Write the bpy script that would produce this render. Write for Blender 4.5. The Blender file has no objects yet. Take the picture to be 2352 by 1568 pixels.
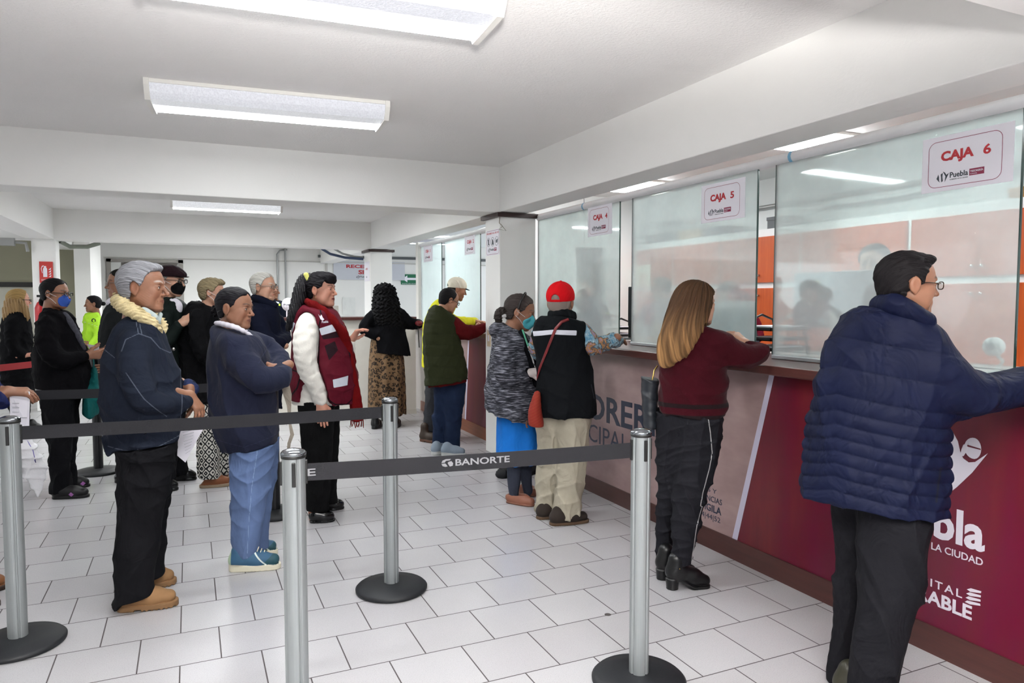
import bpy, bmesh, math, random
import numpy as np
from mathutils import Vector, Matrix
random.seed(7)
scene = bpy.context.scene
COL = scene.collection

# ---------------------------------------------------------------- camera
F = 1640.0; CX = 1176.0; CY = 784.0; H = 1.48
PITCH = math.atan((CY - 691.0) / F); YAW = math.atan((CX - 434.0) / F * math.cos(PITCH))
cam_d = bpy.data.cameras.new('camera'); cam = bpy.data.objects.new('camera', cam_d); COL.objects.link(cam)
cam_d.sensor_fit = 'HORIZONTAL'; cam_d.sensor_width = 36.0; cam_d.lens = 36.0 * F / 2352.0
cam_d.clip_start = 0.05; cam_d.clip_end = 200
cam.location = (0, 0, H); cam.rotation_euler = (math.pi / 2 - PITCH, 0, -YAW)
scene.camera = cam

# ---------------------------------------------------------------- world, view
W = bpy.data.worlds.new('daylight'); scene.world = W; W.use_nodes = True
bg = W.node_tree.nodes['Background']; bg.inputs[0].default_value = (0.86, 0.93, 1.0, 1); bg.inputs[1].default_value = 1.0
scene.view_settings.view_transform = 'Standard'; scene.view_settings.look = 'None'
scene.view_settings.gamma = 1.0; scene.view_settings.use_curve_mapping = False
scene.view_settings.exposure = 0.84
scene.cycles.use_denoising = True
scene.cycles.max_bounces = 6; scene.cycles.diffuse_bounces = 4; scene.cycles.glossy_bounces = 3
scene.cycles.transparent_max_bounces = 10; scene.cycles.transmission_bounces = 4
scene.cycles.sample_clamp_indirect = 6.0
scene.cycles.caustics_reflective = False; scene.cycles.caustics_refractive = False
scene.cycles.use_adaptive_sampling = True; scene.cycles.adaptive_threshold = 0.045

# the photographer's flash, bounced off the ceiling (it throws the soft shadows beyond the lamps)
fl_d = bpy.data.lights.new('bounce_flash', 'SPOT'); fl_d.shadow_soft_size = .12; fl_d.spot_size = math.radians(126); fl_d.spot_blend = .5; fl_d.energy = 1350; fl_d.color = (1, .985, .96)
fl = bpy.data.objects.new('bounce_flash', fl_d); COL.objects.link(fl); fl.location = (-.15, -.45, 1.66)
fl.rotation_euler = (math.radians(180 - 20), 0, -YAW)
LAMP = 22.0      # strength of the tube behind a diffuser

# measuring helpers: a point of the photograph turned into a place in the room
_f0 = np.array([math.sin(YAW), math.cos(YAW), 0.0]); _r = np.array([math.cos(YAW), -math.sin(YAW), 0.0])
_f = _f0 * math.cos(PITCH) + np.array([0, 0, -math.sin(PITCH)]); _u = np.cross(_r, _f)
CAMP = np.array([0.0, 0.0, H])
def ray(px, py): return _r * (px - CX) / F - _u * (py - CY) / F + _f
def on_floor(px, py, z=0.0):
    d = ray(px, py); return CAMP + d * ((z - H) / d[2])
def on_x(px, py, X):
    d = ray(px, py); return CAMP + d * (X / d[0])
def on_y(px, py, Y):
    d = ray(px, py); return CAMP + d * (Y / d[1])

# ---------------------------------------------------------------- materials
def srgb(c):
    if isinstance(c, str):
        c = tuple(int(c[i:i + 2], 16) / 255 for i in (0, 2, 4))
    return tuple(x / 12.92 if x <= 0.04045 else ((x + 0.055) / 1.055) ** 2.4 for x in c)
class NT:
    def __init__(s, name):
        s.m = bpy.data.materials.new(name); s.m.use_nodes = True; s.t = s.m.node_tree
        s.b = s.t.nodes['Principled BSDF']; s.out = s.t.nodes['Material Output']
    def n(s, typ, **kw):
        nd = s.t.nodes.new(typ)
        for k, v in kw.items():
            if k.startswith('i_'):
                key = k[2:]; key = int(key) if key.isdigit() else key
                nd.inputs[key].default_value = v
            else: setattr(nd, k, v)
        return nd
    def l(s, a, b): s.t.links.new(a, b)
    def coords(s, scale=(1, 1, 1), rot=(0, 0, 0), loc=(0, 0, 0), src='Object'):
        tc = s.n('ShaderNodeTexCoord'); mp = s.n('ShaderNodeMapping')
        mp.inputs['Scale'].default_value = scale; mp.inputs['Rotation'].default_value = rot; mp.inputs['Location'].default_value = loc
        s.l(tc.outputs[src], mp.inputs[0]); return mp.outputs[0]
    def noise(s, scale, detail=2, rough=.5, vec=None):
        nd = s.n('ShaderNodeTexNoise'); nd.inputs['Scale'].default_value = scale; nd.inputs['Detail'].default_value = detail; nd.inputs['Roughness'].default_value = rough
        s.l(vec if vec is not None else s.coords(), nd.inputs['Vector']); return nd.outputs[0]
    def ramp(s, fac, stops):
        r = s.n('ShaderNodeValToRGB'); e = r.color_ramp.elements
        while len(e) < len(stops): e.new(.5)
        for k, (p, c) in enumerate(stops):
            e[k].position = p; e[k].color = (*c, 1) if len(c) == 3 else c
        s.l(fac, r.inputs[0]); return r.outputs[0]
    def mix(s, fac, a, b):
        m = s.n('ShaderNodeMix', data_type='RGBA')
        for k, v in ((0, fac), (6, a), (7, b)):
            if isinstance(v, (int, float)): m.inputs[k].default_value = v
            elif isinstance(v, tuple): m.inputs[k].default_value = (*v[:3], 1)
            else: s.l(v, m.inputs[k])
        return m.outputs[2]
    def math(s, op, a, b=None, c=None):
        m = s.n('ShaderNodeMath', operation=op)
        for k, v in enumerate((a, b, c)):
            if v is None: continue
            if isinstance(v, (int, float)): m.inputs[k].default_value = v
            else: s.l(v, m.inputs[k])
        return m.outputs[0]
    def attr(s, name, vec=False):
        a = s.n('ShaderNodeAttribute'); a.attribute_name = name
        return a.outputs['Vector'] if vec else a.outputs['Fac']
    def bump(s, h, strength=.3, dist=.01):
        b = s.n('ShaderNodeBump'); b.inputs['Strength'].default_value = strength; b.inputs['Distance'].default_value = dist
        s.l(h, b.inputs['Height']); s.l(b.outputs[0], s.b.inputs['Normal'])
    def set(s, col=None, rough=None, metal=None, spec=None, sheen=None, coat=None):
        B = s.b.inputs
        if col is not None:
            if isinstance(col, tuple): B['Base Color'].default_value = (*col[:3], 1)
            else: s.l(col, B['Base Color'])
        for k, v in (('Roughness', rough), ('Metallic', metal), ('Specular IOR Level', spec), ('Sheen Weight', sheen), ('Coat Weight', coat)):
            if v is not None:
                if isinstance(v, (int, float)): B[k].default_value = v
                else: s.l(v, B[k])
        return s
_mc = {}
def mat(name, col, rough=.6, metal=0., var=.06, vscale=8., bump=0., bscale=200., bdist=.002, spec=.4, sheen=0., vec_scale=(1, 1, 1)):
    """plain material with a little procedural variation and grain"""
    if name in _mc: return _mc[name]
    t = NT(name); c = srgb(col)
    if var:
        v = t.coords(vec_scale); nz = t.noise(vscale, 3, vec=v)
        t.set(t.mix(nz, tuple(x * (1 - var * 1.6) for x in c), tuple(min(1, x * (1 + var)) for x in c)))
    else: t.set(c)
    t.set(None, rough, metal, spec, sheen)
    if bump: t.bump(t.noise(bscale, 2), bump, bdist)
    _mc[name] = t.m; return t.m

# ---------------------------------------------------------------- mesh building
def tag(o, label=None, cat=None, group=None, kind=None):
    for k, v in (('label', label), ('category', cat), ('group', group), ('kind', kind)):
        if v: o[k] = v
    return o
def empty(name, loc=(0, 0, 0), rz=0., label=None, cat=None, group=None):
    o = bpy.data.objects.new(name, None); COL.objects.link(o); o.location = loc; o.rotation_euler = (0, 0, rz)
    o.empty_display_size = .1
    return tag(o, label, cat, group)
class MB:
    def __init__(s): s.v = []; s.f = []; s.smooth = []
    def add(s, vs, fs, smooth=False):
        b = len(s.v); s.v += [tuple(map(float, p)) for p in vs]
        s.f += [tuple(i + b for i in f) for f in fs]; s.smooth += [smooth] * len(fs); return s
    def box(s, a, b, bev=0.):
        x0, y0, z0 = (min(a[i], b[i]) for i in range(3)); x1, y1, z1 = (max(a[i], b[i]) for i in range(3))
        if bev <= 0:
            return s.add([(x0, y0, z0), (x1, y0, z0), (x1, y1, z0), (x0, y1, z0), (x0, y0, z1), (x1, y0, z1), (x1, y1, z1), (x0, y1, z1)],
                         [(0, 3, 2, 1), (4, 5, 6, 7), (0, 1, 5, 4), (1, 2, 6, 5), (2, 3, 7, 6), (3, 0, 4, 7)])
        bm = bmesh.new(); bmesh.ops.create_cube(bm, size=1)
        for v in bm.verts: v.co = Vector(((x0 + x1) / 2 + v.co.x * (x1 - x0), (y0 + y1) / 2 + v.co.y * (y1 - y0), (z0 + z1) / 2 + v.co.z * (z1 - z0)))
        bev = min(bev, .45 * min(x1 - x0, y1 - y0, z1 - z0))
        bmesh.ops.bevel(bm, geom=bm.edges[:], offset=bev, segments=2, profile=.5, affect='EDGES')
        bm.verts.index_update()
        s.add([v.co for v in bm.verts], [tuple(v.index for v in f.verts) for f in bm.faces]); bm.free(); return s
    def tube(s, pts, r, n=12, cap=True):
        pts = [Vector(p) for p in pts]; rs = r if isinstance(r, (list, tuple)) else [r] * len(pts)
        rings = []; up = None
        for i, p in enumerate(pts):
            d = (pts[min(i + 1, len(pts) - 1)] - pts[max(i - 1, 0)]).normalized()
            if up is None: up = Vector((0, 0, 1)) if abs(d.z) < .9 else Vector((1, 0, 0))
            a = d.cross(up).normalized(); b = a.cross(d).normalized(); up = b
            rings.append([p + (a * math.cos(2 * math.pi * k / n) + b * math.sin(2 * math.pi * k / n)) * rs[i] for k in range(n)])
        vs = [q for rg in rings for q in rg]; fs = []
        for i in range(len(pts) - 1):
            for k in range(n):
                a, b = i * n + k, i * n + (k + 1) % n; fs.append((a, a + n, b + n, b))
        s.add(vs, fs, True)
        if cap: s.add(rings[0], [tuple(range(n))]); s.add(rings[-1], [tuple(range(n - 1, -1, -1))])
        return s
    def lathe(s, prof, n=32, c=(0, 0, 0), smooth=True):
        vs = []; fs = []
        for (r, z) in prof:
            vs += [(c[0] + r * math.cos(2 * math.pi * k / n), c[1] + r * math.sin(2 * math.pi * k / n), c[2] + z) for k in range(n)]
        for i in range(len(prof) - 1):
            for k in range(n):
                a, b = i * n + k, i * n + (k + 1) % n; fs.append((a, b, b + n, a + n))
        return s.add(vs, fs, smooth)
    def poly(s, pts, nrm, th=.0015):
        """flat outline given thickness; pts are 3D, nrm = outward direction"""
        n = Vector(nrm); P = [Vector(p) for p in pts]; m = len(P)
        vs = [p + n * th for p in P] + P
        fs = [tuple(range(m)), tuple(range(2 * m - 1, m - 1, -1))] + [(i, i + m, (i + 1) % m + m, (i + 1) % m) for i in range(m)]
        return s.add(vs, fs)
    def build(s, name, m=None, parent=None, loc=(0, 0, 0), rz=0., recalc=True):
        me = bpy.data.meshes.new(name); me.from_pydata(s.v, [], s.f); me.update()
        if recalc:
            bm = bmesh.new(); bm.from_mesh(me); bmesh.ops.recalc_face_normals(bm, faces=bm.faces); bm.to_mesh(me); bm.free()
        me.polygons.foreach_set('use_smooth', s.smooth if len(s.smooth) == len(me.polygons) else [False] * len(me.polygons))
        if m: me.materials.append(m)
        o = bpy.data.objects.new(name, me); COL.objects.link(o); o.location = loc; o.rotation_euler = (0, 0, rz)
        if parent: o.parent = parent
        return o
def struct(name, mb, m, **kw):
    o = mb.build(name, m); tag(o, kind='structure', **kw); return o
def copy_tree(o, parent=None):
    c = o.copy(); COL.objects.link(c)
    if parent: c.parent = parent
    for ch in [x for x in o.children]: copy_tree(ch, c)
    return c
def text_mesh(s, size, bold=0.0, ext=.0006, align='LEFT', space=1.0, wscale=1.0):
    cu = bpy.data.curves.new('lettering', 'FONT'); cu.body = s; cu.size = size; cu.offset = bold * size; cu.extrude = ext
    cu.align_x = align; cu.space_character = space; cu.resolution_u = 3
    o = bpy.data.objects.new('lettering', cu); COL.objects.link(o)
    bpy.context.view_layer.update()
    me = bpy.data.meshes.new_from_object(o.evaluated_get(bpy.context.evaluated_depsgraph_get()))
    bpy.data.objects.remove(o); bpy.data.curves.remove(cu)
    if wscale != 1:
        for v in me.vertices: v.co.x *= wscale
    return me
def text(name, s, size, m, parent=None, origin=(0, 0, 0), right=(1, 0, 0), up=(0, 0, 1), width=None, height=None, bold=0., ext=.0006, align='LEFT', space=1.):
    """lettering lying in the plane right x up; width and height fit it exactly"""
    me = text_mesh(s, size, bold, ext, align, space)
    xs = [v.co.x for v in me.vertices]; ys = [v.co.y for v in me.vertices]
    sx = width / (max(xs) - min(xs)) if width else 1; sy = height / (max(ys) - min(ys)) if height else (sx if width else 1)
    if height and not width: sx = sy
    R = Vector(right).normalized(); U = Vector(up).normalized(); N = R.cross(U)
    x0 = min(xs) if align == 'LEFT' else (max(xs) if align == 'RIGHT' else (min(xs) + max(xs)) / 2)
    y0 = min(ys)
    for v in me.vertices:
        p = Vector(origin) + R * (v.co.x - x0) * sx + U * (v.co.y - y0) * sy + N * (v.co.z + ext); v.co = p
    me.materials.append(m)
    o = bpy.data.objects.new(name, me); COL.objects.link(o)
    if parent: o.parent = parent
    return o
# ================================================================ SETTING
def wallmat(name, col, bumpy=.25, bs=60.):
    t = NT(name); c = srgb(col); nz = t.noise(1.3, 4, .6)
    t.set(t.mix(nz, tuple(x * .95 for x in c), tuple(min(1, x * 1.03) for x in c)), .75, spec=.25)
    t.bump(t.noise(bs, 3, .6), bumpy, .004); return t.m
M_ceil = wallmat('ceiling_plaster', 'eeecea', .7, 75.)
M_wall = wallmat('white_wall_paint', 'e8e7e3', .2)
M_beam = wallmat('beam_paint', 'f0efec', .2)
M_cream = wallmat('cream_wall_paint', 'dedbd0', .2)
M_olive_shade = wallmat('shaded_olive_wall', '9a9782', .2)  # dark olive-grey is the wall's shade put into its colour
M_office = wallmat('office_wall_paint', 'e2e5e4', .2)
def floor_mat():
    t = NT('speckled_ceramic_tile'); b = t.n('ShaderNodeTexBrick')
    T = .314
    t.l(t.coords((1, 1, 1), loc=(-1.188 + T / 2 + 20 * T, -2.814 + 20 * T, 0)), b.inputs['Vector'])
    b.offset = .5; b.offset_frequency = 2; b.squash = 1.0
    for k, v in (('Scale', 1.0), ('Mortar Size', .0030), ('Mortar Smooth', .15), ('Bias', 0.), ('Brick Width', T), ('Row Height', T)): b.inputs[k].default_value = v
    b.inputs['Color1'].default_value = (*srgb('bdbcbe'), 1); b.inputs['Color2'].default_value = (*srgb('b6b4b6'), 1)
    b.inputs['Mortar'].default_value = (*srgb('4a4545'), 1)
    sp = t.ramp(t.noise(330, 2, .6), [(.33, (.50, .47, .48)), (.45, (1, 1, 1))])
    sm = t.ramp(t.noise(1.1, 4, .6), [(.3, (.93, .93, .94)), (.65, (1, 1, 1))])
    c = t.n('ShaderNodeMix', data_type='RGBA', blend_type='MULTIPLY'); c.inputs[0].default_value = .55
    t.l(b.outputs[0], c.inputs[6]); t.l(sp, c.inputs[7])
    c2 = t.n('ShaderNodeMix', data_type='RGBA', blend_type='MULTIPLY'); c2.inputs[0].default_value = 1.
    t.l(c.outputs[2], c2.inputs[6]); t.l(sm, c2.inputs[7])
    t.set(c2.outputs[2], t.math('MULTIPLY_ADD', b.outputs['Fac'], .5, .27), spec=.45)
    t.bump(t.math('SUBTRACT', 1.0, b.outputs['Fac']), .25, .001); return t.m
M_floor = floor_mat()
ZC = 2.715; ZB = 2.305
struct('floor', MB().box((-7, -5, -.1), (7, 17.5, 0)), M_floor)
# ceiling over the hall, and over the office
struct('ceiling', MB().box((-7, -5, ZC), (2.95, 20, ZC + .15)), M_ceil)
struct('ceiling_office', MB().box((2.93, -5, 2.77), (7, 20, 2.9)), M_office)
# beams (trim_n): right, left, and three across, the nearest an added one
struct('trim_1', MB().box((2.65, -5, ZB), (2.93, 16.1, ZC + .1), .006), M_beam)
struct('trim_2', MB().box((-1.95, -5, ZB), (-1.63, 16.1, ZC + .1), .006), M_beam)
struct('trim_3', MB().box((-7, 6.15, ZB - .004), (2.66, 6.52, ZC + .1), .006), M_beam)
struct('trim_4', MB().box((-7, 11.3, ZB - .004), (2.66, 11.65, ZC + .1), .006), M_beam)
struct('trim_5', MB().box((-7, .75, ZB - .004), (2.66, 1.32, ZC + .1), .006), M_beam)  # added near beam; its grey underside stands in for a corner shadow
# walls
Yb = 16.1
struct('wall_back', MB().box((-7, Yb, 0), (-1.46, Yb + .15, 3)).box((-.1, Yb, 0), (7, Yb + .15, 3)).box((-1.46, Yb, 2.27), (-.1, Yb + .15, 3)), M_wall)
struct('wall_left', MB().box((-7, -5, 0), (-6.85, 17.5, .7)).box((-7, -5, 2.55), (-6.85, 17.5, 3)).box((-7, 13.4, .7), (-6.85, 17.5, 2.55)).box((-7, -5, .7), (-6.85, 5.6, 2.55)).box((-7, 8.0, .7), (-6.85, 8.4, 2.55)), M_cream)  # window gaps invented out of view to let daylight in
struct('wall_rear', MB().box((-7, -5.1, 0), (-3, -5, 3)).box((1.2, -5.1, 0), (7, -5, 3)).box((-3, -5.1, 2.3), (1.2, -5, 3)), M_wall)
struct('wall_right', MB().box((5.62, -5, 0), (5.75, 7.75, 3)), M_office)
struct('wall_shaded_back', MB().box((-6.85, 13.5, 0), (-1.62, 13.65, 2.9)), M_olive_shade)
struct('wall_partition', MB().box((-1.62, 13.0, 0), (-1.40, 14.5, 2.9)), M_wall)
struct('wall_office_end', MB().box((3.40, 7.7, 0), (4.33, 7.8, 2.8)).box((4.76, 7.7, 0), (5.65, 7.8, 2.8)).box((4.33, 7.7, 2.14), (4.76, 7.8, 2.8)), M_office)
struct('wall_office_inner', MB().box((4.3, 7.8, 0), (4.4, 10.3, 2.8)), M_office)
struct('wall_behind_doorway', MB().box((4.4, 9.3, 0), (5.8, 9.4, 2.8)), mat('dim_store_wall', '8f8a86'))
# corridor behind the open door
struct('wall_corridor', MB().box((-2.2, 18.6, 0), (.6, 18.7, 2.9)).box((-2.3, 16.25, 0), (-2.2, 18.7, 2.9)).box((.6, 16.25, 0), (.7, 18.7, 2.9)), M_wall)
struct('door_1', MB().box((-1.46, Yb - .03, 0), (-1.38, Yb + .16, 2.31)).box((-.18, Yb - .03, 0), (-.09, Yb + .16, 2.31)).box((-1.46, Yb - .03, 2.25), (-.09, Yb + .16, 2.31)), mat('taupe_door_frame', '9b9690', .5))
dl = MB().box((-1.38, Yb - .02, 0.01), (-1.20, Yb + .04, 2.24)); tag(dl.build('door_2', mat('pale_door_leaf', 'd5d6d2', .4)), kind='structure')
tag(MB().box((-1.20, Yb - .03, 0), (-1.165, Yb + .1, 2.24)).build('trim_6', mat('dark_door_edge', '6b655f')), kind='structure')
tag(MB().box((-1.16, Yb - .01, 2.20), (-.2, Yb + .05, 2.245)).build('trim_7', mat('dark_door_edge', '6b655f')), kind='structure')
# thin cable channel and panel seams on the back wall
M_seam = mat('grey_channel', 'bdbab4', .5)
struct('trim_8', MB().box((-1.5, Yb - .03, 2.325), (7, Yb + .01, 2.345)), M_seam)
struct('trim_9', MB().box((2.76, Yb - .03, 0), (2.80, Yb + .01, 2.33)), M_seam)
struct('trim_10', MB().box((-6.8, 13.42, 1.70), (-1.95, 13.5, 1.775)), mat('black_wall_rail', '15120f', .4))
struct('trim_11', MB().box((-6.85, 13.47, 0), (-1.95, 13.5, 1.70)), mat('grey_lower_wall', 'b6b3a6'))
# pillars
M_pil = wallmat('pillar_paint', 'f2f1ee', .15)
M_lip = mat('dark_brown_wood_lip', '3b2a28', .45)
def pillar(name, x0, x1, y0, y1, lip=True, **kw):
    struct(name, MB().box((x0, y0, 0), (x1, y1, ZB + .01), .008), M_pil, **kw)
pillar('trim_12', 2.65, 3.02, 6.14, 6.50); pillar('trim_13', 2.64, 2.99, 11.3, 11.75); pillar('trim_14', -1.89, -1.615, 11.3, 11.62)
def lipring(n, x0, x1, y0, y1):
    e = .035
    mb = MB().box((x0 - e, y0 - e, ZB - .045), (x1 + e, y0, ZB - .006)).box((x0 - e, y0, ZB - .045), (x0, y1 + e, ZB - .006)).box((x1, y0, ZB - .045), (x1 + e, y1 + e, ZB - .006))
    struct(n, mb, M_lip)
lipring('trim_15', 2.65, 3.00, 6.14, 6.50); lipring('trim_16', 2.64, 2.99, 11.3, 11.75)

# ================================================================ CEILING LIGHTS
def diffuser_mat(name, hot, strength, low=.011):
    t = NT(name); sx = t.n('ShaderNodeSeparateXYZ'); t.l(t.coords(), sx.inputs[0])
    d = t.math('ABSOLUTE', t.math('SUBTRACT', sx.outputs[1], hot))
    g = t.n('ShaderNodeMapRange', interpolation_type='SMOOTHERSTEP'); t.l(d, g.inputs[0])
    g.inputs[1].default_value = .035; g.inputs[2].default_value = .125; g.inputs[3].default_value = 1.25; g.inputs[4].default_value = low
    pr = t.n('ShaderNodeTexVoronoi'); pr.inputs['Scale'].default_value = 95; t.l(t.coords(), pr.inputs['Vector'])
    s = t.math('MULTIPLY', t.math('MULTIPLY', g.outputs[0], strength), t.math('MULTIPLY_ADD', pr.outputs[0], .5, .75))
    t.set(srgb('a9a9b4'), .35); t.b.inputs['Emission Color'].default_value = (.93, .96, .97, 1); t.l(s, t.b.inputs['Emission Strength'])
    t.bump(pr.outputs[0], .4, .004); return t.m
M_white_metal = mat('white_enamel', 'eceae4', .4)
def fixture(x0, x1, y0, y1, label, hot=None, strength=LAMP, zc=ZC, grp=None, low=.011):
    """wraparound fluorescent fitting: pan, two end caps, prismatic diffuser"""
    w = y1 - y0; h = .105; root = empty('ceiling_light', (0.5 * (x0 + x1), 0.5 * (y0 + y1), zc), 0, label, 'ceiling light', grp)
    L = (x1 - x0) / 2; hw = w / 2
    prof = [(-hw, 0), (-hw, -.035), (-hw + .05, -h), (hw - .05, -h), (hw, -.035), (hw, 0)]
    mb = MB(); n = len(prof)
    for s in (-1, 1):
        mb = MB(); xa, xb = s * L, s * (L - .028)
        vs = [(xa, p[0] * 1.03, p[1] * 1.04) for p in prof] + [(xb, p[0] * 1.03, p[1] * 1.04) for p in prof]
        mb.add(vs, [tuple(range(n)), tuple(range(2 * n - 1, n - 1, -1))] + [(i, i + n, (i + 1) % n + n, (i + 1) % n) for i in range(n)]); mb.build('end_cap', M_white_metal, root)
    MB().box((-L + .03, -hw - .006, -.022), (L - .03, -hw + .012, -.001)).build('side_rail', M_white_metal, root); MB().box((-L + .03, hw - .012, -.022), (L - .03, hw + .006, -.001)).build('side_rail', M_white_metal, root)
    m2 = MB(); xs = (-L + .028, L - .028); q = []
    seg = [(-hw + .004, -.02), (-hw + .004, -.035), (-hw + .022, -.068), (-hw + .06, -h + .006), (hw - .06, -h + .006), (hw - .022, -.068), (hw - .004, -.035), (hw - .004, -.02)]
    for x in xs: q += [(x, a, b) for a, b in seg]
    k = len(seg); m2.add(q, [(i, i + 1, i + 1 + k, i + k) for i in range(k - 1)])
    m2.build('diffuser', diffuser_mat('prismatic_diffuser', hot if hot is not None else .3 * w, strength, low), root)
    return root
G = 'fluorescent fittings on the hall ceiling'
fixture(-.19, 1.18, 4.46, 4.88, 'wraparound fluorescent ceiling light, whole and second from the camera', .09, grp=G).rotation_euler = (0, 0, -.07)
fixture(-.19, 1.18, 2.66, 3.08, 'nearest fluorescent ceiling light, cut off by the top of the photo', .09, grp=G).rotation_euler = (0, 0, -.06)
fixture(-.18, 1.12, 9.55, 9.95, 'small fluorescent ceiling light beyond the first cross beam', 0, LAMP * 1.4, grp=G)
fixture(3.35, 4.9, 13.6, 13.95, 'distant fluorescent light right of the far pillar', 0, LAMP * .25, grp=G)
fixture(-.2, 1.2, 13.6, 14.0, 'fluorescent light in the farthest bay before the back wall', 0, LAMP * 2.2, grp=G)
fixture(-.2, 1.2, 7.3, 7.7, 'fluorescent light hidden behind the first cross beam', 0, LAMP * 1.0, grp=G)  # unseen lamp added to lift the dark middle bay
fixture(.3, 1.6, 8.2, 8.6, 'fluorescent light over the far counter, hidden by the first cross beam', 0, LAMP * 1.2, grp=G)  # added to brighten the far counter; no fitting known here
fixture(-4.8, -3.4, 7.2, 7.6, 'fluorescent light of the left bay hidden by the first cross beam', 0, LAMP * 1.0, grp=G)  # added lamp, out of view, fills the middle bay from the left
fixture(-.2, 1.2, 12.2, 12.6, 'fluorescent light hidden behind the second cross beam', 0, LAMP * 1.0, grp=G)  # unseen fitting added to lift the far end of the hall
fixture(-.2, 1.2, -.9, -.5, 'fluorescent light behind the camera', 0, LAMP, grp=G)  # added out of view for extra light from the camera side
fixture(-.2, 1.2, -3.2, -2.8, 'rearmost fluorescent light behind the camera', 0, LAMP, grp=G)  # second lamp added behind the camera as fill
fixture(-4.8, -3.4, 4.5, 4.9, 'fluorescent light in the left bay beside the queue', 0, LAMP, grp=G)
fixture(-4.8, -3.4, 9.5, 9.9, 'fluorescent light in the left bay, farther back', 0, LAMP * 2, grp=G)
fixture(-4.8, -3.4, 0., .4, 'fluorescent light in the left bay nearest the camera', 0, LAMP, grp=G)
fixture(-1.8, .4, 17.2, 17.6, 'light of the bright corridor behind the open door', 0, LAMP, 2.9, grp='fluorescent fittings behind doors')
struct('ceiling_corridor', MB().box((-2.3, 16.2, 2.9), (.7, 18.7, 3.0)), M_ceil)
GO = 'fluorescent fittings inside the cashier office'
for yy, lb in ((-1.2, 'office light behind the camera line'), (1.6, 'office light above the sixth window'), (4.2, 'office light above the fifth window'), (6.6, 'office light above the fourth window')):
    fixture(3.6, 4.8, yy - .2, yy + .2, lb, 0, LAMP * .75, 2.77, GO, .55)
fixture(3.3, 4.25, 8.5, 8.9, 'office light above the first and second windows', 0, LAMP * .75, 2.77, GO, .55)

# ================================================================ COUNTERS
def pink_mat():
    t = NT('pink_printed_panel'); v = t.coords((1, .55, 1.4))
    a = t.noise(2.2, 4, .6, v)
    t.set(t.ramp(a, [(.3, srgb('84696c')), (.5, srgb('a08685')), (.7, srgb('b59d9b'))]), .38, spec=.5); return t.m
def red_mat():
    t = NT('crimson_printed_panel'); v = t.coords((1, 3.2, .5), rot=(.12, 0, 0)); a = t.noise(1.0, 4, .55, v)
    b = t.noise(24, 3, .7, t.coords((1, .2, 3)))
    c = t.ramp(a, [(.28, srgb('2a0818')), (.42, srgb('5c0129')), (.52, srgb('5c0920')), (.62, srgb('681d20')), (.75, srgb('2e0a16'))])
    c = t.mix(t.math('MULTIPLY', b, .35), c, tuple(srgb('5c0b27'))); t.set(c, .35, spec=.5); return t.m
M_pink = pink_mat(); M_red = red_mat(); M_stripe = mat('lavender_stripe', 'cfcbe0', .4, var=.02)
def wood_mat(name, c0, c1, rough=.3, ax=1):
    t = NT(name); sc = [14, 14, 14]; sc[ax] = .9; a = t.noise(3, 5, .6, t.coords(tuple(sc)))
    t.set(t.ramp(a, [(.3, srgb(c0)), (.7, srgb(c1))]), rough, spec=.5); return t.m
M_top = wood_mat('brown_laminate', '462824', '54312d', .3)
M_base = wood_mat('dark_brown_skirting', '41231f', '4d2b27', .4)
M_base2 = wood_mat('orange_brown_skirting', '7a452c', '875035', .4)
XF = 2.82
def panel_poly(name, pts, m, parent, dx=0., th=.002):   # pts = (Y, z) on the front plane
    return MB().poly([(XF - dx, y, z) for y, z in pts], (-1, 0, 0), th).build(name, m, parent)
c1 = empty('service_counter', (3.0, 2.8, 0), 0, 'long cashier counter with pink and crimson printed front and brown top', 'counter')
def at(o, root):
    o.parent = root; o.location = -Vector(root.location); return o
at(MB().box((XF, -1.2, .0), (3.30, 6.13, 1.10)).build('carcass', mat('pale_board', 'c9c2bd')), c1)
at(MB().box((2.70, -1.2, 1.10), (3.36, 6.13, 1.15), .006).build('worktop', M_top), c1)
at(MB().box((XF - .012, -1.2, 0), (XF + .01, 6.13, .118)).build('skirting', M_base), c1)
sb, st_ = (3.160, .118), (2.895, 1.10); sb2, st2 = (3.118, .118), (2.858, 1.10)
at(panel_poly('pink_panel', [(6.13, .118), (6.13, 1.10), st_, sb], M_pink, None), c1)
at(panel_poly('stripe', [sb, st_, st2, sb2], M_stripe, None), c1)
at(panel_poly('crimson_panel', [sb2, st2, (-1.2, 1.10), (-1.2, .118)], M_red, None), c1)
M_navy = mat('navy_print', '2b3348', .4, var=0); M_wprint = mat('white_print', 'd8d2dc', .4, var=0); M_dred = mat('red_print', 'a03030', .4, var=0)
Rv = (0, -1, 0)
def ctext(s, y, z, h, w=None, m=M_navy, align='LEFT', bold=0., name='lettering', sp=1.):
    o = text(name, s, .1, m, None, (XF - .0025, y, z), Rv, (0, 0, 1), width=w, height=h, bold=bold, ext=.0004, align=align, space=sp); return at(o, c1)
ctext('TESORERÍA', 5.33, .572, .245, 1.66, bold=.022)
ctext('MUNICIPAL', 5.33, .395, .135, 1.10, bold=-.004)
ctext('QUEJAS Y', 3.297, .331, .034, .26, align='RIGHT', bold=.004)
ctext('DENUNCIAS', 3.250, .283, .034, .27, align='RIGHT', bold=.004)
ctext('VIGILA', 3.254, .222, .044, .19, align='RIGHT', bold=.02)
ctext('22|30|84|44|52', 3.262, .165, .040, .34, align='RIGHT')
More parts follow.
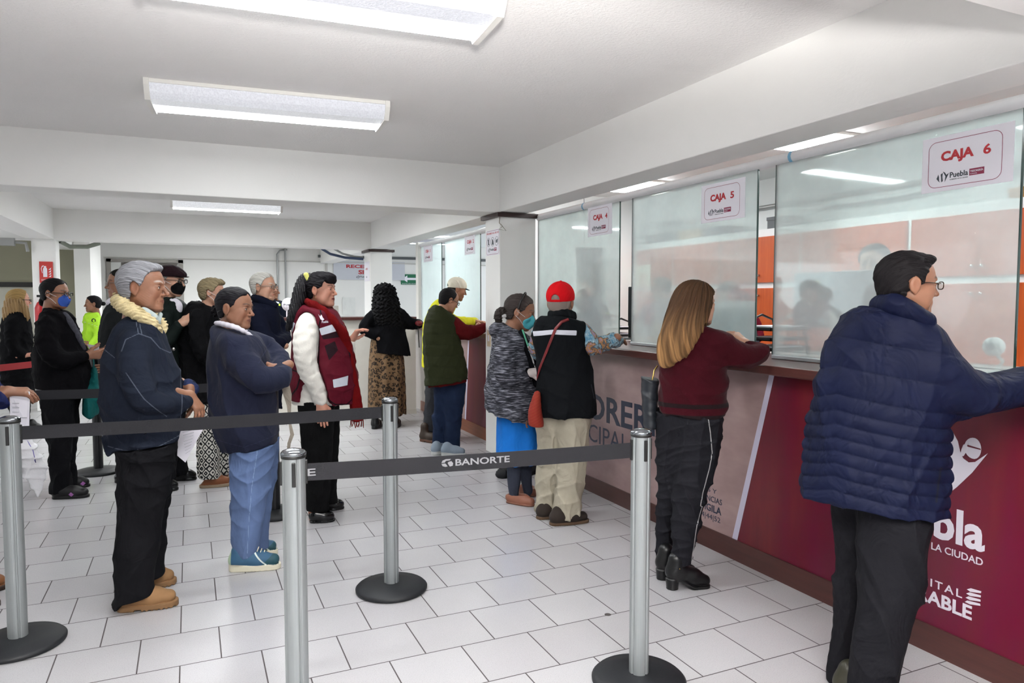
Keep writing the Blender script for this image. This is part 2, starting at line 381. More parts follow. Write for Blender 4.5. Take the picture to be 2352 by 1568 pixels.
# logo: winged figure, name and the two slogans in white
ctext('Puebla', 2.225, .493, .145, .485, M_wprint, bold=.03)
ctext('GOBIERNO DE LA CIUDAD', 2.245, .440, .030, .50, M_wprint, bold=.012)
ctext('CAPITAL', 2.09, .281, .034, .268, M_wprint, bold=.012, sp=1.3)
ctext('IMPARABLE', 2.20, .207, .058, .42, M_wprint, bold=.03)
def fig(pts, name='emblem', m=M_wprint, dx=.0025):
    return at(MB().poly([(XF - dx, y, z) for y, z in pts], (-1, 0, 0), .0008).build(name, m, None), c1)
# angel-like silhouette: wing, body, arm reaching up right, round head
fig([(2.02, .90), (1.97, .955), (1.92, .968), (1.885, .950), (1.862, .915), (1.851, .875), (1.838, .850), (1.815, .838), (1.79, .845), (1.742, .889), (1.80, .800), (1.86, .727), (1.905, .680), (1.925, .700), (1.93, .76), (1.915, .80), (1.90, .85), (1.93, .86), (1.97, .84), (2.0, .86)])
hd = [(1.797 + .037 * math.cos(a) * (1 if math.cos(a) > 0 else .8), .898 + .042 * math.sin(a)) for a in [2 * math.pi * k / 22 for k in range(22)]]
fig(hd, dx=.0032); fig([(1.845, .885), (1.838, .905), (1.82, .915), (1.822, .885), (1.835, .86), (1.85, .855)], dx=.004); fig([(1.822, .908), (1.77, .902), (1.768, .897), (1.822, .901)], 'emblem_line', M_red, .0042); fig([(1.975, .94), (1.90, .90), (1.898, .905), (1.972, .946)], 'emblem_line', M_red, .0036); fig([(1.985, .925), (1.905, .882), (1.903, .887), (1.983, .931)], 'emblem_line', M_red, .0036)
for k in range(4): fig([(1.81 - .002 * k, .272 + .018 * k), (1.80 - .004 * k, .282 + .018 * k), (1.75 - .001 * k, .288 + .017 * k), (1.748, .280 + .017 * k), (1.79, .270 + .017 * k)])
tag(c1)
# far section with windows one and two
c2 = empty('service_counter', (3.0, 7.8, 0), 0, 'far stretch of cashier counter beyond the thick pillar, crimson and pink front', 'counter')
XF = 2.85
at(MB().box((XF, 6.52, 0), (3.3, 9.95, 1.10)).build('carcass', mat('pale_board', 'c9c2bd')), c2)
at(MB().box((2.72, 6.52, 1.10), (3.36, 9.6, 1.15), .006).build('worktop', M_top), c2)
at(MB().box((XF - .014, 6.52, 0), (XF + .01, 9.3, .13)).build('skirting', M_base2), c2)
at(panel_poly('crimson_panel', [(7.58, .13), (7.46, 1.10), (6.52, 1.10), (6.52, .13)], M_red, None), c2)
at(panel_poly('stripe', [(7.62, .13), (7.50, 1.10), (7.46, 1.10), (7.58, .13)], M_stripe, None), c2)
at(panel_poly('pink_panel', [(9.05, .13), (9.05, 1.10), (7.50, 1.10), (7.62, .13)], M_pink, None), c2)
at(text('lettering', 'VIGILA', .1, M_navy, None, (XF - .0025, 7.90, .24), Rv, (0, 0, 1), width=.16, height=.04, bold=.02, ext=.0004), c2)
XF = 2.82
# reception counter across the hall
c3 = empty('reception_counter', (1.2, 9.2, 0), 0, 'white reception counter with thin brown top across the back of the hall', 'counter')
at(MB().box((-.2, 9.05, 0), (2.70, 9.15, 1.24)).build('front_panel', mat('cream_panel', 'd9d5cb', .5)), c3)
at(MB().box((-.2, 9.0, 1.24), (2.70, 9.5, 1.275), .004).build('worktop', M_top), c3)
at(MB().box((-.2, 9.04, 0), (2.70, 9.06, .06)).build('skirting', mat('cream_skirting', 'cfcabf', .5)), c3)

# ================================================================ GLASS
def glass_mat(name, milk, tint):
    t = NT(name); tr = t.n('ShaderNodeBsdfTransparent'); tr.inputs[0].default_value = (*srgb(tint), 1)
    gl = t.n('ShaderNodeBsdfGlossy'); gl.inputs[0].default_value = (1, 1, 1, 1); gl.inputs[1].default_value = .035
    df = t.n('ShaderNodeBsdfDiffuse'); df.inputs[0].default_value = (*srgb('dfe3e6'), 1)
    nz = t.noise(2.5, 4, .6); sp = t.ramp(t.noise(40, 1, .5), [(.80, (0, 0, 0)), (.86, (.12, .12, .12))])
    f = t.math('ADD', t.math('MULTIPLY_ADD', nz, .12, milk - .06), sp)
    tl = t.n('ShaderNodeBsdfTranslucent'); tl.inputs[0].default_value = (*srgb('eef2f4'), 1)
    ad = t.n('ShaderNodeAddShader'); t.l(df.outputs[0], ad.inputs[0]); t.l(tl.outputs[0], ad.inputs[1]); df = ad
    m1 = t.n('ShaderNodeMixShader'); t.l(f, m1.inputs[0]); t.l(tr.outputs[0], m1.inputs[1]); t.l(df.outputs[0], m1.inputs[2])
    fr = t.n('ShaderNodeFresnel'); fr.inputs[0].default_value = 1.5
    m2 = t.n('ShaderNodeMixShader'); t.l(t.math('MULTIPLY', fr.outputs[0], .6), m2.inputs[0]); t.l(m1.outputs[0], m2.inputs[1]); t.l(gl.outputs[0], m2.inputs[2])
    t.l(m2.outputs[0], t.out.inputs[0]); return t.m
M_glass = glass_mat('hazy_glass', .205, 'dfe9e6'); M_glass2 = glass_mat('frosted_glass', .42, 'd6e4e0')
M_gedge = mat('green_glass_edge', '1d3b36', .15, spec=.8); M_alu = mat('brushed_aluminium', 'a9adb0', .35, .8)
def pane(y0, y1, label, m=M_glass, z0=1.152, z1=2.245, x=3.04):
    root = empty('glass_pane', (x, (y0 + y1) / 2, z0), 0, label, 'glass pane', 'glass panes of the cashier windows')
    r = (y1 - y0) / 2; h = z1 - z0
    MB().box((-.004, -r, .014), (.004, r, h)).build('glass', m, root)
    MB().box((-.0045, -r - .006, .0), (.0045, -r, h)).build('edge', M_gedge, root); MB().box((-.0045, r, 0), (.0045, r + .004, h)).build('edge', M_gedge, root)
    MB().box((-.014, -r, 0), (.014, r, .022), .003).build('base_channel', M_alu, root)
    return root
pane(4.71, 6.12, 'glass pane of the fourth window, beside the thick pillar')
pane(3.245, 4.535, 'glass pane of the fifth window, behind the burgundy sweater')
pane(1.79, 3.10, 'glass pane of the sixth window, largest and nearest')
pane(7.60, 8.84, 'glass pane of the second window, beyond the pillar', M_glass2)
pane(8.97, 9.88, 'glass pane of the first window, farthest of all', M_glass2)
# transaction flaps fixed low on the panes
for y0, y1, zb, lb in ((3.30, 3.95, 1.48, 'low inner acrylic screen behind the fifth window'), (5.4, 6.1, 1.52, 'low inner acrylic screen behind the fourth window')):
    o = MB().box((3.09, y0, 1.152), (3.094, y1, zb)).build('acrylic_screen', M_glass); tag(o, lb, 'screen')
M_rail = mat('white_plastic_tube', 'e6e6e8', .3, spec=.5)
def rail(y0, y1, label):
    mb = MB(); n = 12; cy = 2.272
    pr = [(3.055 + .036 * math.cos(a), cy + .033 * math.sin(a)) for a in [2 * math.pi * k / n for k in range(n)]]
    vs = [(x, y0, z) for x, z in pr] + [(x, y1, z) for x, z in pr]
    mb.add(vs, [(i, (i + 1) % n, (i + 1) % n + n, i + n) for i in range(n)], True); mb.add(vs[:n], [tuple(range(n))]); mb.add(vs[n:], [tuple(range(n))])
    r = mb.build('top_rail', M_rail); tag(r, label, 'rail', 'white rails above the glass'); return r
ra = rail(-1.0, 6.14, 'long white rail above the fourth, fifth and sixth windows')
rail(6.5, 9.9, 'white rail above the first and second windows')
tag(MB().box((3.0, 9.9, 0), (3.12, 10.02, 2.32)).build('trim_17', M_white_metal), kind='structure')
for y, lb in ((2.98, 'blue tape mark round the white rail above the sixth window'), (5.25, 'small blue tape mark on the rail above the fourth window')):
    n = 12; mb = MB(); pr = [(3.055 + .037 * math.cos(a), 2.272 + .034 * math.sin(a)) for a in [2 * math.pi * k / n for k in range(n)]]
    vs = [(x, y, z) for x, z in pr] + [(x, y + .022, z) for x, z in pr]
    mb.add(vs, [(i, (i + 1) % n, (i + 1) % n + n, i + n) for i in range(n)], True)
    tag(mb.build('tape_strip', mat('blue_tape', '7fb6d6', .5)), lb, 'tape')

# ---------------------------------------------------------------- window signs
M_paper = mat('white_paper', 'e9e6ee', .5, var=.02); M_redp = mat('red_ink', 'b4252f', .5, var=0); M_mar = mat('maroon_ink', '8a2246', .5, var=0); M_ink = mat('dark_ink', '2e3640', .5, var=0)
def rrect(w, h, r, n=6):
    pts = []
    for cx, cy, a0 in ((w - r, h - r, 0), (r, h - r, 90), (r, r, 180), (w - r, r, 270)):
        for k in range(n + 1):
            a = math.radians(a0 + 90 * k / n); pts.append((cx + r * math.cos(a), cy + r * math.sin(a)))
    return pts
class Sheet:
    """a thin board lying in a plane: origin, right, up"""
    def __init__(s, name, org, right, up, w, h, m, label, cat, th=.0012, grp=None):
        s.R = Vector(right).normalized(); s.U = Vector(up).normalized(); s.N = s.R.cross(s.U); s.O = Vector(org)
        s.root = MB().poly([s.p(0, 0), s.p(w, 0), s.p(w, h), s.p(0, h)], s.N, th).build(name, m); tag(s.root, label, cat, grp)
        s.th = th; s.w = w; s.h = h
    def p(s, x, y, d=0.): return s.O + s.R * x + s.U * y + s.N * d
    def poly(s, name, pts, m, lift=0., th=.0004):
        return MB().poly([s.p(x, y, s.th + lift) for x, y in pts], s.N, th).build(name, m, s.root)
    def outline(s, name, pts, wd, m, lift=0.):
        c = (sum(p[0] for p in pts) / len(pts), sum(p[1] for p in pts) / len(pts)); n = len(pts); mb = MB()
        def ins(i, d):
            a, b, e = Vector(pts[i - 1]), Vector(pts[i]), Vector(pts[(i + 1) % n]); t1 = (b - a); t2 = (e - b)
            t = (t1.normalized() + t2.normalized()); nn = Vector((-t.y, t.x)).normalized(); return (b.x + nn.x * d, b.y + nn.y * d)
        vs = [s.p(*ins(i, 0), s.th + lift + .0006) for i in range(n)] + [s.p(*ins(i, wd), s.th + lift + .0006) for i in range(n)]
        return mb.add(vs, [(i, (i + 1) % n, (i + 1) % n + n, i + n) for i in range(n)]).build(name, m, s.root, recalc=False)
    def text(s, t, x, y, h, m, w=None, bold=0., align='LEFT', lift=0., name='lettering', space=1.):
        return text(name, t, .1, m, s.root, s.p(x, y, s.th + lift), s.R, s.U, width=w, height=h, bold=bold, ext=.0003, align=align, space=space)
    def logo(s, x, y, h, m=None, maroon=True, full=True):
        """three small figures, the city name and a maroon box"""
        m = m or M_ink
        s.poly('emblem', [(x, y + .45 * h), (x + .12 * h, y + .7 * h), (x + .2 * h, y + .95 * h), (x + .3 * h, y + .6 * h), (x + .32 * h, y + .2 * h), (x + .42 * h, y), (x + .25 * h, y + .15 * h)], m)
        s.poly('emblem', [(x + .5 * h, y + .9 * h), (x + .75 * h, y + 1.05 * h), (x + .72 * h, y + .6 * h), (x + .78 * h, y + .1 * h), (x + .6 * h, y), (x + .56 * h, y + .5 * h)], m)
        s.poly('emblem', [(x + .75 * h, y + 1.2 * h), (x + 1.0 * h, y + 1.05 * h), (x + 1.2 * h, y + .75 * h), (x + 1.5 * h, y + .95 * h), (x + 1.25 * h, y + .45 * h), (x + 1.0 * h, y - .05 * h), (x + 1.08 * h, y + .6 * h)], m)
        s.text('Puebla', x + 1.6 * h, y + .35 * h, .62 * h, m, w=2.1 * h, bold=.02)
        if full: s.text('GOBIERNO DE LA CIUDAD', x + 1.6 * h, y + .08 * h, .13 * h, m, w=2.1 * h)
        if maroon:
            s.poly('name_box', [(x + 3.85 * h, y + .25 * h), (x + 5.5 * h, y + .25 * h), (x + 5.5 * h, y + 1.0 * h), (x + 3.85 * h, y + 1.0 * h)], M_mar)
            s.text('TESORERÍA', x + 3.95 * h, y + .6 * h, .28 * h, M_wprint, w=1.45 * h, bold=.02, lift=.0005)
            if full: s.text('MUNICIPAL', x + 3.95 * h, y + .36 * h, .12 * h, M_wprint, w=.8 * h, lift=.0005)
for num, y0, y1, z0, lb in ((6, 2.213, 1.818, 1.962, 'paper sign reading CAJA 6 on the nearest pane'), (5, 3.742, 3.342, 1.978, 'paper sign reading CAJA 5 on the middle pane'),
                            (4, 5.186, 4.815, 2.008, 'paper sign reading CAJA 4 near the thick pillar'), (2, 8.10, 7.76, 2.028, 'paper sign reading CAJA 2 on the frosted glass'), (1, 9.74, 9.34, 2.022, 'paper sign reading CAJA 1 on the farthest glass')):
    w = y0 - y1; h = .24
    S = Sheet('window_sign', (3.0345, y0, z0), (0, -1, 0), (0, 0, 1), w, h, M_paper, lb, 'sign')
    pr = [(x + .03, y + .018) for x, y in rrect(w - .075, h - .04, .035)]
    S.outline('border', pr, .0022, M_mar)
    S.text('CAJA', .088, .117, .055, M_redp, w=.145, bold=.045); S.text(str(num), .272 if num > 1 else .28, .128, .042, M_redp, w=.032 if num > 1 else .016, bold=.03)
    S.logo(.07, .04, .038, full=num >= 4)
# "no phones" sign on the pillar's side
S = Sheet('prohibition_sign', (2.648, 6.47, 1.915), (0, -1, 0), (0, 0, 1), .325, .24, M_paper, 'paper sign with three crossed round pictograms on the thick pillar', 'sign')
S.outline('border', [(x + .01, y + .008) for x, y in rrect(.305, .225, .03)], .003, M_mar)
S.text('PROHIBIDO EL USO DE', .02, .200, .017, M_redp, w=.285, bold=.02)
for k in range(3):
    cx = .062 + .1 * k; circ = [(cx + .043 * math.cos(a), .128 + .043 * math.sin(a)) for a in [2 * math.pi * i / 20 for i in range(20)]]
    S.outline('ring', circ, .004, M_ink)
    if k == 0: S.poly('phone_pictogram', [(cx - .014, .10), (cx + .012, .10), (cx + .012, .158), (cx - .014, .158)], M_ink)
    if k == 1: S.poly('cap_pictogram', [(cx - .024, .10), (cx + .026, .10), (cx + .02, .13), (cx + .004, .155), (cx - .014, .14)], M_ink)
    if k == 2: S.poly('glasses_pictogram', [(cx - .028, .135), (cx - .004, .14), (cx + .026, .15), (cx + .02, .12), (cx + .004, .115), (cx - .02, .11)], M_ink)
    S.poly('slash', [(cx - .03, .156), (cx - .027, .159), (cx + .03, .10), (cx + .027, .097)], M_ink, lift=.0005)
S.logo(.05, .03, .038, full=False)
# paper on the far pillar
S = Sheet('pillar_notice', (2.638, 11.72, 1.80), (0, -1, 0), (0, 0, 1), .36, .31, M_paper, 'white paper notice on the side of the far pillar', 'sign')
S.text('AVISO', .08, .18, .035, M_redp, w=.16, bold=.02); S.text('CAJA', .1, .05, .03, M_ink, w=.1)
# reception sign on the back wall
S = Sheet('reception_sign', (2.93, Yb - .012, 1.955), (1, 0, 0), (0, 0, 1), 1.62, .41, mat('pale_grey_board', 'c6c8cf', .5, var=.03), 'pale grey board reading RECEPCIÓN in red, behind the far pillar', 'sign', .01)
S.text('RECEPCIÓN', .28, .26, .095, M_redp, w=.92, bold=.04); S.text('SIG', .55, .125, .095, M_redp, w=.26, bold=.04)
S.logo(.50, .03, .06, full=False)
S = Sheet('exit_route_sign', (4.46, Yb - .012, 1.86), (1, 0, 0), (0, 0, 1), .62, .235, mat('green_board', '1e6b4a', .5), 'green exit route sign with a white arrow pointing left', 'sign', .008)
S.poly('arrow', [(.03, .13), (.15, .21), (.15, .155), (.56, .155), (.56, .105), (.15, .105), (.15, .05)], M_paper)
S.text('RUTA DE EVACUACIÓN', .03, .012, .022, M_paper, w=.54)
S = Sheet('wall_poster', (3.12, Yb - .012, 1.16), (1, 0, 0), (0, 0, 1), .28, .40, mat('pale_poster', 'e0e1dd', .6, var=.08, vscale=9), 'pale paper poster on the back wall above the reception counter', 'poster', .003)
# fire extinguisher sign and extinguisher on the left pillar
S = Sheet('extinguisher_sign', (-1.805, 11.288, 1.72), (1, 0, 0), (0, 0, 1), .155, .285, mat('red_board', 'c8403c', .5, var=.03), 'red fire extinguisher sign on the left pillar', 'sign', .004)
S.poly('extinguisher_pictogram', [(.042, .08), (.088, .08), (.088, .19), (.078, .205), (.078, .225), (.052, .225), (.052, .205), (.042, .19)], M_paper)
S.poly('hose_pictogram', [(.05, .235), (.03, .225), (.018, .19), (.03, .13), (.036, .13), (.026, .19), (.036, .215), (.05, .226)], M_paper)
for k in range(4): S.poly('flame_pictogram', [(.102, .08 + .032 * k), (.135, .11 + .032 * k), (.128, .08 + .032 * k)], M_paper)
S.text('EXTINTOR', .02, .03, .02, M_paper, w=.11)
ex = empty('fire_extinguisher', (-1.78, 11.19, 1.05), 0, 'red fire extinguisher with black hose hung on the left pillar', 'fire extinguisher')
MB().lathe([(0, 0), (.07, 0), (.078, .02), (.078, .34), (.05, .41), (.025, .43), (0, .43)], 20).build('cylinder', mat('extinguisher_red', 'b01f24', .3), ex)
MB().tube([(0, 0, .43), (0, 0, .50)], .018).box((-.05, -.012, .48), (.07, .012, .51)).build('valve', mat('black_plastic', '181818', .4), ex)
MB().tube([(0, -.02, .48), (.06, -.05, .53), (.12, -.07, .46), (.135, -.06, .30), (.11, -.04, .10)], .012).build('hose', mat('black_plastic', '181818', .4), ex)
# conduits
M_pipe = mat('steel_conduit', '9b9c9a', .35, .5)
tag(MB().tube([(1.74, Yb - .05, 1.25), (1.74, Yb - .05, 2.48), (1.80, Yb - .05, 2.56), (1.95, Yb - .05, 2.58)], .018).build('conduit', M_pipe), 'left of two steel conduits running down the back wall', 'pipe')
tag(MB().tube([(1.905, Yb - .05, 1.25), (1.905, Yb - .05, 2.7)], .018).build('conduit', M_pipe), 'right of two steel conduits running down the back wall', 'pipe')
tag(MB().tube([(2.6, Yb - .03, 2.46), (6.9, Yb - .03, 2.46)], .03).build('conduit', mat('dark_conduit', '55585a', .4)), 'dark horizontal conduit right of the far pillar', 'pipe')
def cable(pts, r, m, label): return tag(MB().tube(pts, r, 8).build('cable', m), label, 'cable')
cable([(1.95, 11.68, 2.31), (2.1, 11.8, 2.24), (2.35, 11.85, 2.19), (2.64, 11.8, 2.17)], .022, mat('blue_cable', '3c4a66', .5), 'dark blue cable sagging into the far pillar')
cable([(2.15, 11.68, 2.31), (2.3, 11.8, 2.25), (2.5, 11.85, 2.21), (2.64, 11.82, 2.20)], .018, M_pipe, 'grey cable sagging beside the blue one at the far pillar')
cable([(-1.6, 11.6, 2.30), (-1.5, 11.7, 2.24), (-1.3, 11.8, 2.25), (-1.15, 11.85, 2.31)], .03, mat('green_grey_cable', '7d8378', .5), 'bundle of green-grey cables leaving the left pillar top')
ol = empty('junction_box', (-2.1, 11.25, 2.25), 0, 'grey junction box under the beam left of the left pillar', 'box')
MB().box((-.16, -.04, -.05), (.04, .04, .05)).build('box', M_pipe, ol); MB().tube([(.04, 0, 0), (.16, 0, -.01), (.18, 0, -.12)], .02, 8).build('pipe', M_pipe, ol)
# broken plaster and torn wire at the thick pillar
cable([(2.645, 6.13, 2.26), (2.63, 6.11, 2.20), (2.66, 6.10, 2.17), (2.62, 6.10, 2.14), (2.69, 6.09, 2.13), (2.64, 6.1, 2.19)], .0035, mat('frayed_string', '8a8272'), 'frayed wire hanging from the lip of the thick pillar')
S = Sheet('switch_plate', (2.648, 6.44, 1.04), (0, -1, 0), (0, 0, 1), .08, .16, mat('beige_plastic', 'd3bfa2', .5), 'beige switch plate on the side of the thick pillar', 'switch', .006)
S.poly('rocker', [(.025, .05), (.055, .05), (.055, .11), (.025, .11)], M_paper, th=.003)

# ================================================================ OFFICE FURNITURE
M_orange = wood_mat('orange_wood', 'b5491c', 'c75c26', .35, 2); M_cabw = mat('white_carcass', 'e9eaea', .45, var=.02); M_knob = mat('brushed_knob', 'c9c9c9', .25, .9)
Xc = 5.2
def cabinet(y0, y1, z0, z1, low, label):
    root = empty('wall_cabinet' if not low else 'low_cabinet', (5.4, (y0 + y1) / 2, z0), 0, label, 'cabinet', 'orange wood cabinets along the office wall')
    L = (y1 - y0) / 2; h = z1 - z0
    MB().box((-.18, -L, 0), (.21, L, h)).build('carcass', M_cabw, root)
    for k in (-1, 1):
        a, b = (-L + .02, -.003) if k < 0 else (.003, L - .02)
        d = MB().box((-.2, a, .028), (-.18, b, h - .075 if not low else h - .027), .002).build('door', M_orange, root)
        zz = .10 if not low else h - .10
        MB().lathe([(0, 0), (.012, .0), (.009, .012), (.014, .02), (.010, .028), (0, .028)], 10).build('knob', M_knob, d).matrix_local = Matrix.Translation((-.2, k * .035, zz)) @ Matrix.Rotation(-math.pi / 2, 4, 'Y')
ys = [7.70, 6.93, 6.10, 5.0, 3.89, 2.78, 1.67]
nm = ['first from the end wall', 'second from the end wall', 'third from the end wall', 'fourth from the end wall', 'fifth from the end wall', 'sixth and nearest']
for i in range(6):
    cabinet(ys[i + 1], ys[i], 1.635, 2.19, False, 'orange two-door cabinet of the upper row, ' + nm[i])
    cabinet(ys[i + 1], ys[i], 1.0, 1.6345, True, 'orange two-door cabinet of the lower row, ' + nm[i])
tag(MB().box((4.95, .5, .93), (5.6, 7.7, .99)).build('back_worktop', M_cabw), 'white worktop below the orange cabinets', 'worktop')
tag(MB().box((5.1, .5, 0), (5.6, 7.7, .93)).build('base_unit', M_cabw), 'white base unit below the back worktop of the office', 'cabinet')
def deskset(y0, y1, label):
    r = empty('desk', (3.75, (y0 + y1) / 2, 0), 0, label, 'desk'); L = (y1 - y0) / 2
    MB().box((-.38, -L, 1.03), (.35, L, 1.06), .003).build('desktop', M_cabw, r)
    for s in (-1, 1): MB().box((-.36, s * L - .02 * (s + 1), 0), (.33, s * L + .02 * (1 - s), 1.03)).build('side_panel', M_cabw, r)
deskset(4.75, 6.1, 'white desk behind the fourth window'); deskset(3.2, 4.6, 'white desk behind the fifth window'); deskset(1.3, 3.1, 'white desk behind the sixth window')
def monitor(x, y, z, rz, w, h, label, m=None, lift=.12):
    r = empty('monitor', (x, y, z), rz, label, 'monitor')   # back faces local -X
    MB().box((-.02, -w / 2, lift), (.012, w / 2, lift + h), .006).build('casing', m or mat('black_monitor', '1b1e22', .3), r)
    MB().box((.012, -w / 2 + .012, lift + .012), (.014, w / 2 - .012, lift - .012 + h)).build('display', mat('dark_display', '30363d', .15), r)
    MB().tube([(-.01, 0, .01), (-.01, 0, lift + .1)], .02).build('stem', mat('black_plastic', '181818', .4), r)
    MB().box((-.1, -.12, 0), (.1, .12, .012), .004).build('foot', mat('black_plastic', '181818', .4), r)
monitor(3.95, 3.42, 1.062, .05, .78, .38, 'large black monitor behind the sixth window', lift=.235); 
monitor(3.50, 5.22, 1.15, -.65, .42, .33, 'black monitor seen edge-on in the gap beside the fourth window')
monitor(3.30, 7.42, 1.15, -.35, .44, .34, 'black monitor seen edge-on behind the second window')
def tray(x, y, z, n, w, d, label, rz=0.):
    r = empty('letter_tray', (x, y, z), rz, label, 'tray'); M = mat('black_wire', '17181b', .35)
    for k in range(n):
        zz = .03 + k * .065
        MB().box((-d / 2, -w / 2, zz), (d / 2, w / 2, zz + .006)).box((-d / 2, -w / 2, zz), (-d / 2 + .006, w / 2, zz + .022)).box((-d / 2, w / 2 - .006, zz), (d / 2, w / 2, zz + .022)).box((-d / 2, -w / 2, zz), (d / 2, -w / 2 + .006, zz + .022)).build('shelf', M, r)
        MB().box((-d / 2 + .02, -w / 2 + .02, zz + .007), (d / 2 - .02, w / 2 - .02, zz + .02 + .01 * (k % 2))).build('papers', M_paper, r)
    H_ = .03 + n * .065
    for s in (-1, 1): MB().tube([(-d / 2, s * w / 2, 0), (-d * .3, s * w / 2, H_), (0, s * w / 2, H_ + .035), (d * .3, s * w / 2, H_), (d / 2, s * w / 2, 0)], .009, 8).build('side_frame', M, r)
tray(3.55, 3.60, 1.062, 4, .26, .34, 'black wire letter tray full of papers in the open gap')
tray(3.55, 4.55, 1.062, 3, .30, .34, 'black letter tray behind the left side of the fifth pane')
tray(3.55, 5.6, 1.062, 3, .26, .34, 'black letter tray behind the fourth pane')
def thing_box(name, a, b, m, label, cat, bev=.004):
    c = Vector([(a[i] + b[i]) / 2 for i in range(3)]); c.z = min(a[2], b[2])
    r = empty(name, c, 0, label, cat); d = [abs(b[i] - a[i]) / 2 for i in range(3)]
    MB().box((-d[0], -d[1], 0), (d[0], d[1], 2 * d[2]), bev).build('body', m, r); return r, d
r, d = thing_box('card_terminal', (3.42, 4.70, 1.062), (3.52, 4.80, 1.30), mat('tan_card', 'cfae83', .6), 'tan box with a small dark display on top, in the gap beside the fourth window', 'box')
MB().box((-.06, -.05, .24), (.04, .05, .31), .004).build('display', mat('dark_display', '30363d', .15), r)
r, d = thing_box('printer', (3.42, 2.62, 1.062), (3.80, 3.12, 1.20), mat('grey_plastic', '8c9094', .4), 'low grey printer behind the sixth window', 'printer')
MB().box((-.17, -.2, .14), (.1, .2, .155)).build('lid', mat('light_grey_plastic', 'c9ccce', .4), r); MB().box((-.195, -.2, .04), (-.19, .2, .07)).build('slot', mat('black_plastic', '181818', .4), r)
MB().box((.02, .06, .155), (.12, .2, .21), .01).build('phone_rest', mat('grey_plastic', '8c9094', .4), r)
r, d = thing_box('telephone', (3.45, 2.45, 1.062), (3.62, 2.60, 1.12), mat('white_plastic', 'dcdcdc', .4), 'white desk telephone beside the printer', 'telephone')
MB().tube([(-.06, -.06, .07), (-.06, .06, .07)], .018).build('handset', mat('light_grey_plastic', 'c9ccce', .4), r)
# webcam-like white lamp and cable near the big man's elbow
w = empty('desk_camera', (3.30, 2.02, 1.15), 0, 'white round desk camera on a thin curved stem', 'camera')
MB().lathe([(0, 0), (.05, 0), (.05, .01), (.01, .02), (0, .02)], 20).build('base', mat('white_plastic', 'dcdcdc', .4), w)
MB().tube([(0, 0, .02), (.0, -.03, .06), (0, .01, .10)], .008, 8).build('stem', mat('white_plastic', 'dcdcdc', .4), w)
hdm = MB().lathe([(0, 0), (.038, 0), (.042, .01), (.042, .04), (.02, .05), (0, .05)], 20).build('head', mat('white_plastic', 'dcdcdc', .4), w); hdm.matrix_local = Matrix.Translation((.02, .01, .125)) @ Matrix.Rotation(-math.pi / 2, 4, 'Y')
ln = MB().lathe([(0, 0), (.02, 0), (.014, .004), (0, .005)], 16).build('lens', mat('dark_display', '30363d', .15), w); ln.matrix_local = Matrix.Translation((-.0305, .01, .125)) @ Matrix.Rotation(-math.pi / 2, 4, 'Y')
for k, (x, y, sx, sy) in enumerate(((3.5, 1.75, .22, .3), (3.62, 2.1, .2, .28), (3.48, 3.95, .22, .3), (3.55, 5.0, .2, .28))):
    tag(MB().box((x - sx / 2, y - sy / 2, 1.062), (x + sx / 2, y + sy / 2, 1.085 + .012 * k)).build('paper_stack', M_paper), ['stack of papers nearest the right edge', 'paper stack on the desk behind the desk camera', 'paper stack behind the fifth window', 'paper stack behind the fourth window'][k], 'papers')
r, d = thing_box('laptop_bag', (3.5, 1.42, 1.062), (3.75, 1.62, 1.26), mat('black_cloth_bag', '17181c', .7), 'black bag on the desk at the right edge', 'bag', .04)
MB().tube([(0, -.05, .19), (0, -.03, .24), (0, .03, .24), (0, .05, .19)], .008, 8).build('handle', mat('black_cloth_bag', '17181c', .7), r)
# boxes and pipes above the cabinets
for a, b, m, lb in (((5.3, 6.55, 2.19), (5.55, 6.95, 2.30), mat('cardboard', 'b9a184', .7), 'cardboard box on top of the cabinets, behind the fifth pane'), ((5.3, 6.15, 2.19), (5.55, 6.5, 2.29), mat('dark_file_box', '5d5f69', .6), 'dark file box on top of the cabinets beside the cardboard box'),
                    ((5.3, 5.30, 2.19), (5.55, 5.52, 2.31), mat('grey_file_box', '5e6265', .6), 'grey file box on top of the cabinets, seen in the open gap'), ((5.3, 7.1, 2.19), (5.55, 7.6, 2.30), mat('grey_file_box', '5e6265', .6), 'grey file box on top of the cabinets near the end wall'),
                    ((5.3, 2.8, 2.19), (5.55, 3.2, 2.27), mat('ochre_file_box', 'a8763a', .6), 'ochre box on top of the nearest cabinet')):
    r, d = thing_box('storage_box', a, b, m, lb, 'box'); MB().box((-d[0] - .005, -d[1] - .005, 2 * d[2] - .03), (d[0] + .005, d[1] + .005, 2 * d[2] + .004)).build('lid', m, r)
tag(MB().tube([(5.58, .5, 2.47), (5.58, 7.65, 2.47)], .022).build('conduit', M_pipe), 'steel conduit along the office wall above the cabinets', 'pipe')
tag(MB().tube([(5.55, 3.3, 2.42), (5.56, 4.3, 2.36), (5.56, 5.1, 2.37), (5.56, 5.3, 2.47)], .012, 8).build('cable', mat('grey_cable', '8b8f92', .5)), 'sagging grey cable on the office wall', 'cable')
tag(MB().tube([(3.2, 5.55, 2.75), (3.2, 5.53, 2.0), (3.2, 5.5, 1.2)], .003, 6).build('cable', mat('grey_cable', '8b8f92', .5)), 'thin grey cable hanging behind the fourth pane', 'cable')
S = Sheet('wall_notice', (5.198, 7.66, 1.66), (0, -1, 0), (0, 0, 1), .3, .27, mat('yellowed_paper', 'e3dfc8', .6), 'yellowish paper taped to the first orange cabinet', 'notice', .001)
S.text('1', .13, .17, .03, M_ink)
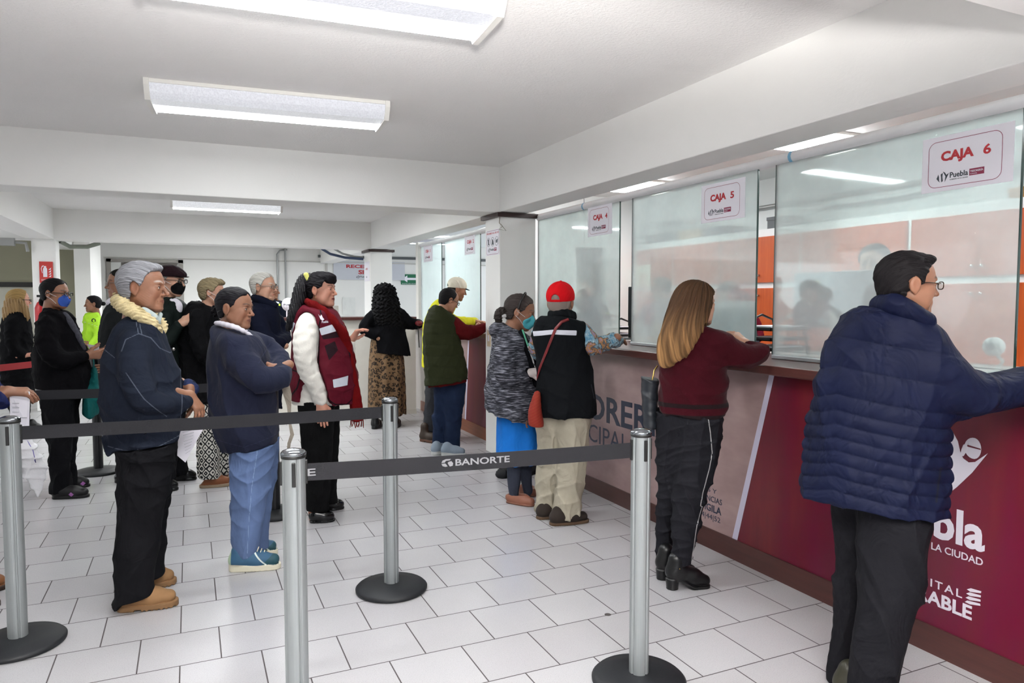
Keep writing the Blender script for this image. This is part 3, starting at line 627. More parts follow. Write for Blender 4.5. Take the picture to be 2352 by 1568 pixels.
# doorway shelving in the dim store
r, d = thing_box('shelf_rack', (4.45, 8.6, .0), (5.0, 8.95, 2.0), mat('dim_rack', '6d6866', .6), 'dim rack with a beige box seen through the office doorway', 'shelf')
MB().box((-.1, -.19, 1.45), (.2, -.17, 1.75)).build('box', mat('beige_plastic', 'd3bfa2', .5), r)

# ================================================================ BARRIER POSTS AND BELTS
def post_mat(dark):
    t = NT('black_post' if dark else 'anodised_aluminium')
    if dark: t.set(srgb('17181b'), .35); return t.m
    nz = t.noise(2.0, 3, .5, t.coords((60, 60, 1.2))); t.set(t.mix(nz, srgb('8c9193'), srgb('a3a8a8')), .45, .6); return t.m
M_silver = post_mat(False); M_bpost = post_mat(True); M_rub = mat('black_cast_base', '17191d', .55, bump=.2, bscale=150)
M_cap = mat('chrome_cap', '8b8f94', .15, .95); M_belt = mat('black_webbing', '1b1b20', .75, bump=.4, bscale=500)
def post_proto(dark):
    root = empty('barrier_post', (0, 0, 0))
    MB().lathe([(0, .0), (.172, 0), (.181, .006), (.182, .016), (.172, .026), (.10, .036), (.05, .042), (0, .042)], 48).build('base', M_rub, root)
    # extruded pole with four grooves
    n = 72; R0 = .0375; ring = []
    for k in range(n):
        a = 2 * math.pi * k / n; q = (math.degrees(a) + 22.5) % 90
        r = R0 - (.0045 if abs(q - 45) < 3.2 else (.0012 if abs(q - 45) < 9 else 0)); ring.append((r * math.cos(a), r * math.sin(a)))
    vs = [(x, y, .03) for x, y in ring] + [(x, y, .975) for x, y in ring]
    MB().add(vs, [(i, (i + 1) % n, (i + 1) % n + n, i + n) for i in range(n)]).add([(x, y, .975) for x, y in ring], [tuple(range(n))]).build('pole', M_bpost if dark else M_silver, root)
    MB().lathe([(.0365, .973), (.041, .975), (.041, .982), (.036, .988), (.02, .994), (0, .995)], 32).build('cap', M_rub if dark else M_cap, root)
    MB().lathe([(.0395, .965), (.0405, .966), (.0405, .9755), (.0395, .9756)], 32).build('collar', mat('black_plastic', '181818', .4), root)
    for k in range(4):
        a = math.radians(90 * k + 22.5 - 22.5 + 0); x, y = .038 * math.cos(a), .038 * math.sin(a)
        MB().box((x - .006, y - .006, .875), (x + .006, y + .006, .955), .002).build('belt_clip', mat('black_plastic', '181818', .4), root)
    return root
posts = {}
def place_post(key, x, y, dark, label, rz=.2):
    src = posts.get('dark' if dark else 'silver')
    if src is None: o = post_proto(dark); posts['dark' if dark else 'silver'] = o
    else: o = copy_tree(src)
    o.location = (x, y, 0); o.rotation_euler = (0, 0, rz); tag(o, label, 'barrier post', 'black barrier posts' if dark else 'silver barrier posts'); posts[key] = o; return o
place_post('L', -.705, 3.61, False, 'silver barrier post at the left edge with a black base', -.05)
place_post('M', .915, 3.53, False, 'silver barrier post standing in the middle of the open floor', .0)
place_post('Fr', .302, 2.42, False, 'silver barrier post nearest the camera, its base below the frame', -.13)
place_post('R', 1.562, 2.26, False, 'silver barrier post in front of the woman in burgundy', -.13)
pf = on_floor(-6, 1100); place_post('E', -1.98, 6.62, False, 'distant silver barrier post at the left edge holding a red belt', 0)
place_post('P1', -.745, 7.03, True, 'black barrier post behind the woman with the blue mask', 0)
place_post('P2', .51, 5.13, True, 'black barrier post behind the woman in jeans', 0)
place_post('P3', -1.28, 5.2, True, 'black barrier post mostly outside the left edge', 0)
def belt(a, b, m, label, sag=.012, z=.943, hgt=.058, texts=()):
    a = Vector(a); b = Vector(b); d = (b - a); L = d.length; d.normalize(); nn = Vector((d.y, -d.x, 0))
    if nn.y > 0: nn = -nn
    a2 = a + d * .04; b2 = b - d * .04; n = 24; mb = MB(); vs = []
    for k in range(n + 1):
        t = k / n; p = a2.lerp(b2, t); zz = z - sag * 4 * t * (1 - t)
        for sgn in (1, -1):
            vs += [(p.x + nn.x * .0009 * sgn, p.y + nn.y * .0009 * sgn, zz), (p.x + nn.x * .0009 * sgn, p.y + nn.y * .0009 * sgn, zz - hgt)]
    fs = []
    for k in range(n):
        q = 4 * k; fs += [(q, q + 4, q + 5, q + 1), (q + 2, q + 3, q + 7, q + 6), (q, q + 2, q + 6, q + 4), (q + 1, q + 5, q + 7, q + 3)]
    o = mb.add(vs, fs, False).build('barrier_belt', m); tag(o, label, 'barrier belt', 'retractable barrier belts'); return o, a2, b2, nn, d
ml = lambda k: posts[k].location
belt((*ml('L')[:2], 0), (*ml('M')[:2], 0), M_belt, 'black belt from the left edge post to the middle post', .004, .948)
o, a2, b2, nn, d = belt((*ml('Fr')[:2], 0), (*ml('R')[:2], 0), M_belt, 'black belt printed with the bank name between the two front posts', .004, .942)
M_bt = mat('grey_belt_print', '8a8a8e', .7, var=0)
Rr = d if d.x > 0 else -d; Ll = (b2 - a2).length
def bt(s, x, w, h=.024): text('lettering', s, .1, M_bt, o, a2 + Rr * x + nn * .0015 + Vector((0, 0, .9)), Rr, (0, 0, 1), width=w, height=h, bold=.02, ext=.0002)
bt('E', .002, .028); bt('BANORTE', .505, .20)
em = MB()
for (x0, z0, x1, z1) in ((0, .0, .028, .012), (.004, .017, .032, .028)):
    pass
c0 = a2 + Rr * .455 + nn * .0016 + Vector((0, 0, .9))
for pts in ([(0, .013), (.004, .022), (.016, .026), (.034, .026), (.030, .021), (.016, .020), (.012, .014)], [(0, .010), (.004, .002), (.014, -.001), (.022, .0), (.018, .006), (.014, .011)], [(.026, .016), (.036, .018), (.042, .010), (.040, .001), (.030, -.001), (.026, .005), (.022, .012)]):
    em.poly([c0 + Rr * x + Vector((0, 0, z)) for x, z in pts], nn, .0003)
em.build('emblem', M_bt, o)
belt((*ml('P3')[:2], 0), (*ml('P2')[:2], 0), M_belt, 'black belt passing behind the old man in denim', .02, .945)
M_rbelt = mat('red_webbing', '8f1f24', .7)
belt((*ml('E')[:2], 0), (-.9, 8.3, 0), M_rbelt, 'red belt running from the distant post behind two women', .01, .945)
# ================================================================ FIGURE MODELLING (implicit surfaces turned into meshes)
f4 = np.float32
def V3(*a): return np.array(a, dtype=float)
class Shp:
    def __init__(s, f, lo, hi): s.f = f; s.lo = np.array(lo, float); s.hi = np.array(hi, float)
def smin(a, b, k):
    if k <= 0: return np.minimum(a, b)
    h = np.maximum(k - np.abs(a - b), 0) / k
    return np.minimum(a, b) - h * h * k * .25
def cone(a, b, ra, rb, ka=1., kb=None):
    """tapered limb from a to b; ka, kb stretch it in depth"""
    kb = ka if kb is None else kb; a = np.asarray(a, float); b = np.asarray(b, float); ba = b - a; L2 = max(float(ba @ ba), 1e-9)
    def f(p):
        q = p - a.astype(f4); h = np.clip((q @ ba.astype(f4)) / L2, 0, 1)
        dx = q[:, 0] - h * ba[0]; dy = (q[:, 1] - h * ba[1]) / (ka + (kb - ka) * h); dz = q[:, 2] - h * ba[2]
        return np.sqrt(dx * dx + dy * dy + dz * dz) - (ra + (rb - ra) * h)
    m = max(ra, rb) * max(1, ka, kb)
    return Shp(f, np.minimum(a, b) - m, np.maximum(a, b) + m)
def ell(c, r, rot=None):
    c = np.asarray(c, float); r = np.asarray(r, float)
    def f(p):
        q = (p - c.astype(f4))
        if rot is not None: q = q @ rot.astype(f4)
        k0 = np.sqrt(((q / r.astype(f4)) ** 2).sum(1)); k1 = np.sqrt(((q / (r * r).astype(f4)) ** 2).sum(1))
        return np.where(k1 > 1e-6, k0 * (k0 - 1) / np.maximum(k1, 1e-6), -r.min())
    return Shp(f, c - r.max(), c + r.max())
def uni(shapes, k=.02):
    shapes = list(shapes)
    def f(p):
        d = shapes[0].f(p)
        for s in shapes[1:]: d = smin(d, s.f(p), k)
        return d
    return Shp(f, np.min([s.lo for s in shapes], 0), np.max([s.hi for s in shapes], 0))
def sub(a, b, k=.01): return Shp(lambda p: -smin(-a.f(p), b.f(p), k), a.lo, a.hi)
def inter(a, b, k=.0): return Shp(lambda p: -smin(-a.f(p), -b.f(p), k), np.maximum(a.lo, b.lo), np.minimum(a.hi, b.hi))
def grow(a, d): return Shp(lambda p: a.f(p) - d, a.lo - max(d, 0), a.hi + max(d, 0))
def cut(a, p0, n, k=.006):
    """keep the side the normal points away from"""
    p0 = np.asarray(p0, float); n = np.asarray(n, float); n = n / np.linalg.norm(n); o = float(p0 @ n)
    return Shp(lambda p: -smin(-a.f(p), -(p @ n.astype(f4) - o), k), a.lo, a.hi)
def disp(a, g, m=.02): return Shp(lambda p: a.f(p) + g(p), a.lo - m, a.hi + m)
def spline(st, per=3):
    """stations (point, radius, depth stretch) -> smooth run of cones"""
    A = [np.concatenate([np.asarray(s[0], float), [s[1], s[2] if len(s) > 2 else 1.]]) for s in st]
    out = []; n = len(A)
    if n == 2: out = A
    else:
        for i in range(n - 1):
            p0, p1, p2, p3 = A[max(i - 1, 0)], A[i], A[i + 1], A[min(i + 2, n - 1)]
            for j in range(per):
                t = j / per; out.append(.5 * (2 * p1 + (p2 - p0) * t + (2 * p0 - 5 * p1 + 4 * p2 - p3) * t * t + (3 * p1 - p0 - 3 * p2 + p3) * t ** 3))
        out.append(A[-1])
    sh = [cone(out[i][:3], out[i + 1][:3], out[i][3], out[i + 1][3], out[i][4], out[i + 1][4]) for i in range(len(out) - 1)]
    return uni(sh, .012) if len(sh) > 1 else sh[0]
def nets(shp, h, newton=True):
    lo = shp.lo - 2 * h; hi = shp.hi + 2 * h; B = 4
    nb = np.ceil((hi - lo) / (h * B)).astype(int) + 1
    g = [np.arange(k) for k in nb]; I = np.stack(np.meshgrid(*g, indexing='ij'), -1).reshape(-1, 3)
    ctr = (lo + (I * B + (B - 1) / 2) * h).astype(f4); d = shp.f(ctr); R = B * h * .87
    act = np.abs(d) < R * 2.0 + .012
    V = np.repeat(np.repeat(np.repeat(np.where(d < 0, -1., 1.).astype(f4).reshape(nb), B, 0), B, 1), B, 2)
    A = I[act]
    off = np.stack(np.meshgrid(*[np.arange(B)] * 3, indexing='ij'), -1).reshape(-1, 3)
    idx = (A[:, None, :] * B + off[None]).reshape(-1, 3)
    val = np.empty(len(idx), f4); CH = 400000
    for s in range(0, len(idx), CH): val[s:s + CH] = shp.f((lo + idx[s:s + CH] * h).astype(f4))
    V[idx[:, 0], idx[:, 1], idx[:, 2]] = val
    S = V < 0; n = V.shape
    cs = [S[i:n[0] - 1 + i, j:n[1] - 1 + j, k:n[2] - 1 + k] for i in (0, 1) for j in (0, 1) for k in (0, 1)]
    anyv = cs[0].copy(); allv = cs[0].copy()
    for c in cs[1:]: anyv |= c; allv &= c
    cell = np.argwhere(anyv & ~allv); K = len(cell)
    if K == 0: return np.zeros((0, 3)), np.zeros((0, 4), int)
    cv = {}
    for i in (0, 1):
        for j in (0, 1):
            for k in (0, 1): cv[(i, j, k)] = V[cell[:, 0] + i, cell[:, 1] + j, cell[:, 2] + k]
    acc = np.zeros((K, 3)); cnt = np.zeros(K)
    for ax in range(3):
        o = [a for a in range(3) if a != ax]
        for u in (0, 1):
            for w in (0, 1):
                a = [0, 0, 0]; a[o[0]] = u; a[o[1]] = w; b = list(a); b[ax] = 1
                va, vb = cv[tuple(a)], cv[tuple(b)]; m = (va < 0) != (vb < 0)
                t = np.where(m, va / np.where(va - vb == 0, 1, va - vb), 0)
                q = np.tile(np.array(a, float), (K, 1)); q[:, ax] = t; acc[m] += q[m]; cnt[m] += 1
    vert = lo + (cell + acc / cnt[:, None]) * h
    ids = -np.ones(tuple(np.array(n) - 1), int); ids[cell[:, 0], cell[:, 1], cell[:, 2]] = np.arange(K)
    quads = []
    for ax in range(3):
        o1, o2 = (ax + 1) % 3, (ax + 2) % 3
        sl0 = [slice(None)] * 3; sl1 = [slice(None)] * 3; sl0[ax] = slice(0, -1); sl1[ax] = slice(1, None)
        a, b = S[tuple(sl0)], S[tuple(sl1)]; e = np.argwhere(a != b)
        e = e[(e[:, o1] > 0) & (e[:, o2] > 0) & (e[:, o1] < n[o1] - 1) & (e[:, o2] < n[o2] - 1)]
        if len(e) == 0: continue
        fl = a[e[:, 0], e[:, 1], e[:, 2]]
        def g_(d1, d2):
            c = e.copy(); c[:, o1] -= d1; c[:, o2] -= d2; return ids[c[:, 0], c[:, 1], c[:, 2]]
        q = np.stack([g_(1, 1), g_(0, 1), g_(0, 0), g_(1, 0)], 1); q[~fl] = q[~fl][:, ::-1]
        quads.append(q[(q >= 0).all(1)])
    quads = np.concatenate(quads)
    if newton:
        P = vert.astype(f4); e = f4(h * .35); d0 = shp.f(P); G = np.zeros_like(P)
        for ax in range(3):
            Q = P.copy(); Q[:, ax] += e; G[:, ax] = (shp.f(Q) - d0) / e
        g2 = np.maximum((G * G).sum(1), .3); st = np.clip(d0 / g2, -.6 * h, .6 * h); vert = vert - G * st[:, None]
    return vert, quads
def mesh_obj(name, chunks, m, parent, attrs=None, col=None):
    """chunks: list of (verts, quads); attrs: {name: values}; col: Nx3 linear colour"""
    nv = 0; Vs = []; Qs = []
    for v, q in chunks: Vs.append(v); Qs.append(q + nv); nv += len(v)
    v = np.concatenate(Vs); q = np.concatenate(Qs); me = bpy.data.meshes.new(name)
    me.vertices.add(len(v)); me.vertices.foreach_set('co', v.astype(f4).ravel())
    me.loops.add(q.size); me.loops.foreach_set('vertex_index', q.ravel().astype(np.int32))
    me.polygons.add(len(q)); me.polygons.foreach_set('loop_start', np.arange(0, q.size, 4, dtype=np.int32))
    me.update(calc_edges=True); me.polygons.foreach_set('use_smooth', np.ones(len(q), bool))
    if attrs:
        for k, a in attrs.items():
            at_ = me.attributes.new(k, 'FLOAT', 'POINT'); at_.data.foreach_set('value', a.astype(f4))
    if col is not None:
        at_ = me.attributes.new('Col', 'FLOAT_COLOR', 'POINT'); c4 = np.ones((len(v), 4), f4); c4[:, :3] = col; at_.data.foreach_set('color', c4.ravel())
    me.materials.append(m)
    o = bpy.data.objects.new(name, me); COL.objects.link(o)
    if parent: o.parent = parent
    return o

# ---------------------------------------------------------------- cloth, skin and hair materials
def skin_mat():
    t = NT('skin'); c = t.attr('Col', True)
    nz = t.noise(28, 4, .6); k = t.n('ShaderNodeMix', data_type='RGBA', blend_type='MULTIPLY'); k.inputs[0].default_value = 1
    t.l(c, k.inputs[6]); t.l(t.ramp(nz, [(.3, (.90, .87, .86)), (.7, (1.06, 1.04, 1.03))]), k.inputs[7])
    t.set(k.outputs[2], .48, spec=.4); t.b.inputs['Subsurface Weight'].default_value = .12; t.b.inputs['Subsurface Scale'].default_value = .01
    t.b.inputs['Subsurface Radius'].default_value = (1, .35, .2)
    t.bump(t.noise(160, 3, .7), .18, .0015); return t.m
M_skin = skin_mat()
def hair_mat():
    t = NT('hair'); c = t.attr('Col', True); s = t.attr('strand')
    w = t.n('ShaderNodeTexNoise', noise_dimensions='1D'); w.inputs['W'].default_value = 0; t.l(s, w.inputs['W']); w.inputs['Scale'].default_value = 22; w.inputs['Detail'].default_value = 6
    k = t.n('ShaderNodeMix', data_type='RGBA', blend_type='MULTIPLY'); k.inputs[0].default_value = 1
    t.l(c, k.inputs[6]); t.l(t.ramp(w.outputs[0], [(.3, (.55, .55, .55)), (.7, (1.4, 1.4, 1.4))]), k.inputs[7])
    t.set(k.outputs[2], .62, spec=.14); t.bump(t.math('ADD', w.outputs[0], t.math('MULTIPLY', t.noise(70, 3, .7), .4)), .9, .004); return t.m
M_hair = hair_mat()
def cloth(name, col, rough=.85, var=.12, vs=14., weave=.25, wsc=420., masks=(), streak=None, sheen=0., folds=.8, spec=.08):
    """woven cloth; masks = ((attribute, colour, roughness), ...) drawn where the attribute is negative"""
    key = 'c_' + name
    if key in _mc: return _mc[key]
    t = NT(name); c = srgb(col); c = tuple(x * (.55 if .02 < max(c) < .25 else 1) for x in c); nz = t.noise(vs, 4, .6, t.coords(streak or (1, 1, 1)))
    o = t.mix(nz, tuple(x * (1 - var * 1.5) for x in c), tuple(min(1, x * (1 + var * 1.5)) for x in c)); r = rough
    for a, mc, *rr in masks:
        f = t.math('LESS_THAN', t.attr(a), 0.0); o = t.mix(f, o, srgb(mc))
    t.set(o, r, spec=spec, sheen=sheen * .15)
    b1 = t.n('ShaderNodeBump'); b1.inputs['Strength'].default_value = folds; b1.inputs['Distance'].default_value = .03; nf = t.n('ShaderNodeTexNoise'); nf.inputs['Scale'].default_value = 7; nf.inputs['Detail'].default_value = 3; nf.inputs['Distortion'].default_value = 1.2; t.l(t.coords((1, 1, .7)), nf.inputs['Vector']); t.l(nf.outputs[0], b1.inputs['Height'])
    b2 = t.n('ShaderNodeBump'); b2.inputs['Strength'].default_value = weave; b2.inputs['Distance'].default_value = .0015; t.l(t.noise(wsc, 2), b2.inputs['Height'])
    t.l(b1.outputs[0], b2.inputs['Normal']); t.l(b2.outputs[0], t.b.inputs['Normal'])
    _mc[key] = t.m; return t.m
def pattern(name, fn, rough=.8, weave=.2):
    if name in _mc: return _mc[name]
    t = NT(name); t.set(fn(t), rough, spec=.25); t.bump(t.noise(300, 2), weave, .002); _mc[name] = t.m; return t.m
def leather(name, col, rough=.3): return mat(name, col, rough, var=.1, bump=.15, bscale=120)

def wavefold(amp, wl, seed=0, n=4, vert=.5, ridge=True):
    """irregular folds for clothing, gathered in patches; vert = how far they run up and down"""
    rs = np.random.RandomState(seed); D = rs.normal(size=(n, 3)); D[:, 2] *= (1 - vert) * 1.6; D /= np.linalg.norm(D, axis=1)[:, None]
    ph = rs.rand(n) * 6.28; sc = .6 + rs.rand(n) * .7; L = rs.normal(size=(n, 3)) * 6
    def g(p):
        w = p + .035 * np.sin(p[:, [2, 0, 1]] * 9 + seed) + .010 * np.sin(p[:, [1, 2, 0]] * 27 + 2 * seed); s = 0
        for i in range(n):
            a = (w @ D[i].astype(f4)) * (6.283 / wl * sc[i]) + ph[i]
            if not ridge: s = s + np.sin(a) * .7; continue
            m = np.clip(np.sin(p @ L[i].astype(f4) + ph[i]) * .9 + .45, 0, 1)
            s = s - ((1 - np.abs(np.sin(a * .5))) ** 2 * 1.7 - .5) * m
        return (amp / n * 3.6) * s
    return g
def quilt(z0, dz, amp=.008, chev=0., cx=0., w=.12):
    """horizontal padded rows; chev bends them to a V"""
    def line(p): return (p[:, 2] - z0 + chev * np.minimum(np.abs(p[:, 0] - cx), w * 3)) / dz
    def g(p):
        a = np.abs(np.sin(np.pi * line(p))); return -amp * (a ** .5 - .6)
    def mask(p): return np.abs(np.mod(line(p) + .5, 1) - .5) * dz - .0022
    return g, mask

# ---------------------------------------------------------------- a person
def sstep(a, b, x): t = np.clip((x - a) / (b - a), 0, 1); return t * t * (3 - 2 * t)
SK = {'tan': 'a5785e', 'brown': '8e654f', 'light': 'b58c76', 'dark': '7c4d35', 'rosy': 'b98672'}
class Person:
    def __init__(s, px, py, label, cat='person', name='person', X=None, floor_xy=None):
        g = on_floor(px, py) if floor_xy is None else np.array([*floor_xy, 0.]); s.g = g; a = g[:2] / np.linalg.norm(g[:2]); s.a = a
        s.ex = np.array([a[1], -a[0]]); s.rz = math.atan2(s.ex[1], s.ex[0])
        s.root = empty(name, tuple(g), s.rz, label, cat, 'people in the hall'); s.D = float(np.linalg.norm(g[:2]))
        s.hb = max(.0042, .00125 * s.D); s.hh = max(.0022, .00062 * s.D); s.bodych = []; s.bodycol = []; s.skin = srgb(SK['tan'])
        q = s.P(px if floor_xy is None else CX, 700); q2 = s.P((px if floor_xy is None else CX) + 10, 700); s.m = float(q2[0] - q[0]) / 10   # metres per pixel
        if floor_xy is not None:
            d = np.array([*g[:2], H]) - CAMP; z = d @ _f; x = CX + F * (d @ _r) / z; s.m = float(s.P(x + 10, 700)[0] - s.P(x, 700)[0]) / 10; s.px = x
        else: s.px = px
        s.mv = float((np.array([*g[:2], H]) - CAMP) @ _f) / F   # metres per pixel, upright
    def P(s, px, py, t=0.):
        d = ray(px, py); k = (s.D - t) / (d[0] * s.a[0] + d[1] * s.a[1]); w = CAMP + d * k; return s.L(w)
    def L(s, w):
        w = np.asarray(w, float) - s.g; return V3(w[0] * s.ex[0] + w[1] * s.ex[1], w[0] * s.a[0] + w[1] * s.a[1], w[2])
    def fl(s, px, py): return s.L(on_floor(px, py))
    def st(s, rows):
        """rows (px, py, r_px, stretch, toward_camera_m)"""
        out = []
        for r in rows:
            px, py, rp = r[:3]; k = r[3] if len(r) > 3 else 1.; t = r[4] if len(r) > 4 else 0.
            out.append((s.P(px, py, t), rp * s.m * (s.D - t) / s.D, k))
        return out
    def tube(s, rows, per=3): return spline(s.st(rows), per)
    def part(s, name, shp, m, h=None, masks=None, label=None, parent=None):
        v, q = nets(shp, h or s.hb)
        o = mesh_obj(name, [(v, q)], m, parent or s.root, {k: f(v.astype(f4)) for k, f in (masks or {}).items()})
        if label: o['label'] = label
        return o
    def add_skin(s, shp, h, colf=None):
        v, q = nets(shp, h)
        if len(v) == 0: return
        s.bodych.append((v, q)); s.bodycol.append(colf(v.astype(f4)) if colf else np.tile(np.array(s.skin, f4), (len(v), 1)))
    def finish(s):
        if getattr(s, 'trow', None):
            thin = lambda rows, k: [tuple([*q[:2], q[2] * k, *q[3:]]) for q in rows]
            sh = [s.tube(s.trow, 1)] + [s.tube(thin(a, .5), 1) for a in getattr(s, 'arms_rec', [])] + [s.tube(thin(a, .45), 1) for a in getattr(s, 'legs_rec', [])]
            s.add_skin(uni(sh, .03), max(s.hb * 1.8, .011))
        if s.bodych: mesh_obj('body', s.bodych, M_skin, s.root, None, np.concatenate(s.bodycol))
        return s.root
    # -- head
    def head(s, cx, cy, hpx, yaw=0, pitch=0, roll=0, t=0., skin='tan', nose=1., jaw=1., fat=0., wide=1., brow='1a1512', lips=None, old=0., neck=(-.16, 0, -.78), neckr=.24, eyes=True, stub=0.):
        """cx, cy = middle of the head between crown and chin, hpx = crown to chin in pixels"""
        Hh = hpx * s.mv * (s.D - t) / s.D; C = s.P(cx, cy, t); y, p, r = (math.radians(v) for v in (yaw, pitch, roll))
        X = np.array([math.cos(y), -math.sin(y), 0.]); Z = np.array([0, 0, 1.]); Y = np.cross(Z, X)
        X2 = X * math.cos(p) - Z * math.sin(p); Z2 = Z * math.cos(p) + X * math.sin(p)
        Y2 = Y * math.cos(r) + Z2 * math.sin(r); Z3 = Z2 * math.cos(r) - Y * math.sin(r)
        Rm = np.stack([X2, Y2, Z3], 1)
        s.hd = (C, Rm, Hh); s.skin = srgb(SK.get(skin, skin)); R4 = Rm.astype(f4); C4 = C.astype(f4)
        s.Q = lambda pt: ((pt - C4) @ R4) / f4(Hh)           # to head space
        s.q = lambda x, yy, z: C + Rm @ (np.array([x, yy, z]) * Hh)   # from head space
        jw = jaw; w = wide
        E = lambda c, rr: ell(c, rr)
        base = uni([E((-.045, 0, .135), (.425, .335 * w, .365)), E((.10, 0, -.10), (.265, .262 * w, .36)),
                    cone((-.02, .19 * w * jw, -.20), (.24, .075, -.405), .085, .075), cone((-.02, -.19 * w * jw, -.20), (.24, -.075, -.405), .085, .075),
                    E((.275, 0, -.425), (.078, .09 * jw, .068))], .09)
        ck = [E((.235, sg * .165 * w, -.105), (.10, .085, .10)) for sg in (1, -1)]
        base = uni([base] + ck, .08)
        base = uni([base, cone((.335, -.12, .085), (.335, .12, .085), .045, .045)], .06)
        if fat: base = uni([base, E((.14, 0, -.40), (.19, .20, .13 * fat)), E((.12, .2 * w, -.25), (.15, .10, .17)), E((.12, -.2 * w, -.25), (.15, .10, .17))], .08)
        for sg in (1, -1): base = sub(base, E((.395, sg * .135, .005), (.075, .085, .052)), .05)
        eb = [E((.300, sg * .135, -.002), (.062, .062, .058)) for sg in (1, -1)]
        lid = [E((.302, sg * .135, .012), (.068, .076, .050)) for sg in (1, -1)]
        lowl = [E((.300, sg * .135, -.022), (.066, .074, .044)) for sg in (1, -1)]
        n = nose
        nz = uni([cone((.345, 0, .06), (.40 + .055 * n, 0, -.115), .028, .036), E((.405 + .055 * n, 0, -.135), (.045, .042, .036)),
                  E((.385, .048, -.150), (.040, .030, .028)), E((.385, -.048, -.150), (.040, .030, .028))], .03)
        mo = uni([E((.312, 0, -.275), (.070, .125, .085))], .02)
        face = uni([base, nz], .035); face = uni([face, mo], .06)
        up = uni([cone((.325, -.105, -.264), (.368, 0, -.247), .010, .019), cone((.325, .105, -.264), (.368, 0, -.247), .010, .019)], .01)
        lw = cone((.355, -.05, -.285), (.355, .05, -.285), .02, .02)
        face = uni([face, up, E((.345, 0, -.287), (.036, .085, .023))], .014)
        face = sub(face, uni([cone((.315, -.125, -.272), (.392, 0, -.265), .006, .006), cone((.315, .125, -.272), (.392, 0, -.265), .006, .006)], .004), .01)
        for sg in (1, -1): face = sub(face, E((.405, sg * .022, -.168), (.018, .012, .010)), .006)
        # eyelids with an opening, eyeballs inside
        sl = lambda sg: E((.372, sg * .137, -.005), (.05, .056, .0225))
        ll = uni([lid[0], lid[1], lowl[0], lowl[1]], .012)
        ll = sub(ll, uni([sl(1), sl(-1)], .001), .006)
        face = uni([face, ll], .016); face = uni([face] + eb, .001) if eyes else face
        ears = []
        for sg in (1, -1):
            e = E((-.045, sg * .335 * w, -.015), (.085, .030, .130)); e = sub(e, E((-.035, sg * .372 * w, -.01), (.052, .026, .090)), .012)
            ears += [e, E((-.035, sg * .325 * w, -.125), (.035, .022, .045))]
        face = uni([face] + ears, .018)
        nk = cone((-.10, 0, -.25), neck, neckr * .96, neckr * 1.08)
        face = uni([face, nk], .09)
        s.qface = face; s.qbase = uni([base, ck[0]], .05)
        lo = -np.ones(3) * .75 * Hh + C; hi = np.ones(3) * .75 * Hh + C; npt = s.q(*neck); lo = np.minimum(lo, npt - .35 * Hh); hi = np.maximum(hi, npt + .35 * Hh)
        shp = Shp(lambda pt: face.f(s.Q(pt)) * f4(Hh), lo, hi)
        if old:
            def wr(q): return old * .0035 * (np.abs(np.sin(q[:, 2] * 95 + 3 * q[:, 1])) * np.exp(-((q[:, 0] - .36) / .12) ** 2 - ((q[:, 2] - .2) / .10) ** 2) + np.abs(np.sin(q[:, 2] * 60 + q[:, 0] * 40)) * .6 * np.exp(-((q[:, 0] - .15) / .12) ** 2 - ((q[:, 2] + .2) / .14) ** 2))
            shp0 = shp; shp = Shp(lambda pt: shp0.f(pt) + wr(s.Q(pt)) * f4(Hh), lo, hi)
        bc = np.array(srgb(brow)); lc = np.array(srgb(lips)) if lips else np.array(s.skin) * np.array([.86, .62, .60]); sk = np.array(s.skin)
        def colf(v):
            q = s.Q(v); x, yy, z = q[:, 0], np.abs(q[:, 1]), q[:, 2]; c = np.tile(sk, (len(v), 1))
            def mixc(c, k, m_): return c * (1 - m_[:, None]) + np.array(k) * m_[:, None]
            fr = sstep(.05, .2, x)
            c = mixc(c, sk * np.array([1.03, .84, .80]), .55 * fr * np.exp(-((yy - .17) / .09) ** 2 - ((z + .13) / .09) ** 2))
            c = mixc(c, sk * np.array([1.0, .80, .76]), .5 * np.exp(-((x - .45) / .07) ** 2 - (yy / .07) ** 2 - ((z + .14) / .06) ** 2))
            c = mixc(c, sk * np.array([.97, .78, .72]), .5 * np.exp(-((x + .04) / .1) ** 2 - ((yy - .36) / .05) ** 2 - ((z + .02) / .13) ** 2))
            c = mixc(c, sk * .62, stub * fr * sstep(-.19, -.27, z) * (1 - .6 * np.exp(-(yy / .1) ** 2)))
            li = sstep(.30, .325, x) * sstep(.118, .095, yy) * sstep(-.316 + .20 * yy, -.304 + .20 * yy, z) * sstep(-.226 - .22 * yy, -.238 - .22 * yy, z)
            c = mixc(c, lc, li * .95)
            bz = .098 + .03 * np.sin(np.clip((yy - .05) / .17, 0, 1) * 2.6); bm = sstep(.024, .010, np.abs(z - bz)) * sstep(.035, .06, yy) * sstep(.235, .19, yy) * sstep(.20, .25, x)
            c = mixc(c, bc, bm * .7)
            if eyes:
                de = np.sqrt((x - .300) ** 2 / .0628 ** 2 + (yy - .135) ** 2 / .0628 ** 2 + (z + .002) ** 2 / .0585 ** 2)
                m_ = sstep(1.035, 1.008, de) * sstep(.335, .342, x) * sstep(.0235, .020, np.abs(z + .005)) * sstep(.058, .052, np.abs(yy - .137)); c = mixc(c, (.62, .60, .57), m_)
                c = mixc(c, (.035, .02, .012), m_ * sstep(.027, .021, np.abs(yy - .137)))
                lash = sstep(.009, .004, np.abs(z - .019)) * sstep(.345, .352, x) * sstep(.07, .06, np.abs(yy - .137)); c = mixc(c, (.02, .015, .012), .8 * lash)
            return c.astype(f4)
        s.add_skin(shp, s.hh, colf); return s
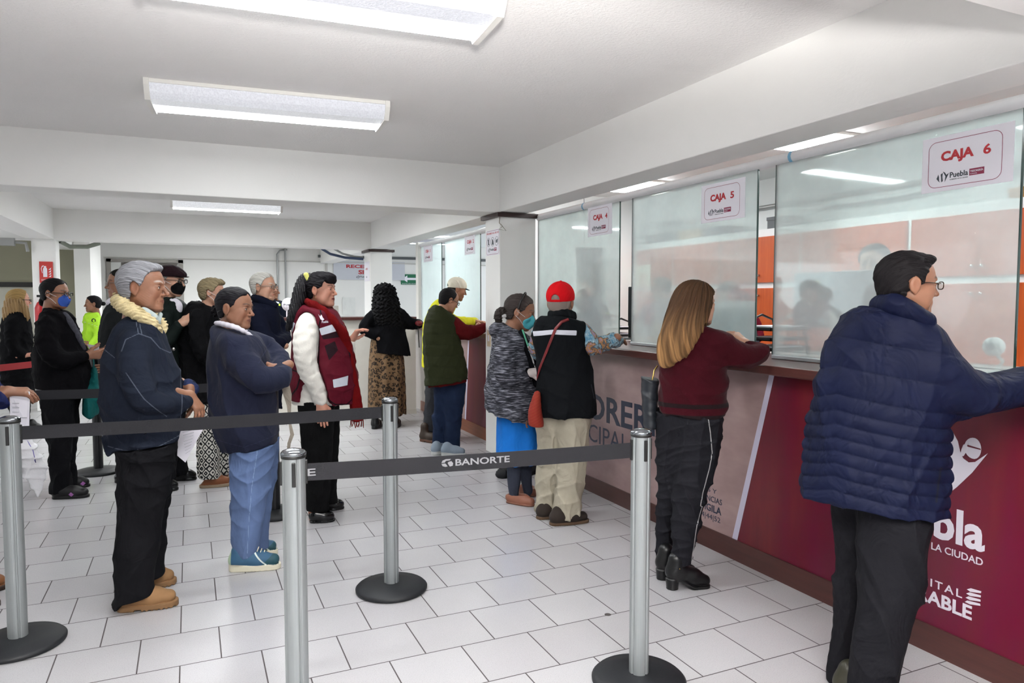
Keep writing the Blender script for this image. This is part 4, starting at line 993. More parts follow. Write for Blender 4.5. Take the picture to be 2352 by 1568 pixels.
    def skull(s, d, keep, extra=(), name='hair', col='1c1917', m=None, rough=.0, k=.04, strand=None, hdir=None, h=None, grad=None, cutears=True, sz=1.0, label=None):
        """hair: the skull grown by d (head units), kept where keep(q) < 0, plus extra shapes (head units)"""
        C, Rm, Hh = s.hd; b = ell((-.045, 0, .135), (.425 * sz + d, .335 * sz + d, .365 * sz + d * .8)); b2 = ell((-.14, 0, -.12), (.25 + d, .27 + d, .24))
        b = uni([b, b2], .1)
        ex = uni(extra, .04) if extra else None
        sd = strand or (lambda q: np.arctan2(q[:, 1], q[:, 2] + .1) * .9 + q[:, 0] * .25)
        def f(p):
            q = s.Q(p); d_ = b.f(q)
            if keep is not None: d_ = -smin(-d_, -keep(q).astype(f4), .03)
            if cutears:
                e = np.sqrt(((q[:, 0] + .045) / .10) ** 2 + ((np.abs(q[:, 1]) - .36) / .10) ** 2 + ((q[:, 2] + .015) / .135) ** 2) - 1; d_ = np.maximum(d_, -e * .1)
            if ex is not None: d_ = smin(d_, ex.f(q), k)
            if rough:
                a_ = sd(q); d_ = d_ + rough * (np.sin(a_ * 55 + 2 * np.sin(q[:, 2] * 11)) * .5 + np.sin(a_ * 123 + q[:, 0] * 19) * .4 + np.sin(q[:, 0] * 31 + 3 * np.sin(q[:, 2] * 13 + a_ * 9)) * .7)
            return d_ * f4(Hh)
        lo, hi = C - Hh * (.62 + d), C + Hh * (.62 + d)
        if ex is not None:
            cs = [s.q(*((ex.lo if i else ex.hi)[0], (ex.lo if j else ex.hi)[1], (ex.lo if l else ex.hi)[2])) for i in (0, 1) for j in (0, 1) for l in (0, 1)]
            lo = np.minimum(lo, np.min(cs, 0)); hi = np.maximum(hi, np.max(cs, 0))
        v, q4 = nets(Shp(f, lo, hi), h or s.hh * 1.25)
        c = np.tile(np.array(srgb(col)), (len(v), 1)); q = s.Q(v.astype(f4))
        if grad: c = grad(q, c)
        o = mesh_obj(name, [(v, q4)], m or M_hair, s.root, {'strand': sd(q)}, c)
        if label: o['label'] = label
        return o
    def on_head(s, name, shp, m, h=None, masks=None, label=None, parent=None):
        """a part given in head units"""
        C, Rm, Hh = s.hd; cs = [s.q(*((shp.lo if i else shp.hi)[0], (shp.lo if j else shp.hi)[1], (shp.lo if l else shp.hi)[2])) for i in (0, 1) for j in (0, 1) for l in (0, 1)]
        w = Shp(lambda p: shp.f(s.Q(p)) * f4(Hh), np.min(cs, 0), np.max(cs, 0))
        mk = {k: (lambda p, f=f: f(s.Q(p))) for k, f in (masks or {}).items()}
        return s.part(name, w, m, h or s.hh * 1.1, mk, label, parent)
    def mask(s, col, name='face_mask', label=None):
        fb = s.qface; pl = ell((.27, 0, -.215), (.225, .275, .24))
        sh = uni([fb, ell((.345, 0, -.20), (.125, .115, .17))], .09)
        shell = Shp(lambda q: np.maximum(np.maximum(sh.f(q) - .015, -(sh.f(q) + .01)), pl.f(q)), pl.lo, pl.hi)
        o = s.on_head(name, shell, cloth('mask_' + col, col, .8, .04, weave=.1, folds=.3), s.hh, label=label)
        for sg in (1, -1):
            for z0, z1 in ((-.09, .05), (-.33, -.10)):
                pts = [s.q(.20, sg * .285, z0), s.q(.08, sg * .335, z0 * .5 + z1 * .3), s.q(-.06, sg * .372, z1)]
                MB().tube(pts, .0016, 6).build('strap', mat('elastic', 'cfd3d6', .6), o)
        return o
    def glasses(s, m, r=.072, z=.0, x=.435, w=.135, th=.0016, square=True, temple=True):
        mb = MB()
        for sg in (1, -1):
            pts = []
            for k in range(17):
                a = 2 * math.pi * k / 16; ca, sa = math.cos(a), math.sin(a)
                if square: ca, sa = np.sign(ca) * abs(ca) ** .6 * 1.25, np.sign(sa) * abs(sa) ** .6 * .8
                pts.append(s.q(x - .02 * abs(ca * r + w) * 2, sg * (w + ca * r * 1.05), z + sa * r))
            mb.tube(pts, th, 6, cap=False)
        mb.tube([s.q(x - .005, -w + r * .9, z + .02), s.q(x + .012, 0, z + .03), s.q(x - .005, w - r * .9, z + .02)], th, 6)
        o = mb.build('glasses', m, s.root)
        if temple:
            for sg in (1, -1): MB().tube([s.q(x - .05, sg * (w + r * 1.25), z + .03), s.q(.15, sg * .345, z + .03), s.q(-.06, sg * .36, z + .02), s.q(-.12, sg * .35, z - .05)], th, 6).build('temple', m, o)
        for sg in (1, -1):
            c = s.q(x - .025, sg * w, z); pts = [s.q(x - .027, sg * (w + r * 1.1 * math.cos(a)), z + r * .75 * math.sin(a)) for a in [2 * math.pi * k / 14 for k in range(14)]]
            MB().add(pts, [tuple(range(14))]).build('lens', M_lens, o)
        return o
    # -- hands
    def hand(s, wrist, D, N, side=1, curl=(.3, .4, .3), L=.175, thumb=.6, spread=1., arm=None, col=None):
        """D = where the fingers point, N = where the palm faces, side = +-1 for the thumb"""
        D = np.array(D, float); D /= np.linalg.norm(D); N = np.array(N, float); N = N - D * (N @ D); N /= np.linalg.norm(N); T = np.cross(N, D) * side; k = L / .18
        W_ = np.asarray(wrist, float); sh = []
        offs = (.028, .0095, -.010, -.028); ln = (.070, .079, .073, .057); kx = (.092, .095, .090, .082)
        for o_, l_, x_ in zip(offs, ln, kx):
            kn = W_ + (D * x_ + T * o_) * k; sh.append(cone(W_ + (D * .008 + T * o_ * .55) * k, kn, .0145 * k, .0118 * k))
            p = kn; d = D + T * (o_ * 2.2 * spread); d = d / np.linalg.norm(d); rr = .0095 * k
            for seg, cc in zip((.46, .30, .24), curl):
                d = d * math.cos(cc) + N * math.sin(cc) if True else d; n2 = N * math.cos(cc) - d * 0; d = d / np.linalg.norm(d)
                q = p + d * l_ * seg * k; sh.append(('f', cone(p, q, rr, rr * .90))); rr *= .90; p = q
        palm = uni([x for x in sh if not isinstance(x, tuple)], .02 * k)
        fing = uni([x[1] for x in sh if isinstance(x, tuple)], .0025)
        tb = W_ + (D * .022 + T * .022 + N * .006) * k; d1 = D * .62 + T * thumb + N * .35; d1 /= np.linalg.norm(d1); t1 = tb + d1 * .040 * k
        d2 = D * .9 + T * thumb * .4 + N * .4; d2 /= np.linalg.norm(d2); t2 = t1 + d2 * .030 * k; t3 = t2 + d2 * .022 * k
        th = uni([cone(tb, t1, .0165 * k, .0125 * k), cone(t1, t2, .0118 * k, .0105 * k), cone(t2, t3, .0105 * k, .0085 * k)], .008)
        all_ = uni([palm, fing], .007); all_ = uni([all_, th], .012)
        e = np.asarray(arm, float) if arm is not None else W_ - D * .06
        all_ = uni([all_, cone(W_ + D * .01 * k, e, .0235 * k, .030 * k)], .02)
        c = np.array(s.skin if col is None else srgb(col), f4)
        s.add_skin(all_, max(.0024, s.hh * .95), (lambda v: np.tile(c, (len(v), 1)))); return s
    # -- shoes, from where heel and toe meet the floor
    def shoe(s, heel, toe, m, kind='shoe', w=.05, sole=.018, solem=None, top=None, name='shoe', L=None, label=None):
        a = s.fl(*heel); b = s.fl(*toe); a[2] = b[2] = 0; d = b - a; Ln = float(np.linalg.norm(d)); d /= Ln
        if L: Ln = L
        sd = np.cross((0, 0, 1), d); M_ = np.stack([d, sd, (0, 0, 1)], 1).astype(f4); a4 = a.astype(f4)
        q = lambda p: (p - a4) @ M_
        hgt = {'shoe': .10, 'sneaker': .105, 'boot': .16, 'heel': .17, 'flat': .055, 'sandal': .06}[kind] if top is None else top
        wk = w / .045; lift = .045 if kind == 'heel' else 0.
        S_ = sole
        parts = [cone((.04, 0, S_ + .028 + lift), (Ln * .60, 0, S_ + .024 + lift * .45), .036, .038, wk), cone((Ln * .60, 0, S_ + .024 + lift * .45), (Ln - .038, 0, S_ + .018), .038, .031, wk * 1.05, wk),
                 cone((Ln * .30, 0, S_ + .045 + lift), (Ln * .62, 0, S_ + .026), .038, .030, wk * .9)]
        if kind in ('boot', 'heel', 'shoe', 'sneaker'): parts.append(cone((.055, 0, S_ + .03 + lift), (.06, 0, hgt), .040, .042 if kind != 'shoe' else .038, .95))
        up = uni(parts, .03)
        if kind == 'flat': up = sub(up, ell((.085, 0, .085), (.085, .033, .045)), .01)
        if kind == 'sandal':
            up = sub(up, ell((.02, 0, .08), (.05, .05, .05)), .01)
        def f(p):
            v = q(p); d_ = up.f(v); d_ = np.maximum(d_, S_ * .6 - v[:, 2])
            h = np.clip((v[:, 0] - .042) / (Ln - .086), 0, 1); r2 = w * (.82 + .22 * np.sin(np.clip(h, 0, 1) * 2.4)); e2 = np.sqrt((v[:, 0] - .042 - h * (Ln - .086)) ** 2 + v[:, 1] ** 2) - r2 * (.9)
            if kind == 'heel':
                zc = lift * (1 - sstep(.25 * Ln, .62 * Ln, v[:, 0])); so = np.maximum(e2, np.abs(v[:, 2] - zc - .007) - .008)
                hl = np.maximum(np.sqrt(((v[:, 0] - .040)) ** 2 + v[:, 1] ** 2) - .032 - .1 * np.clip(v[:, 2] - .02, -.01, .03), np.abs(v[:, 2] - .028) - .028); so = np.minimum(so, hl)
            else:
                bot = 0.
                if kind == 'boot': bot = .006 * (np.sin(v[:, 0] * 300) > .2) * (v[:, 0] > Ln * .42) + .009 * ((v[:, 0] > .085) & (v[:, 0] < .115))
                tp = S_ + (.010 * (1 - sstep(.1, .2, v[:, 0])) + .004 * np.sin(v[:, 0] * 40) if kind == 'sneaker' else 0)
                so = np.maximum(e2, np.maximum(v[:, 2] - tp, bot - v[:, 2]))
            return smin(d_, so, .003)
        lo = np.minimum(a, b) - .09; hi = np.maximum(a, b) + .09; lo[2] = -.001; hi[2] = hgt + .06
        if L: hi = np.maximum(hi, a + d * L + .08); lo = np.minimum(lo, a + d * L - .08); lo[2] = -.001
        shp = Shp(f, lo, hi); h = min(s.hb * .8, .0045)
        v, q4 = nets(shp, h); vv = q(v.astype(f4)); v[:, 2] = np.maximum(v[:, 2], 0)
        at_ = {'x': vv[:, 0], 'y': vv[:, 1], 'z': vv[:, 2], 'sole': vv[:, 2] - (S_ + (.010 * (1 - sstep(.1, .2, vv[:, 0])) + .004 * np.sin(vv[:, 0] * 40) if kind == 'sneaker' else 0))}
        o = mesh_obj(name, [(v, q4)], m, s.root, at_)
        if label: o['label'] = label
        s.lastfoot = (a, d, sd, Ln); return o
def shoe_mat(name, up, sole, rough=.5, extra=None):
    key = 's_' + name
    if key in _mc: return _mc[key]
    t = NT(name); c = t.mix(t.noise(25, 3), tuple(x * .85 for x in srgb(up)), tuple(min(1, x * 1.12) for x in srgb(up)))
    for (fn, cc) in (extra or ()): c = t.mix(fn(t), c, srgb(cc))
    c = t.mix(t.math('LESS_THAN', t.attr('sole'), 0.), c, srgb(sole)); t.set(c, rough, spec=.4); t.bump(t.noise(200, 2), .2, .001); _mc[key] = t.m; return t.m
def lens_mat():
    t = NT('spectacle_lens'); tr = t.n('ShaderNodeBsdfTransparent'); tr.inputs[0].default_value = (.93, .94, .95, 1); gl = t.n('ShaderNodeBsdfGlossy'); gl.inputs[1].default_value = .05
    mx = t.n('ShaderNodeMixShader'); mx.inputs[0].default_value = .12; t.l(tr.outputs[0], mx.inputs[1]); t.l(gl.outputs[0], mx.inputs[2]); t.l(mx.outputs[0], t.out.inputs[0]); return t.m
M_lens = lens_mat(); M_gold = mat('gold_frame', 'b99a5a', .25, .8); M_blackp = mat('black_frame', '14120f', .3)
# hairlines in head units: keep where the value is negative
def hairline(front=.335, temple=.12, sideburn=.03, nape=-.30, recede=0.):
    zs = [-.6, nape - .02, nape + .05, -.12, .02, .10, .22, .34, .42, .6]
    xs = [-.6, -.45, -.16, -.12, sideburn, temple, temple + .05, front - recede * .6, front - recede, front - recede]
    return lambda q: (q[:, 0] - np.interp(q[:, 2], zs, xs)) - .0 * q[:, 1] + .02 * np.sin(q[:, 1] * 20)

# ---------------------------------------------------------------- helpers on a person
def _add(cls):
    def deco(f): setattr(cls, f.__name__, f); return f
    return deco
@_add(Person)
def line(s, pts, w, t=0., front=None):
    """mask: a thin line drawn on cloth along the given way"""
    w = max(w, .0023)
    P = np.array([s.P(x, y, t) for x, y in pts])[:, [0, 2]].astype(f4)
    def f(p):
        q = p[:, [0, 2]]; d = np.full(len(p), 9., f4)
        for a, b in zip(P[:-1], P[1:]):
            ab = b - a; h = np.clip(((q - a) @ ab) / max(float(ab @ ab), 1e-9), 0, 1); e = q - a - h[:, None] * ab; d = np.minimum(d, np.sqrt((e * e).sum(1)))
        d = d - w
        return d if front is None else np.maximum(d, p[:, 1] - front)
    return f
@_add(Person)
def area(s, pts, t=0., front=None):
    """mask: an outlined patch on cloth, negative inside"""
    P = np.array([s.P(x, y, t) for x, y in pts])[:, [0, 2]].astype(f4); n = len(P)
    def f(p):
        q = p[:, [0, 2]]; d = np.full(len(p), 9., f4); ins = np.zeros(len(p), bool)
        for i in range(n):
            a, b = P[i], P[(i + 1) % n]; ab = b - a; h = np.clip(((q - a) @ ab) / max(float(ab @ ab), 1e-9), 0, 1); e = q - a - h[:, None] * ab; d = np.minimum(d, np.sqrt((e * e).sum(1)))
            c = (a[1] > q[:, 1]) != (b[1] > q[:, 1]); xx = (b[0] - a[0]) * (q[:, 1] - a[1]) / (b[1] - a[1] if b[1] != a[1] else 1e-9) + a[0]; ins ^= c & (q[:, 0] < xx)
        d = np.where(ins, -d, d)
        return d if front is None else np.maximum(d, p[:, 1] - front)
    return f
@_add(Person)
def hem(s, shp, a, b, t=0., k=.006):
    """cut cloth off below the line a-b"""
    A, B = s.P(*a, t), s.P(*b, t); d = B - A; n = np.array([d[2], 0, -d[0]]) * (1 if d[0] > 0 else -1); return cut(shp, A, n, k)
def anyof(*fs): return lambda p: np.minimum.reduce([f(p) for f in fs])
@_add(Person)
def surf(s, shp, px, py, lift=.003, t=0.):
    """the point of a cloth surface met by the sight line through px, py"""
    o = s.L(CAMP); d = s.P(px, py, t) - o; d /= np.linalg.norm(d); D0 = np.linalg.norm(s.P(px, py, t) - o); ts = np.linspace(D0 - .6, D0 + .5, 500); v = shp.f((o + d * ts[:, None]).astype(f4))
    k = np.argmax(v < lift); return o + d * (ts[k] if (v < lift).any() else D0)
@_add(Person)
def strap(s, name, shp, pts, w, m, th=.003, n=5, parent=None, lift=.004):
    """a flat ribbon lying on cloth"""
    R = []
    for (x0, y0), (x1, y1) in zip(pts[:-1], pts[1:]):
        for j in range(n): R.append(s.surf(shp, x0 + (x1 - x0) * j / n, y0 + (y1 - y0) * j / n, lift))
    R.append(s.surf(shp, *pts[-1], lift)); R = np.array(R); mb = MB(); vs = []
    for i, p in enumerate(R):
        d = R[min(i + 1, len(R) - 1)] - R[max(i - 1, 0)]; d = d / max(np.linalg.norm(d), 1e-6); e = .004; g = np.array([float(shp.f((p + np.eye(3)[a] * e)[None].astype(f4))[0] - shp.f((p - np.eye(3)[a] * e)[None].astype(f4))[0]) for a in range(3)]); g /= max(np.linalg.norm(g), 1e-6)
        q = np.cross(d, g); q /= max(np.linalg.norm(q), 1e-6); vs += [p + q * w / 2, p - q * w / 2, p - q * w / 2 + g * th, p + q * w / 2 + g * th]
    fs = []
    for i in range(len(R) - 1):
        a = 4 * i; fs += [(a + j, a + (j + 1) % 4, a + 4 + (j + 1) % 4, a + 4 + j) for j in range(4)]
    return mb.add(vs, fs, True).build(name, m, parent or s.root)
@_add(Person)
def trousers(s, near, far, m, name='trousers', hems=None, fold=.004, seed=1, masks=None, k=.03, h=None, label=None, wl=.12):
    a, b = s.tube(near), s.tube(far); s.legs_rec = [near[:-1], far[:-1]]
    if hems:
        a = s.hem(a, *hems[0], near[-1][4] if len(near[-1]) > 4 else 0.); b = s.hem(b, *hems[-1], far[-1][4] if len(far[-1]) > 4 else 0.)
    else:
        for nm, rr in (('a', near), ('b', far)):
            r0 = rr[-1]; c = s.hem(a if nm == 'a' else b, (r0[0] - 20, r0[1]), (r0[0] + 20, r0[1]), r0[4] if len(r0) > 4 else 0.)
            if nm == 'a': a = c
            else: b = c
    sh = uni([a, b], k)
    if getattr(s, 'under', None) is not None:
        G, nn, o = s.under; T = sh; sh = Shp(lambda p: np.maximum(T.f(p), np.minimum(G.f(p) + .022, o - p @ nn.astype(f4) - .004)), T.lo, T.hi)
    if fold: sh = disp(sh, wavefold(fold, wl, seed, 4, .35))
    sh = cut(sh, (0, 0, .006), (0, 0, -1), .0)
    s.trs = sh
    return s.part(name, sh, m, h, masks, label)
@_add(Person)
def garment(s, name, body, arms, m, hem=None, fold=.005, seed=3, masks=None, k=.035, h=None, extra=(), wl=.11, armcut=(), subs=(), label=None, g=0., dfn=None, neckcut=True):
    b0 = body[0]; body = [(b0[0], b0[1] + .5 * b0[2], *b0[2:])] + list(body[1:]); sh = s.tube(body)
    if hem:
        sh = s.hem(sh, *hem); A, B = s.P(*hem[0]), s.P(*hem[1]); d = B - A; nn = np.array([d[2], 0, -d[0]]) * (1 if d[0] > 0 else -1); nn /= np.linalg.norm(nn); s.under = (sh, nn, float(A @ nn))
    if g: sh = grow(sh, g)
    for c in subs: sh = sub(sh, c, .01)
    if arms: s.arms_rec = arms
    al = []
    for i, a in enumerate(arms):
        al.append(s.tube(a))
    sh = uni([sh] + al + list(extra), k) if (al or extra) else sh
    if neckcut and hasattr(s, 'hd'):
        A, B = s.q(-.42, 0, -.37), s.q(.25, 0, -.55); d = B - A; n_ = np.cross(np.cross(d, s.hd[1][:, 2]), d); n_ /= np.linalg.norm(n_); n_ = n_ if n_[2] > 0 else -n_; sh = cut(sh, A, n_, .025)
    if fold: sh = disp(sh, wavefold(fold, wl, seed, 5, .45))
    if dfn: sh = disp(sh, dfn)
    s.last = sh
    o = s.part(name, sh, m, h, masks, label); return o
@_add(Person)
def torso_skin(s, rows, arms=()):
    """the body under the clothes, so that head, trunk and hands are one surface"""
    rows = [tuple([*q[:2], q[2] * .72, *q[3:]]) for q in rows]; rows[-1] = (rows[-1][0], rows[-1][1] - (rows[-1][1] - rows[0][1]) * .25, rows[-1][2] * .6, *rows[-1][3:]); s.trow = rows; return s
    rows = rows; rows[-1] = (rows[-1][0], rows[-1][1] - (rows[-1][1] - rows[0][1]) * .25, *rows[-1][2:])
    t = s.tube(rows, 1); al = [s.tube(a, 1) for a in arms]; s.add_skin(uni([t] + al, .04), max(s.hb * 2, .012)); return s
@_add(Person)
def cap(s, col, brimcol=None, kind='cap', m=None, label=None):
    """cap: dome grown from the skull, brim in front"""
    M1 = m or cloth('cap_' + col, col, .8, .08, weave=.2)
    if kind == 'cap':
        dome = ell((-.045, 0, .165), (.465, .375, .395)); dome = Shp(lambda q, f=dome.f: np.maximum(np.maximum(f(q), -(q[:, 2] - .045 - q[:, 0] * .16)), -np.maximum(np.sqrt(((q[:, 0] + .5) / .2) ** 2 + (q[:, 1] / .12) ** 2 + ((q[:, 2] - .04) / .13) ** 2) * .12 - .12, .035 - q[:, 2])), dome.lo, dome.hi)
        o = s.on_head('cap', dome, M1, s.hh * 1.1, label=label)
        br = ell((.47, 0, .135), (.27, .29, .06)); br = Shp(lambda q, f=br.f: np.maximum(np.maximum(f(q), np.abs(q[:, 2] - .135 + .22 * (q[:, 0] - .35) + .8 * q[:, 1] ** 2) - .014), .30 - q[:, 0]), br.lo, br.hi + .1)
        s.on_head('brim', br, cloth('cap_' + (brimcol or col), brimcol or col, .8, .08, weave=.2), s.hh, parent=o)
        s.on_head('button', ell((-.045, 0, .565), (.03, .03, .015)), cloth('cap_' + (brimcol or col), brimcol or col, .8, .08), s.hh, parent=o)
    else:
        dome = uni([ell((-.045, 0, .20), (.47, .385, .33)), ell((.20, 0, .20), (.31, .30, .16))], .12)
        dome = Shp(lambda q, f=dome.f: np.maximum(f(q), -(q[:, 2] - .135)), dome.lo, dome.hi)
        o = s.on_head('flat_cap', dome, M1, s.hh * 1.1, label=label)
        br = ell((.42, 0, .165), (.20, .25, .05)); br = Shp(lambda q, f=br.f: np.maximum(f(q), np.abs(q[:, 2] - .155 + .1 * (q[:, 0] - .35)) - .018), br.lo, br.hi)
        s.on_head('brim', br, M1, s.hh, parent=o)
    return o
# ================================================================ PEOPLE
C_ = cloth
# ---------------------------------------------------------------- old man in denim
def old_man():
    p = Person(335, 1372, 'old grey-haired man in a dark denim jacket with cream fleece collar and tan boots')
    p.head(329, 660, 114, yaw=20, pitch=1, skin='brown', nose=1.0, old=1., brow='b0aaa2', fat=.35, jaw=1.15, lips='7a4a3c')
    p.skull(.05, hairline(.30, .10, .05, -.30, .05), extra=[ell((.18, 0, .40), (.19, .25, .09))], col='8e8e93', rough=.007)
    p.torso_skin([(325, 745, 22), (325, 800, 50, 1.3), (330, 1000, 60, 1.2)])
    p.hand(p.P(433, 905, .06), (.55, -.2, -.85), (-.6, .5, -.4), -1, (.5, .5, .4), L=.17, arm=p.P(395, 900, .10))
    p.hand(p.P(436, 888, -.05), (.1, -.25, -1), (-1, 0, -.1), 1, (.3, .4, .3), L=.17, arm=p.P(415, 880, -.08))
    body = [(325, 735, 34, 1.5), (318, 775, 62, 1.35), (320, 830, 82, 1.15), (326, 890, 94, 1.08), (330, 950, 92, 1.1), (330, 1010, 86, 1.15), (330, 1065, 84, 1.2)]
    near = [(308, 790, 38, 1, .15), (310, 850, 40, 1, .20), (330, 915, 35, 1, .22), (380, 928, 27, 1, .18), (428, 922, 20, 1, .10)]
    far = [(345, 795, 34, 1, -.17), (375, 860, 28, 1, -.2), (410, 888, 22, 1, -.12), (437, 884, 16, 1, -.07)]
    st = anyof(p.line([(281, 800), (290, 775), (318, 762), (345, 772), (365, 795)], .0012), p.line([(232, 795), (265, 817)], .0012), p.line([(309, 722), (318, 762)], .0012), p.line([(316, 722), (325, 762)], .0012),
               p.line([(291, 845), (330, 900), (380, 945)], .0012), p.line([(365, 795), (390, 808), (400, 802)], .0014), p.line([(403, 790), (415, 850), (412, 990)], .0012), p.line([(249, 1018), (330, 1022), (408, 992)], .0012), p.line([(316, 1015), (318, 1030)], .0012))
    m = C_('dark_denim', '2b3140', .9, .22, 9, .5, 500, (('m0', '4b515d'),), folds=.8)
    p.garment('jacket', body, [near, far], m, ((245, 1033), (412, 1003)), .009, 5, {'m0': st}, wl=.16)
    J = p.last
    b = p.surf(J, 398, 802, .002); MB().lathe([(0, 0), (.009, 0), (.008, .003), (0, .004)], 12).build('button', mat('metal_button', '8d8a86', .3, .9), p.root, tuple(b)).rotation_euler = (math.pi / 2, 0, 0)
    col = uni([p.tube([(272, 690, 16, 1, -.02), (285, 703, 17, 1, .06), (318, 722, 16, 1, .11), (350, 745, 14, 1, .10), (366, 766, 9, 1, .05)]), p.tube([(272, 690, 16, 1, -.02), (300, 700, 14, 1, -.09), (345, 720, 13, 1, -.12), (372, 748, 12, 1, -.08), (368, 770, 7, 1, .0)])], .02)
    fz = wavefold(.003, .02, 9, 5, .5, False)
    p.part('fleece_collar', disp(col, fz), C_('cream_fleece', 'c9b88e', .95, .25, 40, 1., 160, sheen=.5), .0035)
    p.part('shirt_collar', uni([p.tube([(330, 712, 8, 1, .09), (352, 728, 9, 1, .085), (364, 742, 6, 1, .05)]), p.tube([(362, 742, 6, 1, .04), (368, 722, 6, 1, -.05)])], .01), C_('pale_checked_shirt', 'aab5b4', .8, .3, 60), .003)
    p.part('shirt_cuff', p.tube([(432, 884, 17, 1, -.065), (441, 893, 18, 1, -.06)]), C_('blue_checked_cuff', '39436b', .8, .5, 70), .0035)
    mt = C_('black_trousers', '131316', .85, .15, 12, .3)
    p.trousers([(336, 1000, 74, 1.1, .06), (332, 1090, 66, 1, .08), (322, 1180, 55, 1, .10), (312, 1270, 49, 1, .12), (308, 1340, 47, 1, .13), (309, 1392, 47, 1, .13)],
               [(350, 1000, 64, 1.1, -.06), (352, 1090, 50, 1, -.08), (348, 1180, 40, 1, -.08), (344, 1260, 38, 1, -.08), (340, 1335, 36, 1, -.06)], mt, hems=(((255, 1390), (365, 1352)), ((300, 1338), (375, 1318))), fold=.006)
    bt_ = shoe_mat('tan_nubuck', '876441', '745638', .75)
    p.shoe((268, 1402), (408, 1387), bt_, 'boot', .056, .028, name='boot'); p.shoe((300, 1352), (404, 1338), bt_, 'boot', .056, .028, name='boot')
    p.finish()
    # the sheet he holds
    P = p.P; g = MB(); pts = [(411, 968), (445, 964), (467, 986), (450, 1015), (426, 1062), (407, 1046)]
    W_ = [Vector(on) for on in [P(x, y, .02 + .02 * math.sin(i)) for i, (x, y) in enumerate(pts)]]
    e = empty('paper_sheet', tuple(p.g), p.rz, 'creased white printed sheet held by the old man in denim', 'paper')
    g.add([tuple(v) for v in W_] + [tuple(v + Vector((0, .002, 0))) for v in W_], [(0, 1, 2, 3, 4, 5), (11, 10, 9, 8, 7, 6)] + [(i, i + 6, (i + 1) % 6 + 6, (i + 1) % 6) for i in range(6)]).build('sheet', M_paper, e)
    t_ = MB()
    for i in range(9):
        a = P(418 + i * 1.0, 985 + i * 7, .035); b = P(448 - i * 1.4, 978 + i * 7, .035); t_.add([a, b, b + V3(0, 0, -.003), a + V3(0, 0, -.003)], [(0, 1, 2, 3)])
    t_.build('printed_lines', mat('grey_print', 'a9a9b0', .8), e)
old_man()
